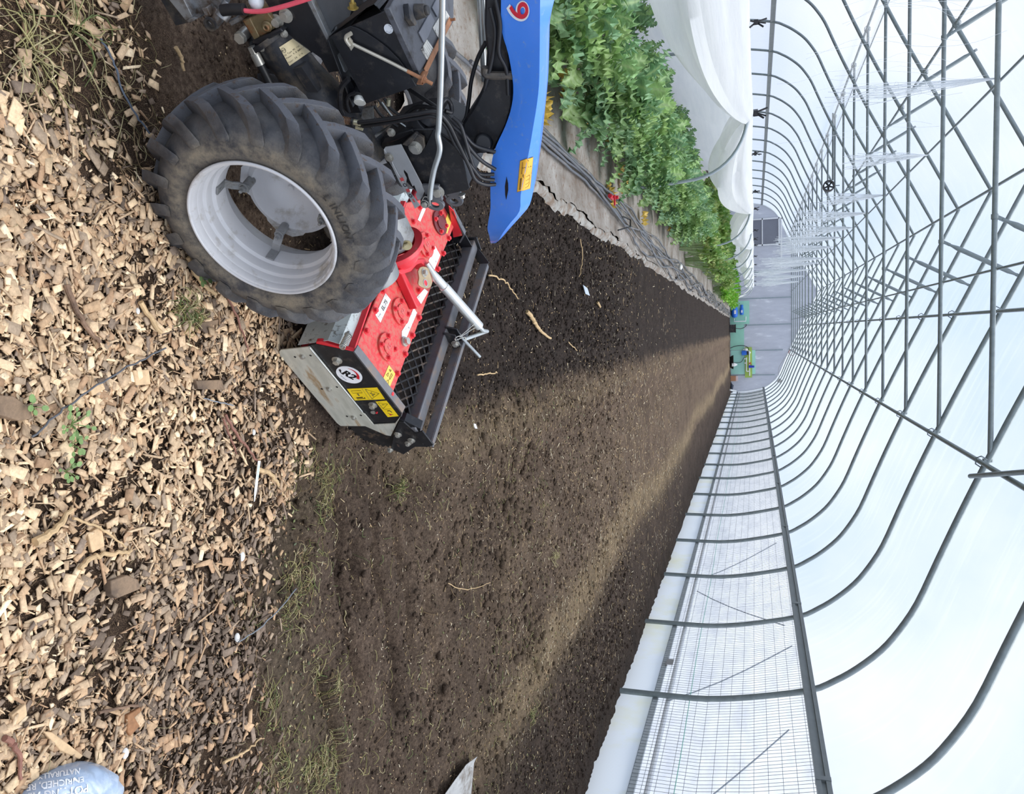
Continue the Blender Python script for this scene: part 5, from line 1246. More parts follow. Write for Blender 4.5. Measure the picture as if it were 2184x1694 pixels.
def decal(name, L, mat, par, lift=0.0012, plane=R_, ar=None):
    P = [plane(p, lift) for p in L]; n_ = np.cross(P[1] - P[0], P[2] - P[0]); n_ = unit(n_); n_ = n_ if n_ @ (CAMP - P[0]) > 0 else -n_
    return MB().prism(P, -n_ * 0.0006).build(name, mat, par)
q = zc5([(733, 622), (767, 664), (700, 812), (668, 762)]); d0 = decal('model_sticker', q, wht, lid)
a_, b_ = R_(tuple((np.array(q[2]) + q[3]) / 2)), R_(tuple((np.array(q[0]) + q[1]) / 2)); ex = unit(b_ - a_); ey = np.cross(RN, ex)
m = MB(); m.text('EL 75', a_ * 0.40 + b_ * 0.60 + RN * 0.0014, ex, ey, 0.0185, 0.0001, weight=0.0005); m.text('TYPE', a_ * 0.86 + b_ * 0.14 + RN * 0.0014, ex, ey, 0.008, 0.0001); m.build('sticker_print', pm('grey_ink', (70, 68, 66), 0.5), d0, smooth=0, recalc=False)
for L in ([(915, 715), (936, 748), (905, 822), (870, 905), (838, 925), (838, 868), (880, 800)], [(1052, 316), (1086, 376), (1048, 470), (1010, 412)], [(984, 592), (1008, 612), (962, 692), (934, 648)], [(974, 64), (992, 78), (957, 160), (941, 148)]):
    d0 = decal('info_sticker', zc5(L), wht, lid)
d0 = decal('hazard_sticker', zc5([(755, 1085), (796, 1142), (746, 1262), (704, 1205)]), pm('pale_yellow_sticker', (240, 206, 96), 0.4), lid)
m = MB()
def rl(L, r=0.0007, closed=True): m.tube(Rs(zc5(L), 0.0018), r, 5, closed=closed)
rl([(722, 1205), (748, 1235), (752, 1180)]); rl([(738, 1150), (752, 1135), (748, 1160)]); rl([(760, 1180), (778, 1150), (772, 1140), (758, 1168)]); rl([(756, 1115), (770, 1118), (764, 1128)], 0.0012)
m.build('sticker_print', pm('brown_print', (110, 90, 40), 0.5), d0)
decal('hazard_sticker', zc5([(1137, 98), (1162, 152), (1130, 238), (1100, 205)]), pm('pale_yellow_sticker', (240, 206, 96), 0.4), lid)
# coupling collar, gusset, linkage ears
cc_ = H(0.465, -0.405, 0.266)
m = MB(); m.lathe([(-0.012, 0.060), (-0.012, 0.084), (0.004, 0.084), (0.006, 0.066), (0.035, 0.060), (0.05, 0.050), (0.05, 0.03)], cc_, HD, 48)
m.build('coupling_collar', red, har, smooth=40, bevel=0.001)
m = MB(); m.lathe([(-0.12, 0.0), (-0.12, 0.060), (-0.03, 0.064), (-0.016, 0.056), (-0.013, 0.0)], cc_, HD, 40); m.build('coupling_hub', steel_d, har, smooth=40)
m = MB(); m.prism([R_(p, 0.030) for p in zc5([(832, 490), (852, 478), (962, 695), (938, 722)])], -RN * 0.028); m.build('gusset', red, har, bevel=0.003)
m = MB(); m.prism([R_(p, 0.045) for p in zc5([(800, 475), (880, 450), (930, 400), (985, 396), (1018, 440), (1000, 455), (965, 425), (935, 440), (900, 480), (840, 500)])], -RN * 0.04); m.build('linkage_ear', red, har, bevel=0.003)
ov = zc5([(944, 480), (958, 455), (985, 450), (1008, 462), (1020, 495), (1034, 540), (1028, 575), (1005, 590), (970, 582), (946, 560), (950, 522)])
ovp = np.array([R_(p, 0.052) for p in ov]); h1 = R_(zc5([(980, 492)])[0], 0.052); h2 = R_(zc5([(990, 556)])[0], 0.052)
m = MB(); m.prism(smooth_path(list(ovp) + [ovp[0]], 4)[:-1], -RN * 0.005); pl = m.build('linkage_plate', pm('yellow_zinc_plate', (186, 164, 130), 0.38, 0.4, 0.12, 30), har, bevel=0.001)
m = MB(); m.cyl(h2 - RN * 0.001, h2 + RN * 0.0006, 0.0095, 28); m.build('plate_hole', red, pl); MB().lathe([(0, 0.0095), (0.0012, 0.0095), (0.0012, 0.0125), (0, 0.0125)], h2, RN, 28, closed=True).build('hole_rim', zinc, pl)
MB().hexbolt(h1, RN, 0.0095, 0.008).build('linkage_bolt', bolt_m, pl)
# top link tube, pin and ring
e0, e1_, e2_ = R_(zc5([(998, 430)])[0], 0.050), R_(zc5([(1052, 515)])[0], 0.055), ground(*zc5([(1345, 845)])[0], 0.385)
dl = unit(e2_ - e1_); m = MB(); m.tube([e0, e0 * .4 + e1_ * .6, e1_, e1_ + dl * 0.01, e1_ + dl * 0.05], [0.0085, 0.0095, 0.0140, 0.0145, 0.0145], 18); m.tube([e1_ + dl * 0.05, e1_ + dl * 0.052, e2_ - dl * 0.01, e2_ - dl * 0.008], [0.0145, 0.0168, 0.0168, 0.0150], 20)
tl_ = m.build('top_link', pm('bright_zinc_tube', (206, 208, 204), 0.32, 0.55, 0.08, 30), har, smooth=40)
m = MB(); m.tube([e2_ - dl * 0.012, e2_ + dl * 0.018, ground(*zc5([(1388, 868)])[0], 0.385)], 0.0072, 12); pe = ground(*zc5([(1385, 868)])[0], 0.385); m.tube([pe, ground(*zc5([(1310, 895)])[0], 0.37), ground(*zc5([(1245, 918)])[0], 0.355)], 0.0068, 12); m.build('link_crank', zinc, tl_)
m = MB(); m.tube([ground(*p, z) for p, z in zip(zc5([(1200, 880), (1232, 918), (1342, 1034)]), (0.335, 0.352, 0.395))], 0.0055, 12); m.build('link_pin', zinc, tl_)
m = MB(); m.tube(smooth_path([ground(*p, 0.378) for p in zc5([(1335, 800), (1338, 830), (1300, 850), (1230, 895), (1215, 900), (1290, 835), (1330, 800)])], 5), 0.0013, 6); m.tube(smooth_path([ground(*p, 0.36) for p in zc5([(1240, 890), (1190, 905), (1185, 925), (1240, 905), (1250, 925)])], 5), 0.0016, 6); m.build('retaining_ring', bolt_m, tl_)
# galvanised near end plate, black frame plate, stickers
m = MB(); m.prism(HPs(zc6([(380, 488), (470, 470), (862, 553), (1374, 1205), (1355, 1245), (1312, 1316), (1080, 1322), (985, 1212), (400, 505)]), 0.0), -HW * 0.006); npl = m.build('frame_plate', blk, har, bevel=0.0008)
m = MB(); f0, f1 = HP(zc6([(862, 550)])[0], 0.0), HP(zc6([(1374, 1203)])[0], 0.0); fn = np.cross(HW, unit(f1 - f0)); fn = fn if fn[2] > 0 else -fn
m.prism([f0, f1, f1 - HW * 0.024 + fn * 0.004, f0 - HW * 0.024 + fn * 0.004], fn * 0.004); m.prism([f1, f1 + unit(f1 - f0) * 0.018 - UP * 0.012, f1 + unit(f1 - f0) * 0.018 - UP * 0.012 - HW * 0.02, f1 - HW * 0.022], fn * 0.004); m.build('plate_flange', bar_m, har, bevel=0.0008)  # black flange drawn grey, light on its bevel put into the colour
m = MB(); m.prism(HPs(zc6([(470, 442), (520, 440), (870, 548), (862, 562), (468, 478)]), -0.002), -HW * 0.012); m.build('red_end_flange', red, har, bevel=0.001)
m = MB(); m.prism(HPs(zc6([(75, 548), (92, 532), (392, 500), (408, 508), (958, 1186), (966, 1204), (988, 1216), (1080, 1326), (1306, 1314), (1366, 1238), (1262, 1446), (1210, 1438), (990, 1342), (730, 1340), (690, 1310), (82, 590)]), 0.005), -HW * 0.004)
zp = m.build('end_plate', hzinc, har, bevel=0.0008)
m = MB(); r0, r1 = HP(zc6([(400, 506)])[0], 0.006), HP(zc6([(960, 1188)])[0], 0.006); m.tube([r0, r1], 0.0018, 8); m.build('folded_edge', zinc, zp)
for i, p in enumerate(zc6([(325, 600), (607, 945), (869, 1247)])): MB().hexbolt(HP(p, 0.005), HW, 0.0062, 0.005).build('plate_bolt', bolt_m, zp, smooth=30)
for p in zc6([(245, 606), (410, 590), (530, 945), (690, 925), (797, 1236), (945, 1226)]):
    MB().box(HP(p, 0.0052), (0.006, 0.006, 0.0006), unit(HD + UP * .9), unit(UP - HD * .9), HW).build('square_hole', pm('dark_hole', (22, 16, 14), 0.9), zp)
MB().hexbolt(HP(zc6([(692, 640)])[0], 0.0), HW, 0.0105, 0.010).build('pivot_bolt', bolt_m, npl, smooth=30)
MB().hexbolt(HP(zc6([(1072, 1115)])[0], 0.0), HW, 0.0095, 0.010).build('pivot_bolt', bolt_m, npl, smooth=30)
p = HP(zc6([(1075, 1190)])[0], 0.0); MB().cyl(p - HW * .001, p + HW * 0.003, 0.0075, 20).build('set_screw', bolt_m, npl); p = HP(zc6([(1115, 1192)])[0], 0.0); MB().cyl(p, p + HW * 0.0045, 0.003, 12).build('red_dot', red, npl)
# round emblem
pe = HP(zc6([(820, 797)])[0], 0.0012); eu = unit(HP(zc6([(945, 868)])[0], 0) - HP(zc6([(692, 735)])[0], 0)); ev = np.cross(HW, eu)
rE = 0.5 * np.linalg.norm(HP(zc6([(945, 868)])[0], 0) - HP(zc6([(692, 735)])[0], 0)); E_ = lambda u, v, k=0.0004: pe + (eu * u + ev * v) * rE + HW * k
m = MB(); m.cyl(pe - HW * 0.001, pe, rE, 48); em = m.build('round_emblem', pm('emblem_white', (240, 241, 244), 0.35), npl)
m = MB(); m.text('R2', E_(0.0, -0.02), eu + ev * 0.0, ev, rE * 0.92, 0.0, weight=0.0011)
Vt = np.vstack(m.v); rel = (Vt - pe) @ ev; m.v = [Vt + np.outer(rel, eu) * 0.22]; V2 = m.v[0] + eu * 0.0012; m.add(V2, m.f[:])
m.prism([E_(*p) for p in ((-0.86, -0.05), (-0.80, 0.14), (-0.68, 0.06), (-0.62, -0.10), (-0.50, -0.28), (-0.66, -0.22), (-0.74, -0.12))], HW * 0.0002)
for u0, v0 in ((-0.35, -0.58), (-0.15, -0.68), (0.05, -0.74)): m.box(E_(u0, v0), (rE * 0.16, rE * 0.035, 0.0002), eu, ev, HW)
m.build('emblem_black', ink, em, smooth=0, recalc=False)
m = MB(); arc = [(0.80 * math.cos(t), 0.80 * math.sin(t)) for t in np.linspace(2.1, 0.35, 16)]; arc2 = [((0.80 - w) * math.cos(t), (0.80 - w) * math.sin(t)) for t, w in zip(np.linspace(0.35, 2.1, 16), np.linspace(0.24, 0.02, 16))]
m.prism([E_(*p) for p in arc + [(0.82, 0.10), (0.60, 0.05)] + arc2[1:]], HW * 0.0002); m.build('emblem_red_arc', pm('emblem_red', (206, 34, 44), 0.4), em, smooth=0)
# hazard stickers on the plate
def hstick(L, panels):
    P = [HP(p, 0.0012) for p in L]; st = MB().prism(P, -HW * 0.0006).build('warning_sticker', yel, npl, bevel=0.0)
    B = lambda u, v: P[0] * (1 - u) * (1 - v) + P[1] * u * (1 - v) + P[2] * u * v + P[3] * (1 - u) * v + HW * 0.0003
    m = MB()
    for L_, r, cl in panels: m.tube([B(*p) for p in L_], r, 5, closed=cl)
    m.build('sticker_print', ink, st, smooth=0); return st, B
s1, B1 = hstick(zc6([(795, 945), (1115, 930), (1200, 1055), (880, 1068)]), [([(0.50, 0.04), (0.50, 0.96)], 0.0003, False), ([(0.60, 0.08), (0.94, 0.50), (0.60, 0.92)], 0.0009, True), ([(0.10, 0.18), (0.42, 0.18), (0.42, 0.38), (0.10, 0.38)], 0.0005, True),
    ([(0.25, 0.44), (0.25, 0.60)], 0.0009, False), ([(0.22, 0.48), (0.25, 0.43), (0.28, 0.48)], 0.0007, False), ([(0.22, 0.56), (0.25, 0.61), (0.28, 0.56)], 0.0007, False), ([(0.12, 0.78), (0.34, 0.74)], 0.0016, False), ([(0.12, 0.88), (0.40, 0.86)], 0.0009, False), ([(0.38, 0.78), (0.40, 0.78)], 0.0016, False),
    ([(0.66, 0.42), (0.74, 0.55), (0.80, 0.52)], 0.0012, False), ([(0.68, 0.60), (0.72, 0.68)], 0.0014, False), ([(0.72, 0.36), (0.74, 0.36)], 0.0012, False)])
s2, B2 = hstick(zc6([(1100, 1080), (1215, 1070), (1345, 1235), (1230, 1245)]), [([(0.16, 0.08), (0.90, 0.20), (0.20, 0.46)], 0.0008, True), ([(0.34, 0.22), (0.56, 0.23)], 0.0008, False), ([(0.18, 0.52), (0.88, 0.50)], 0.0003, False), ([(0.40, 0.62), (0.62, 0.60), (0.70, 0.72)], 0.0013, False), ([(0.30, 0.74), (0.44, 0.84), (0.66, 0.86)], 0.0007, False)])
m = MB(); m.cyl(B2(0.42, 0.86), B2(0.42, 0.86) + HW * 0.0003, 0.0035, 12); m.build('red_splash', red, s2)
# front guard sheet and spring
gs_ = [(0.452, 0.085), (0.437, 0.186), (0.452, 0.214), (0.486, 0.220)]
m = MB()
for (a, b) in zip(gs_[:-1], gs_[1:]): m.prism([H(a[0], -0.006, a[1]), H(b[0], -0.006, b[1]), H(b[0] + 0.002, -0.006, b[1] - 0.001), H(a[0] + 0.002, -0.006, a[1] - 0.001)], -HW * 0.77)
m.build('front_guard', pm('greenish_zinc', (196, 204, 202), 0.35, 0.25, 0.12, 20, 0, dirt=(84, 72, 58), dscale=40, damt=0.2), har, smooth=20)
c0_, c1_ = ground(*zc6([(742, 508)])[0], 0.232), ground(*zc6([(812, 372)])[0], 0.232); sd = unit(c1_ - c0_); f1_, f2_, _ = frame_of(sd); Ls = np.linalg.norm(c1_ - c0_)
m = MB(); m.tube([c0_ + sd * Ls * t + 0.0078 * (math.cos(t * 2 * PI * 9) * f1_ + math.sin(t * 2 * PI * 9) * f2_) for t in np.linspace(0, 1, 120)], 0.0016, 7); sp_ = m.build('guard_spring', bolt_m, har)
m = MB(); m.cyl(c0_, c1_ + sd * 0.01, 0.0035, 10); m.hexbolt(c1_ - sd * 0.002, sd, 0.008, 0.008); m.build('spring_rod', zinc, sp_)
# far side of the frame
m = MB(); m.prism([H(d, -0.805, z) for d, z in ((0.44, 0.04), (0.42, 0.20), (0.47, 0.26), (0.72, 0.305), (0.80, 0.26), (0.80, 0.05))], -HW * 0.008); m.build('frame_plate', blk, har, bevel=0.001)
m = MB(); m.prism(HPs(zc5([(1140, 60), (1172, 90), (1228, 250), (1170, 262)]), -0.79), -HW * 0.004); m.build('red_end_flange', red, har)
m = MB(); m.bar(HP(zc5([(1165, 82)])[0], -0.80), HP(zc5([(1243, 235)])[0], -0.80), 0.006, 0.02, up=HW); m.bar(HP(zc5([(1243, 235)])[0], -0.80), HP(zc5([(1215, 285)])[0], -0.80), 0.006, 0.02, up=HW); m.build('frame_flange', bar_m, har)
# roller frame
m = MB(); m.box(H(0.846, -0.42, 0.288), (0.046, 0.86, 0.046), HD, HW, UP); rb = m.build('roller_beam', bar_m, har, bevel=0.004)
m = MB(); m.box(H(0.8695, -0.18, 0.293), (0.0006, 0.20, 0.016), HD, HW, UP); m.build('yellow_stripe', pm('worn_yellow', (214, 186, 76), 0.5), rb)
m = MB(); m.box(H(0.8695, -0.78, 0.293), (0.0006, 0.14, 0.016), HD, HW, UP); m.build('yellow_stripe', pm('worn_yellow', (214, 186, 76), 0.5), rb)
m = MB(); m.prism(HPs(zc6([(1262, 1588), (1300, 1415), (1345, 1300), (1400, 1300), (1520, 1400), (1600, 1490), (1688, 1562), (1520, 1562), (1440, 1612), (1398, 1642), (1322, 1606)]), 0.010), -HW * 0.006); m.prism(HPs(zc6([(1345, 1275), (1408, 1282), (1580, 1368), (1560, 1425), (1350, 1330)]), 0.004), -HW * 0.03)
nb_ = m.build('roller_bracket', blk, har, bevel=0.001)
for x, y, r in ((1340, 1428, 0.0085), (1482, 1490, 0.0085), (1446, 1522, 0.0075), (1256, 1590, 0.007)): MB().hexbolt(HP(zc6([(x, y)])[0], 0.011), HW, r, 0.007).build('bracket_bolt', bolt_m, nb_, smooth=30)
m = MB(); c_ = HP(zc6([(1340, 1546)])[0], 0.0105); m.prism([c_ + HD * (0.009 * math.cos(t)) + UP * (0.0038 * math.sin(t)) - HD * 0 for t in np.linspace(0, 2 * PI, 17)[:-1]], HW * 0.0003); m.build('bracket_slot', pm('slot_dark', (60, 46, 38), 0.8), nb_)
sa, sb = HP((921, 951), 0.022), HP((1040, 566), -0.80)
m = MB(); m.bar(sa, sb, 0.018, 0.006, up=UP); m.bar(sa - UP * 0.014 - HD * 0.008, sb - UP * 0.014 - HD * 0.008, 0.004, 0.028, up=UP); m.build('scraper_bar', bar_m, har, bevel=0.001)
m = MB(); m.bar(HP(zc6([(1560, 1400)])[0], 0.01), sa - UP * .006, 0.006, 0.03, up=UP); m.build('roller_arm', blk, har, bevel=0.001)
m = MB(); m.bar(H(0.865, -0.845, 0.297), sb - UP * 0.006, 0.006, 0.032, up=UP); m.prism([H(0.70, -0.81, 0.29), H(0.825, -0.81, 0.31), H(0.83, -0.81, 0.265), H(0.72, -0.81, 0.24)], -HW * 0.005); m.box(H(0.846, -0.853, 0.29), (0.062, 0.006, 0.062), HD, HW, UP); m.build('roller_arm', blk, har, bevel=0.001)
# lugs on the beam for the top link
m = MB()
for ds in (0.0, -0.028): m.prism([p + HW * ds for p in (lambda a: [H(0.815, a, 0.305), H(0.83, a, 0.345), H(0.885, a, 0.350), H(0.892, a, 0.325), H(0.85, a, 0.305)])(-0.375)], -HW * 0.006)
lg = m.build('link_lug', blk, har, bevel=0.001)
MB().hexbolt(H(0.868, -0.374, 0.335), HW, 0.010, 0.008).build('lug_bolt', bolt_m, lg, smooth=30)
# cage roller
RC0 = (0.855, 0.168); RR = 0.116
m = MB(); nh = 22; L0, L1 = -0.02, -0.79
for sg in (1, -1):
    for k in range(nh):
        pts = []
        for t in np.linspace(0, 1, 30):
            th = 2 * PI * k / nh + sg * t * 5.2; pts.append(H(RC0[0] + RR * math.cos(th), L0 + (L1 - L0) * t, RC0[1] + RR * math.sin(th)))
        m.tube(pts, 0.0036, 4, cap=False)
rol = m.build('cage_roller', mesh_m, har, smooth=0, recalc=False)
m = MB(); m.lathe([(0, 0.03), (0, 0.088), (0.768, 0.088), (0.768, 0.03)], H(RC0[0], L0, RC0[1]), -HW, 36); m.build('dark_roller_fill', pm('soil_shade_fill', (52, 44, 38), 0.9, 0, 0.3, 40, 0.8, 60), rol)  # added filler drum: soil and the shade inside the cage put into its colour
for s_ in (-0.012, -0.80):
    m = MB(); n = 40; rg = []
    for i in range(n * 2):
        r = RR - 0.016 + (0.007 if i % 2 else -0.004); t = 2 * PI * (i + (0.25 if i % 2 else -0.25) * 0) / (2 * n); rg.append(H(RC0[0] + r * math.cos(t), s_, RC0[1] + r * math.sin(t)))
    m.prism(rg, -HW * 0.006); m.build('toothed_disc', mesh_m, rol, smooth=0)
# tines below the trough
for k in range(4):
    c_ = H(0.59, -0.12 - 0.19 * k, 0.03); m = MB(); m.cyl(c_, c_ + UP * 0.03, 0.05, 24); m.box(c_ + HD * 0.04 - UP * 0.03, (0.014, 0.02, 0.08), HD, HW, UP); m.box(c_ - HD * 0.04 - UP * 0.03, (0.014, 0.02, 0.08), HD, HW, UP); m.build('tine_rotor', blk_m, har)

# ---------------------------------------------------------------- ground sheet, crop, low tunnel
t = NT('weathered_ground_sheet'); co = t.world()
nb_1 = t.noise(2.2, 6, 0.65, co); nb_2 = t.noise(26, 6, 0.7, co)
c = t.ramp(nb_1, [(0.35, rgb(122, 112, 102)), (0.55, rgb(156, 150, 143)), (0.7, rgb(176, 172, 166))])
c = t.mix(t.ramp(nb_2, [(0.52, (0, 0, 0, 1)), (0.66, (0.8,) * 3 + (1,))]), c, rgb(118, 96, 78))
c = t.mix(t.ramp(t.noise(130, 4, 0.7, co), [(0.62, (0, 0, 0, 1)), (0.68, (0.7,) * 3 + (1,))]), c, rgb(60, 48, 40))
sheet_m = t.done(t.bsdf(c, 0.85, 0, t.bump(nb_2, 0.4, 0.02), 0.2))
yy = axis_pts([(2.75, 9, 0.06), (9, 43.5, 0.4)]); n = 26
P = np.zeros((n, len(yy), 3))
edge = -0.92 + 0.05 * (fbm(yy * 2.1, yy * 0, 4, 3) - 0.5) * 2 + 0.03 * (fbm(yy * 9, yy * 0 + 3, 3, 8) - 0.5) * 2 + 0.22 * np.clip((yy - 6) / 34, 0, 1)
for i, f in enumerate(np.linspace(0, 1, n) ** 1.6):
    P[i, :, 0] = edge - f * 3.6; P[i, :, 1] = yy; P[i, :, 2] = terr(P[i, :, 0], yy) + 0.020 + 0.014 * fbm(P[i, :, 0] * 5, yy * 5, 3, 60) + (0.028 * np.exp(-(f / 0.01) ** 2) * fbm(yy * 4, yy * 0, 3, 71))
tag(MB().grid(P).build('ground_sheet', sheet_m, smooth=80, recalc=False), 'weathered grey woven ground sheet between the dark bed and the kale row', 'ground sheet')
# pale lifted hem
P = np.zeros((4, len(yy), 3))
for i in range(4):
    P[i, :, 0] = edge + (0.0, 0.03, 0.055, 0.07)[i] * (0.3 + 1.4 * fbm(yy * 3, yy * 0 + 9, 3, 5)); P[i, :, 1] = yy; P[i, :, 2] = terr(P[i, :, 0], yy) + (0.030, 0.036, 0.022, 0.006)[i] * (0.4 + 1.2 * fbm(yy * 6, yy * 0 + 4, 3, 17))
tag(MB().grid(P).build('sheet_hem', pm('pale_sheet_hem', (150, 147, 140), 0.8, 0, 0.3, 8, 0.3, 30, dirt=(120, 102, 86), dscale=12, damt=0.5), smooth=80, recalc=False), 'pale frayed hem of the ground sheet along the dark bed', 'ground sheet')

# irrigation hoses
hm = pm('grey_drip_hose', (92, 94, 98), 0.5, 0, 0.15, 6, dirt=(128, 116, 104), dscale=3, damt=0.3)
for k in range(7):
    y = np.arange(3.2 + 0.2 * k, 42.5, 0.22); amp = 0.05 * sstep(6, 9, y) * (1 - 0.5 * sstep(20, 40, y)) + 0.012
    x = -1.21 + 0.17 * np.clip((y - 6) / 5, 0, 1) + 0.20 * np.clip((y - 11) / 30, 0, 1) + (k - 3) * 0.022 * (0.6 + 1.2 * sstep(6, 9, y)) + amp * np.sin(y * (0.7 + 0.17 * k) + k * 1.9) + 0.5 * amp * np.sin(y * 2.1 + k)
    z = terr(x, y) + 0.058 + 0.016 * (k % 3)
    tag(MB().tube(np.stack([x, y, z], -1), 0.0105, 7).build('drip_hose', hm, smooth=70), 'grey-black irrigation hose in the bundle between dark bed and kale', 'hose', 'irrigation hoses beside the kale')
p = np.array([-1.17, 6.75, 0.12]); m = MB(); m.cyl(p - [0, .06, 0], p + [0, .06, 0], 0.02, 12); m.box(p + [0.03, 0.0, 0.03], (0.09, 0.02, 0.015)); m.box(p + [0.0, 0.05, 0.03], (0.03, 0.02, 0.05))
tag(m.build('hose_valve', pm('red_valve', (206, 40, 56), 0.4), bevel=0.003), 'small red valve on the irrigation hoses', 'valve')
p = np.array([-1.05, 13.1, 0.14]); tag(MB().sphere(p, 0.05, 10, 8, (1, 1.4, 0.7)).build('hose_fitting_cap', white_p), 'small white fitting lying on the hose bundle', 'fitting')
m = MB(); m.tube([(-1.14, 7.6, 0.05), (-1.10, 7.7, 0.14), (-1.02, 7.62, 0.15), (-0.98, 7.5, 0.05)], 0.008, 8); tag(m.build('ground_staple', blk), 'bent black peg beside the irrigation hoses', 'peg')

# kale
leaf_m = NT('kale_leaf'); a = leaf_m.attr('tint'); co = leaf_m.coords()
c = leaf_m.mix(1.0, a, leaf_m.ramp(leaf_m.noise(18, 5, 0.6, co), [(0.3, (0.78,) * 3 + (1,)), (0.7, (1.18,) * 3 + (1,))]), 'MULTIPLY')
b_ = leaf_m.bsdf(c, 0.42, 0, leaf_m.bump(leaf_m.noise(60, 3, 0.6, co), 0.4, 0.004), 0.45); tl = leaf_m.t.nodes.new('ShaderNodeBsdfTranslucent'); leaf_m.l(c, tl.inputs['Color'])
mx = leaf_m.t.nodes.new('ShaderNodeMixShader'); mx.inputs[0].default_value = 0.3; leaf_m.l(b_.outputs[0], mx.inputs[1]); leaf_m.l(tl.outputs[0], mx.inputs[2]); leaf_m = leaf_m.done(mx)
stem_m = pm('kale_stem', (168, 190, 136), 0.5, 0, 0.15, 30, dirt=(150, 140, 120), dscale=14, damt=0.3)
def leaf(base, yaw, L, W, pitch, droop, col, rib, M_=23, N_=9):
    """one lobed, frilled leaf on a petiole"""
    t = np.linspace(0, 1, M_); u = np.linspace(-1, 1, N_)
    T_, U_ = np.meshgrid(t, u, indexing='ij'); ph = rng.uniform(0, 6.28)
    w = W * np.sin(PI * np.clip(t, 0, 1) ** 0.75) ** 0.75 * (0.66 + 0.34 * np.abs(np.sin(t * PI * 5.2 + ph)))
    w = w * np.where(t < 0.18, 0.18 + t * 1.5, 1)
    ang = pitch - droop * t ** 1.4; step = L / (M_ - 1)
    xs = np.concatenate([[0], np.cumsum(np.cos(ang[:-1]) * step)]); zs = np.concatenate([[0], np.cumsum(np.sin(ang[:-1]) * step)])
    fr = 0.036 * np.sin(T_ * 34 + ph + U_ * 2.0) * np.abs(U_) ** 1.8 + 0.020 * np.sin(T_ * 61 + ph * 2) * np.abs(U_) ** 3
    X = xs[:, None] - np.sin(ang)[:, None] * fr; Z = zs[:, None] + np.cos(ang)[:, None] * fr + 0.10 * W * (np.abs(U_) ** 1.3) * 1.6
    Y = U_ * w[:, None] * (1 + 0.16 * np.sin(T_ * 52 + ph))
    ca_, sa_ = math.cos(yaw), math.sin(yaw)
    V = np.stack([base[0] + X * ca_ - Y * sa_, base[1] + X * sa_ + Y * ca_, base[2] + Z], -1).reshape(-1, 3)
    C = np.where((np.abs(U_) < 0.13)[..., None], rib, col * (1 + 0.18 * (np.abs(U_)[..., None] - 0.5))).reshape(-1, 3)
    ii, jj = np.meshgrid(np.arange(M_ - 1), np.arange(N_ - 1), indexing='ij'); a_ = (ii * N_ + jj).ravel()
    return V, np.stack([a_, a_ + 1, a_ + N_ + 1, a_ + N_], -1), np.concatenate([np.clip(C, 0, 1), np.ones((len(C), 1))], 1)
GR = [np.array(rgb(*c)[:3]) for c in ((138, 174, 114), (152, 184, 118), (124, 162, 118), (160, 190, 120), (140, 176, 130))]
RIBC = np.array(rgb(176, 200, 142)[:3]); YEL = np.array(rgb(220, 188, 92)[:3])
def part_np(name, parts, mat, parent):
    V, F, C = join(parts); o = mesh_np(name, V, F, mat, C, smooth=True, base=(0, 0, 0)); o.parent = parent; return o
def kale(h, nleaf, ny):
    t_ = thing('kale_plant', '', 'kale plant'); lean = rng.uniform(-0.1, 0.1, 2)
    sp = np.array([[lean[0] * f, lean[1] * f, h * 0.80 * f] for f in np.linspace(0, 1, 8)]); m = MB(); m.tube(sp, np.linspace(0.017, 0.011, 8), 8); L_ = []; Y_ = []
    for i in range(nleaf):
        f = 0.22 + 0.78 * (i / (nleaf - 1)) ** 0.85; b = np.array([np.interp(f, np.linspace(0, 1, 8), sp[:, q]) for q in range(3)])
        yaw = i * 2.4 + rng.uniform(-0.5, 0.5); up = f ** 2
        pl_ = rng.uniform(0.06, 0.13) * (1.2 - 0.5 * f); e = b + np.array([math.cos(yaw) * pl_, math.sin(yaw) * pl_, pl_ * (0.25 + 0.9 * up)]); m.tube([b, (b + e) / 2 + [0, 0, 0.01], e], [0.006, 0.005, 0.004], 6)
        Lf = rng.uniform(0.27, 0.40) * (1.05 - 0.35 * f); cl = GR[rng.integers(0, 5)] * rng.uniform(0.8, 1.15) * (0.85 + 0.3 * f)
        L_.append(leaf(e, yaw, Lf, Lf * rng.uniform(0.34, 0.48), 0.2 + 0.95 * up + rng.uniform(-0.2, 0.25), rng.uniform(0.7, 1.7) * (1.25 - 0.6 * f), cl, RIBC))
    for i in range(ny):
        yaw = rng.uniform(0, 6.28); Y_.append(leaf(np.array([math.cos(yaw) * .03, math.sin(yaw) * .03, 0.10 + 0.05 * i]), yaw, 0.17, 0.06, 0.1, 1.3, YEL * rng.uniform(0.8, 1.1), YEL))
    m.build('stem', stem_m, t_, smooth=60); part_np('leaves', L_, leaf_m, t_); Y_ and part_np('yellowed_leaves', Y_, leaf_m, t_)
    return t_
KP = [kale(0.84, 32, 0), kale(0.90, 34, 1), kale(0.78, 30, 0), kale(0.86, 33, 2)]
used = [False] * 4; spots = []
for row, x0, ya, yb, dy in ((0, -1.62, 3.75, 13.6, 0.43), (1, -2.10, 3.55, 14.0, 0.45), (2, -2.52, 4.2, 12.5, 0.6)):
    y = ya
    while y < yb: spots.append((x0 + rng.normal(0, 0.06), y + rng.normal(0, 0.05), row)); y += dy
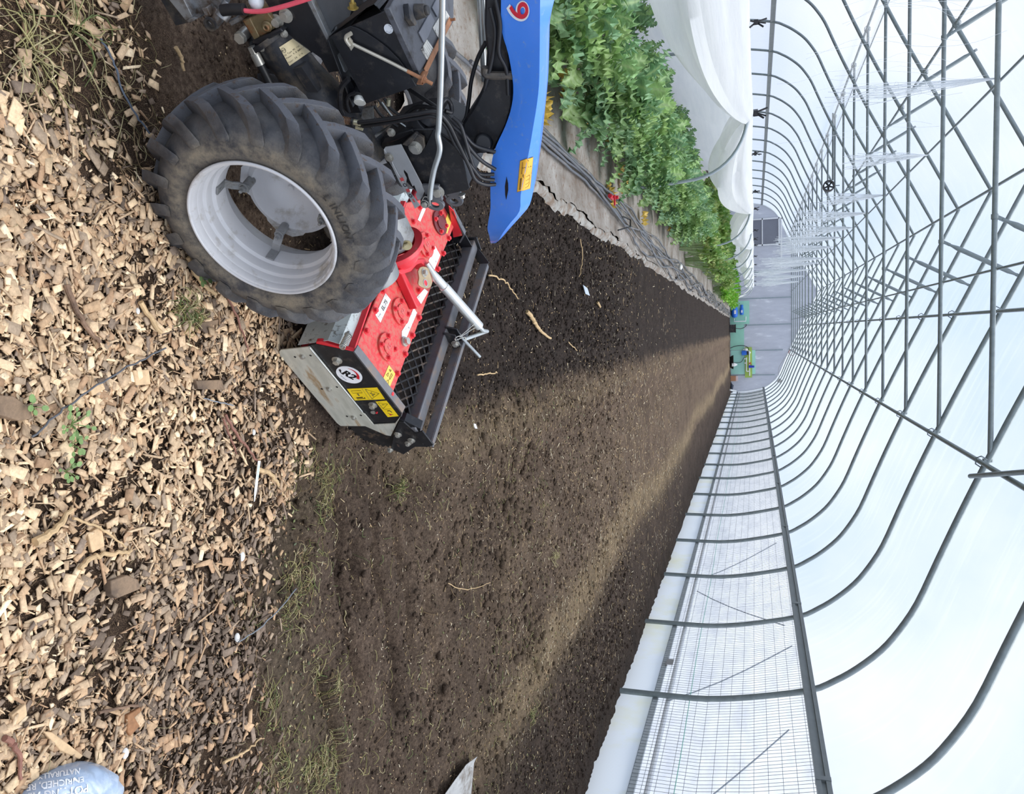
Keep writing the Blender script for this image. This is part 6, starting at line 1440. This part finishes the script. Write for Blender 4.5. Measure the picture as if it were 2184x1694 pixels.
for i, (x, y, row) in enumerate(spots):
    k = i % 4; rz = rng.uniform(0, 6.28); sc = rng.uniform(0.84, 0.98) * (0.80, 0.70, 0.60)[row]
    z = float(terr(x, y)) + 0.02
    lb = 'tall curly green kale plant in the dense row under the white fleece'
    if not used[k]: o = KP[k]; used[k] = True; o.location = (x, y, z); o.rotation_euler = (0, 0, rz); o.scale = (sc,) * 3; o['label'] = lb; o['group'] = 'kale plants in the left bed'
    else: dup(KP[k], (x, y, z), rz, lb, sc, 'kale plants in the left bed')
# further down the bed: feathery and low bright greens
def feathery(h, n, cols, wl):
    t_ = thing('leafy_herb_plant', '', 'herb plant'); S_ = MB(); L_ = []
    for i in range(n):
        yaw = rng.uniform(0, 6.28); r = rng.uniform(0.02, 0.20); b = np.array([math.cos(yaw) * r * .4, math.sin(yaw) * r * .4, 0]); e = np.array([math.cos(yaw) * r, math.sin(yaw) * r, h * rng.uniform(0.45, 0.9)])
        S_.tube([b, e], 0.004, 5, cap=False); cl = cols[rng.integers(0, len(cols))] * rng.uniform(0.8, 1.15)
        L_.append(leaf(e, yaw + rng.normal(0, 0.6), wl * rng.uniform(0.8, 1.4), wl * 0.4, rng.uniform(0.3, 1.3), rng.uniform(0.3, 1.4), cl, cl * 1.15, 9, 5))
    S_.build('stems', stem_m, t_, smooth=60); part_np('leaves', L_, leaf_m, t_); return t_
LG = [np.array(rgb(*c)[:3]) for c in ((138, 172, 86), (156, 184, 102), (122, 160, 84), (170, 186, 112))]
BG = [np.array(rgb(*c)[:3]) for c in ((112, 176, 52), (134, 192, 66), (150, 196, 80))]
for protos, ya, yb, x0s, dy, lb, gp, s0 in (([feathery(0.55, 46, LG, 0.14), feathery(0.50, 46, LG, 0.13)], 14.2, 25.5, (-1.6, -2.0, -2.4), 0.62, 'pale green feathery crop plant in the bed beyond the kale', 'feathery plants beyond the kale', 1.2),
                                         ([feathery(0.36, 44, BG, 0.17), feathery(0.33, 40, BG, 0.16)], 26.0, 41, (-1.42, -1.85, -2.25), 0.95, 'low bright green plant near the far end of the bed', 'bright greens at the far end', 1.25)):
    first = [True, True]; i = 0
    for x0 in x0s:
        for y in np.arange(ya, yb, dy):
            x = x0 + rng.normal(0, 0.08); k = i % 2; i += 1; z = float(terr(x, y)) + 0.02; rz = rng.uniform(0, 6.28)
            if first[k]: o = protos[k]; first[k] = False; o.location = (x, y, z); o['label'] = lb; o['group'] = gp; o.scale = (s0,) * 3
            else: dup(protos[k], (x, y, z), rz, lb, s0 * rng.uniform(0.85, 1.15), gp)
# fallen yellow leaves by the kale stems
for x, y, lb in ((-1.30, 4.75, 'yellowing leaf at the foot of the nearest kale beside the blue cover'), (-1.33, 7.0, 'orange-yellow leaf on the ground sheet by the kale'), (-1.36, 7.7, 'large yellow drooping leaf at the edge of the kale row'), (-1.28, 9.2, 'yellow fallen leaf beside the hoses, farthest of the near ones')):
    V, F, C = leaf(np.array([0, 0, 0.0]), rng.uniform(0, 6.28), 0.22, 0.08, 0.5, 0.9, YEL, YEL * 0.9); V = V + np.array([x, y, terr(x, y) + 0.05]); o = mesh_np('fallen_leaf', V, F, leaf_m, C, smooth=True); tag(o, lb, 'leaf')

# hoops of the low tunnel
hoop_m = pm('grey_conduit', (158, 168, 172), 0.45, 0.2, 0.1, 8)
HX, HHW, HTOP = -2.12, 0.64, 1.24
def hoop_pts(y, f0=0.0, f1=1.0):
    th = np.linspace(-0.25, PI + 0.25, 34); pts = []
    pts = [(HX + HHW, y, 0.0), (HX + HHW + 0.01, y, 0.3), (HX + HHW - 0.01, y, 0.55)]
    for t in np.linspace(0.15, PI - 0.15, 22): pts.append((HX + (HHW - 0.02) * math.cos(t), y, 0.62 + (HTOP - 0.62) * math.sin(t) ** 0.9))
    return np.array(pts + [(HX - HHW + 0.01, y, 0.55), (HX - HHW, y, 0.0)])
hy = [8.1, 14.4, 17.5, 20.6, 23.7, 26.8, 29.9, 33.0, 36.1, 39.2]
h0 = None
for i, y in enumerate(hy):
    if h0 is None: h0 = MB().tube(hoop_pts(0.0), 0.0165, 9).build('low_tunnel_hoop', hoop_m, smooth=70, base=(HX, 0, 0)); o = h0
    else: o = h0.copy(); COL.objects.link(o)
    o.location = (HX, y, float(terr(HX + HHW, y)))
    tag(o, 'grey conduit hoop over the crop bed, %s from the tractor' % ORD[i], 'hoop', 'low tunnel hoops')

# gathered white fleece along the hoop tops
t = NT('white_fleece'); co = t.world()
mp = t.t.nodes.new('ShaderNodeMapping'); mp.inputs['Scale'].default_value = (7, 0.5, 9); t.l(co, mp.inputs['Vector'])
fw = t.noise(1.4, 6, 0.62, mp.outputs[0]); c = t.ramp(fw, [(0.3, rgb(242, 243, 244)), (0.6, rgb(252, 252, 251))])
c = t.mix(t.ramp(t.noise(2.6, 7, 0.7, co), [(0.66, (0, 0, 0, 1)), (0.78, (0.3,) * 3 + (1,))]), c, rgb(222, 220, 214))
d1 = t.t.nodes.new('ShaderNodeBsdfDiffuse'); t.l(c, d1.inputs['Color']); t.l(t.bump(fw, 0.35, 0.03), d1.inputs['Normal']); tl = t.t.nodes.new('ShaderNodeBsdfTranslucent'); t.l(c, tl.inputs['Color'])
mx = t.t.nodes.new('ShaderNodeMixShader'); mx.inputs[0].default_value = 0.5; t.l(d1.outputs[0], mx.inputs[1]); t.l(tl.outputs[0], mx.inputs[2]); fleece_m = t.done(mx)
cl_y = np.array([1.9, 8.1, 14.4, 20.6, 26.8, 33.0, 39.2, 45.0])
yy = axis_pts([(2.4, 14.4, 0.07), (14.4, 40.3, 0.16)]); nr = 28; P = np.zeros((nr + 1, len(yy), 3))
sagk = {0: 0.44, 1: 0.42, 2: 0.36, 3: 0.30}
for j, y in enumerate(yy):
    k = int(np.searchsorted(cl_y, y)) - 1; k = max(0, min(k, len(cl_y) - 2)); f = (y - cl_y[k]) / (cl_y[k + 1] - cl_y[k]); s = math.sin(PI * min(max(f, 0), 1)) ** 0.75
    hgt = 0.10 + s * sagk.get(k, 0.32); wd = 0.075 + 0.10 * s; top = 1.295 - 0.02 * s
    for i in range(nr + 1):
        t_ = 2 * PI * i / nr; wob = 1 + 0.15 * math.sin(5 * t_ + y * 0.35) * s + 0.09 * math.sin(9 * t_ - y * 0.5 + 1) + 0.04 * math.sin(13 * t_ + y * 0.8)
        P[i, j] = (HX + 0.02 + wd * wob * math.cos(t_) * (1.25 - 0.35 * math.sin(t_)), y, top - hgt / 2 + hgt / 2 * math.sin(t_) * (1 if math.sin(t_) > 0 else wob))
P[nr] = P[0]
row = thing('row_cover', 'long white fleece row cover gathered up in swags along the hoop tops', 'row cover', (HX, 20, 0))
MB().grid(P).build('gathered_fleece', fleece_m, row, smooth=75, recalc=False)
def hang(y0, y1, side, zlo, name):  # flat sheet let down on the far side
    yy = np.arange(y0, y1 + 0.01, 0.12); n = 14; P = np.zeros((n, len(yy), 3))
    for i, f in enumerate(np.linspace(0, 1, n)):
        z = 1.22 + (zlo - 1.22) * f; xo = HX + side * (0.05 + (HHW + 0.03) * math.sin(min(1, f * 1.3) * PI / 2) ** 0.8)
        P[i, :, 0] = xo + (0.05 * np.sin(yy * 2.6 + f * 1.2) + 0.025 * np.sin(yy * 6.3 - f * 2)) * f ** 0.6; P[i, :, 1] = yy + 0.1 * f * np.sin(yy); P[i, :, 2] = z
    MB().grid(P).build(name, fleece_m, row, smooth=80, recalc=False)
hang(2.6, 14.3, -1, 0.06, 'hanging_fleece'); hang(23.5, 39.8, -1, 0.05, 'hanging_fleece')
P = np.zeros((8, 14, 3))
for i, f in enumerate(np.linspace(0, 1, 8)):
    for j, g in enumerate(np.linspace(0, 1, 14)): P[i, j] = (HX + 0.1 + (HHW - 0.08) * math.sin(f * PI / 2) ** .8 + 0.03 * math.sin(g * 9), 37.5 + 3.0 * g * (0.4 + 0.6 * f), 1.22 - 1.1 * f * (0.5 + 0.5 * g) - 0.1 * f)
MB().grid(P).build('end_flap', fleece_m, row, smooth=80, recalc=False)
# black spring clips
c0 = MB(); c0.tube([(0.05, 0, 0.07), (0.0, 0.0, 0.0), (-0.02, 0.03, -0.05)], 0.009, 8); c0.tube([(-0.02, 0.06, 0.10), (0.0, 0.02, 0.0), (0.04, 0.0, -0.06)], 0.009, 8); c0.tube([(0.02, -0.05, 0.09), (0.0, 0.0, 0.01)], 0.007, 8); c0.box((0, 0.01, 0), (0.05, 0.05, 0.04))
c0 = c0.build('fleece_clip', blk, base=(0, 0, 0)); nclip = 0
for y in sorted(hy + [5.25, 5.75, 9.9, 12.6, 19.2]):
    o = c0 if nclip == 0 else c0.copy()
    if nclip: COL.objects.link(o)
    o.location = (HX + 0.03, y, 1.315); o.rotation_euler = (0, 0, rng.uniform(-0.6, 0.6)); sc = 1.1 if abs(y - 8.1) < .1 else 0.7; o.scale = (sc,) * 3
    tag(o, 'black clip holding the white fleece, %s along the row' % ORD[nclip], 'clip', 'fleece clips'); nclip += 1

# ---------------------------------------------------------------- wire mesh of the right wall
m = MB(); wm_ = pm('dark_fence_wire', (104, 112, 116), 0.5, 0.2, 0.1, 20)
V = []; F = []; nv = 0
def prism_wire(a, b, r):
    global nv
    e1, e2, _ = frame_of(np.array(b) - np.array(a)); k = []
    for p in (a, b):
        for t in (0, 2.094, 4.189): k.append(np.array(p) + r * (math.cos(t) * e1 + math.sin(t) * e2))
    V.extend(k); F.extend([(nv, nv + 1, nv + 4, nv + 3), (nv + 1, nv + 2, nv + 5, nv + 4), (nv + 2, nv, nv + 3, nv + 5)]); nv += 6
def wx(z, y=0.0): return XR + 0.033 + float(np.interp(z, [0, 0.85, 1.24, 1.75], [0.0, -0.008, -0.068, -0.185]))
for i, y in enumerate(np.arange(2.5, 44.0, 0.0508)):
    j = rng.normal(0, 0.004, 4)
    for (z0, z1, q) in ((0.36, 0.85, 0), (0.85, 1.24, 1), (1.24, 1.72, 2)): prism_wire((wx(z0), y + j[q], z0), (wx(z1), y + j[q + 1], z1), 0.0017)
for z in np.arange(0.36, 1.74, 0.1016):
    for y0 in np.arange(2.5, 44, 3.0): prism_wire((wx(z), y0, z + rng.normal(0, 0.003)), (wx(z), y0 + 3.0, z + rng.normal(0, 0.003)), 0.0019)
tag(mesh_np('wire_mesh', np.array(V), np.array(F), wm_, base=(XR, 20, 0)), 'galvanised rectangular wire mesh stretched along the right wall bows', 'wire mesh')
z = 0.70; yy = np.arange(2.5, 44, 0.5); tag(MB().tube(np.stack([np.full(len(yy), wx(z) - 0.004), yy, z + 0.006 * np.sin(yy * 1.3)], -1), 0.0030, 6).build('green_line', pm('green_twine', (118, 204, 176), 0.6), smooth=60), 'thin mint-green line running along the wire mesh', 'line')
for i, (y0, z0, y1, z1) in enumerate(((4.75, 0.42, 6.55, 1.55), (7.1, 0.5, 8.3, 1.65), (8.9, 1.6, 10.3, 0.55), (10.9, 0.6, 12.4, 1.6))):
    pts = [(wx(z0 + (z1 - z0) * f) + 0.018, y0 + (y1 - y0) * f, z0 + (z1 - z0) * f) for f in np.linspace(0, 1, 6)]
    tag(MB().tube(pts, 0.006, 6).build('diagonal_line', pm('pale_cord', (184, 190, 196), 0.6), smooth=60), 'pale diagonal line behind the right wire mesh, %s from the front' % ORD[i], 'line', 'diagonal curtain lines')
m = MB(); m.box((XR + 0.012, 7.9, 0.44), (0.01, 0.13, 0.07)); tag(m.build('vent_plate', pm('grey_plate_small', (160, 158, 156), 0.6)), 'small grey plate on the clamp rail of the right wall', 'plate')

# ---------------------------------------------------------------- trellis twine, fans in the roof
tw = NT('white_twine'); bsd = tw.bsdf(rgb(232, 236, 238), 0.7); tw = tw.done(bsd)
def twine_bundle(x, y, ztop, zbot, n, spread, label):
    t_ = thing('hanging_twine_bundle', label, 'twine', (x, y, zbot), 0, 'white twine bundles in the roof'); m = MB(); l = MB()
    for i in range(n):
        a = rng.uniform(0, 6.28); k = rng.uniform(0.2, 1) * spread; zb = zbot + (ztop - zbot) * rng.uniform(0, 0.35); zz = np.linspace(ztop, zb, 7); f = np.linspace(0, 1, 7)
        pts = np.stack([x + math.cos(a) * k * f + rng.normal(0, 0.012, 7) * f, y + math.sin(a) * k * 2 * f + rng.normal(0, 0.012, 7) * f, zz], -1); m.tube(pts, 0.0016 + 0.0001 * y, 4, cap=False)
        if i % 2 == 0:
            q = pts[rng.integers(2, 6)]; l.tube([q + 0.035 * np.array([math.cos(s), math.sin(s) * 0.6, math.sin(s) * 0.8 - 0.02 * s]) * rng.uniform(0.6, 1.3) for s in np.linspace(0, 5.0, 9)], 0.0015, 4, cap=False)
    m.build('strands', tw, t_, smooth=60, recalc=False); l.build('curled_ends', tw, t_, smooth=60, recalc=False)
for i, (y, zb) in enumerate(((7.15, 1.85), (9.85, 2.25), (12.7, 2.2), (14.6, 1.9), (16.5, 1.9), (18.4, 1.7), (20.6, 1.7), (23.0, 1.4), (25.6, 1.6), (28.5, 1.2), (31.5, 1.5), (35, 1.3))):
    twine_bundle(-1.90 + rng.normal(0, 0.03), y, 3.16, zb, (20, 26, 30, 34)[min(i, 3)] + 2 * i, 0.10 + 0.05 * (i > 2), 'hanging bundle of white trellis twine, %s from the front' % ORD[i])
tcount = 0
for y in np.arange(5.6, 9.6, 0.42):
    for x in (-2.62, -2.15):
        zt_ = 3.1; L = rng.uniform(0.9, 1.7); f = np.linspace(0, 1, 8); xx = x + rng.normal(0, 0.1)
        pts = np.stack([xx + rng.normal(0, 0.012, 8) + 0.05 * np.sin(f * 6 + y), y + 0.08 * np.sin(f * 5 + xx * 9), zt_ - L * f], -1)
        tag(MB().tube(smooth_path(pts, 3), 0.0011, 4, cap=False).build('hanging_twine', tw, smooth=60, recalc=False), 'single curly white twine hanging from the front trusses', 'twine', 'loose single twines'); tcount += 1
def kY(k): return BY0 + BSP * k
p = np.array([-3.30, kY(7) - 0.05, 2.98]); f = thing('circulation_fan', 'dark round circulation fan hanging from a roof truss', 'fan', tuple(p))
MB().lathe([(-0.09, 0.10), (-0.09, 0.13), (0.09, 0.13), (0.09, 0.10)], p, (0, 1, 0), 24, closed=True).build('fan_housing', blk_m, f); m = MB(); m.cyl(p - [0, .05, 0], p + [0, .05, 0], 0.035, 16)
for k in range(5): m.box(p + 0.06 * np.array([math.cos(k * 1.257), 0, math.sin(k * 1.257)]), (0.09, 0.01, 0.035), (math.cos(k * 1.257), 0, math.sin(k * 1.257)), (0, 1, 0), (-math.sin(k * 1.257), 0, math.cos(k * 1.257)))
m.build('fan_blades', blk, f); MB().cyl(p + [0, 0, .12], p + [0, 0, .24], 0.012, 8).build('fan_hanger', galv, f)
m = MB(); m.tube([(-5.0, kY(7) + 0.05, 3.08), (-3.45, kY(7) + 0.05, 3.08)], 0.02, 8); tag(m.build('spare_pipe', galv), 'extra steel pipe tied beside the truss bar next to the fan', 'pipe')
p = np.array([-3.25, kY(9), 2.95]); m = MB(); fx = thing('hanging_heater_grid', 'small rectangular metal frame hanging under the roof left of the ridge', 'frame', tuple(p))
m.tube([p + np.array(q) for q in ((-.24, 0, -.12), (.24, 0, -.12), (.24, 0, .12), (-.24, 0, .12))], 0.014, 8, closed=True); m.build('grid_bars', galv, fx); MB().tube([p + np.array((-.1, 0, .12)), p + np.array((-.1, 0, .19))], 0.008, 6).build('grid_hook', galv, fx)

# ---------------------------------------------------------------- far end
YE = YEND - 0.05
def fb(name, mat, x0, x1, z0, z1, label, cat, y=YE, th=0.03, **kw):
    return tag(MB().box(((x0 + x1) / 2, y, (z0 + z1) / 2), (x1 - x0, th, z1 - z0)).build(name, mat, **kw), label, cat)
mint = pm('mint_board', (164, 222, 198), 0.6, 0, 0.05, 3)
fb('insulation_board', mint, -1.52, -0.26, 0.03, 1.03, 'mint green board behind the blue tank at the far end', 'board')
fb('insulation_board', mint, -0.25, 1.14, 0.03, 0.75, 'lower mint green board in the middle of the far end', 'board')
fb('insulation_board', pm('light_mint_board', (176, 230, 214), 0.6, 0, 0.05, 3), 1.16, 2.46, 0.05, 1.33, 'tall pale mint board behind the irrigation manifold', 'board')
man = thing('irrigation_manifold', 'lime green board with white pipes and blue filters on the far wall', 'manifold', (1.8, YE - 0.05, 0.79))
MB().box((1.82, YE - 0.04, 0.97), (1.66, 0.03, 0.37)).build('backing_board', pm('lime_board', (172, 202, 96), 0.6), man)
wp = pm('white_pvc', (240, 240, 238), 0.4); yp = YE - 0.12
m = MB()
for L_ in ([(1.2, 1.02), (2.55, 1.02)], [(1.55, 0.86), (2.30, 0.86)], [(1.62, 0.86), (1.62, 0.74)], [(1.85, 0.86), (1.85, 0.76)], [(2.30, 0.86), (2.30, 1.02)], [(1.2, 0.92), (1.2, 1.02)]): m.tube([(x, yp, z) for x, z in L_], 0.028, 10)
m.build('white_pipes', wp, man); MB().sphere((1.28, yp, 1.02), 0.07, 12, 8).build('white_gauge', wp, man); MB().cyl((1.30, yp - .02, 0.62), (1.30, yp - .02, 0.88), 0.12, 20).build('blue_filter_bowl', pm('bright_blue', (40, 110, 214), 0.35), man); MB().cyl((1.30, yp - .02, 0.88), (1.30, yp - .02, 0.98), 0.10, 20).build('filter_head', blk, man)
MB().cyl((2.05, yp - .02, 0.98), (2.05, yp - .02, 1.27), 0.075, 18, 0.055).build('dark_blue_filter', pm('deep_blue', (36, 52, 178), 0.35), man); MB().cyl((1.87, yp, 0.99), (1.87, yp, 1.1), 0.05, 12).build('orange_valve', pm('orange', (214, 110, 56), 0.45), man)
m = MB(); m.tube(smooth_path([(1.15, yp, 0.98), (1.02, yp, 0.95), (0.90, yp, 0.70), (0.92, yp, 0.30), (1.02, yp, 0.02)]), 0.018, 8); m.build('feed_hose', hose_m, man); m = MB(); m.tube(smooth_path([(1.55, yp, 0.74), (1.78, yp, 0.60), (1.82, yp, 0.35), (1.80, yp, 0.10)]), 0.014, 8); m.build('drain_hose', hose_m, man)
m = MB(); m.sphere((1.13, yp, 0.85), 0.10, 12, 8, (0.9, 0.8, 1.0)); m.cyl((1.13, yp, 0.70), (1.13, yp, 0.84), 0.03, 12); m.build('white_regulator', wp, man)
tk = thing('pressure_tank', 'bright blue pressure tank lying before the mint board', 'tank', (-0.92, YE - 0.28, 0.05)); MB().lathe([(-0.30, 0), (-0.28, 0.10), (-0.23, 0.155), (-0.15, 0.17), (0.15, 0.17), (0.23, 0.155), (0.28, 0.10), (0.30, 0)], (-0.92, YE - 0.28, 0.26), (1, 0, 0), 24).build('tank_body', pm('tank_blue', (38, 112, 214), 0.35), tk)
MB().box((-0.92, YE - 0.455, 0.30), (0.20, 0.006, 0.10)).build('tank_label', wp, tk); MB().box((-0.92, YE - 0.28, 0.07), (0.3, 0.2, 0.06)).build('tank_feet', blk, tk)
fl_ = thing('water_filter', 'horizontal blue water filter above the blue tank', 'filter', (-1.04, YE - 0.12, 0.62)); MB().lathe([(-0.27, 0), (-0.27, 0.07), (-0.1, 0.075), (-0.08, 0.095), (0.25, 0.095), (0.27, 0.08), (0.27, 0)], (-1.04, YE - 0.12, 0.64), (1, 0, 0), 20).build('filter_body', pm('filter_blue', (40, 116, 206), 0.35), fl_); MB().box((-0.95, YE - 0.217, 0.645), (0.14, 0.005, 0.08)).build('filter_label', wp, fl_)
m = MB(); m.tube([(-0.58, YE - 0.15, 0.24), (-0.42, YE - 0.15, 0.24), (-0.42, YE - 0.15, 0.84), (-0.66, YE - 0.15, 0.84)], 0.03, 10); tag(m.build('white_pipe', wp), 'white U-shaped pipe right of the blue tank', 'pipe')
bk = thing('black_crate', 'black crate standing in the middle of the far end', 'crate', (-0.04, YE - 0.4, 0.0)); m = MB(); m.box((-0.04, YE - 0.4, 0.15), (0.42, 0.32, 0.30)); m.build('crate_body', blk_m, bk, bevel=0.02); MB().box((-0.04, YE - 0.4, 0.315), (0.46, 0.36, 0.03)).build('crate_rim', blk, bk)
m = MB(); m.tube(smooth_path([(-0.04, YE - 0.4, 0.34), (-0.02, YE - 0.2, 0.6), (-0.14, YE - 0.12, 0.84), (-0.26, YE - 0.1, 0.86)]), 0.018, 8); tag(m.build('crate_hose', hose_m), 'black hose curving up from the black crate', 'hose')
tr = thing('black_tub', 'flat black tub on the soil under the irrigation manifold', 'tub', (1.8, YE - 0.35, 0)); MB().lathe([(0, 0.30), (0.15, 0.38), (0.17, 0.40), (0.17, 0.38), (0.03, 0.29), (0.02, 0)], (1.78, YE - 0.45, 0.02), (0, 0, 1), 28).build('tub_body', blk, tr)
m = MB(); m.cyl((1.90, YE - 0.75, 0.24), (1.90, YE - 0.75, 0.40), 0.10, 16, 0.03); m.cyl((1.90, YE - 0.75, 0.12), (1.90, YE - 0.75, 0.24), 0.10, 16); tag(m.build('white_funnel', wp), 'white funnel-shaped container in front of the black tub', 'funnel')
bx = thing('cardboard_box', 'brown cardboard box with white top near the right corner of the far end', 'box', (2.66, YE - 0.5, 0.02)); MB().box((2.66, YE - 0.5, 0.17), (0.28, 0.28, 0.30)).build('box_body', pm('cardboard', (196, 142, 108), 0.8), bx); MB().box((2.66, YE - 0.5, 0.37), (0.27, 0.27, 0.10)).build('box_contents', pm('pink_white', (232, 208, 206), 0.6), bx)
m = MB()
for k in range(5): m.tube([(2.9 + 0.07 * k, YE - 0.5 - 0.1 * (k % 2), 0.06 + 0.05 * (k % 3)), (3.3 + 0.02 * k, YE - 0.9, 0.10 + 0.03 * (k % 2))], 0.04, 8)
m = m.build('pipe_offcuts', pm('dark_slate_pipe', (66, 74, 90), 0.5)); tag(m, 'heap of dark blue-grey pipe ends in the right far corner', 'pipes', kind='stuff')
m = MB(); m.tube([(3.15, YE - 2.3, 0.05), (3.28, YE - 1.4, 0.32)], 0.05, 8); tag(m.build('white_pole', wp), 'short white pole leaning at the foot of the right wall, far end', 'pole')
m = MB(); m.tube([(1.33 + 0.16 * math.cos(t), YE - 0.12, 3.20 + 0.16 * math.sin(t)) for t in np.linspace(0, 2 * PI, 29)[:-1]], 0.022, 8, closed=True); tag(m.build('hose_coil', pm('dull_red_hose', (138, 66, 62), 0.5)), 'dull red coil of hose hung high on the far wall', 'hose coil')
fn_ = thing('wall_spotlight', 'small black lamp high on the right of the far wall', 'lamp', (2.83, YE - 0.1, 2.5)); MB().cyl((2.83, YE - 0.02, 2.58), (2.83, YE - 0.18, 2.54), 0.10, 18, 0.12).build('lamp_head', blk, fn_); MB().box((2.83, YE - 0.06, 2.70), (0.04, 0.06, 0.12)).build('lamp_bracket', blk, fn_)
m = MB(); m.tube(smooth_path([(2.80, YE - 0.1, 2.55), (2.2, YE - 0.10, 2.52), (1.75, YE - 0.10, 2.75), (1.45, YE - 0.06, 2.98)]), 0.010, 6); tag(m.build('lamp_cable', pm('grey_cable', (150, 148, 150), 0.6)), 'thin grey cable looping from the wall lamp to the hose coil', 'cable')
# window in the sliding door panel at the far left
m = MB(); x0, x1, z0, z1 = -5.86, -4.42, 1.05, 2.60
for (a, b, c_, d_) in ((x0, x0 + .07, z0, z1), (x1 - .07, x1, z0, z1), (x0, x1, z1 - .07, z1), (x0, x1, z0, z0 + .07), (x0, x1, 1.69, 1.74)): m.box(((a + b) / 2, YE - 0.02, (c_ + d_) / 2), (b - a, 0.06, d_ - c_))
wn_ = m.build('window_1', pm('white_frame', (232, 234, 236), 0.5)); tag(wn_, 'white framed dark window in the far wall on the left', kind='structure')
MB().box(((x0 + x1) / 2, YE + 0.0, (z0 + z1) / 2), (x1 - x0 - 0.06, 0.012, z1 - z0 - 0.06)).build('window_pane', pm('dusky_glass', (128, 130, 140), 0.25, 0, 0.05, 2), wn_)
m = MB(); m.box((-4.42, YE - 0.03, 2.68), (2.80, 0.06, 0.08)); m.box((-5.80, YE - 0.03, 2.66), (0.08, 0.06, 0.16)); m.box((-3.05, YE - 0.03, 2.66), (0.08, 0.06, 0.14)); tag(m.build('trim_6', pm('white_track', (230, 232, 234), 0.5)), 'white door track above the far window', kind='structure')
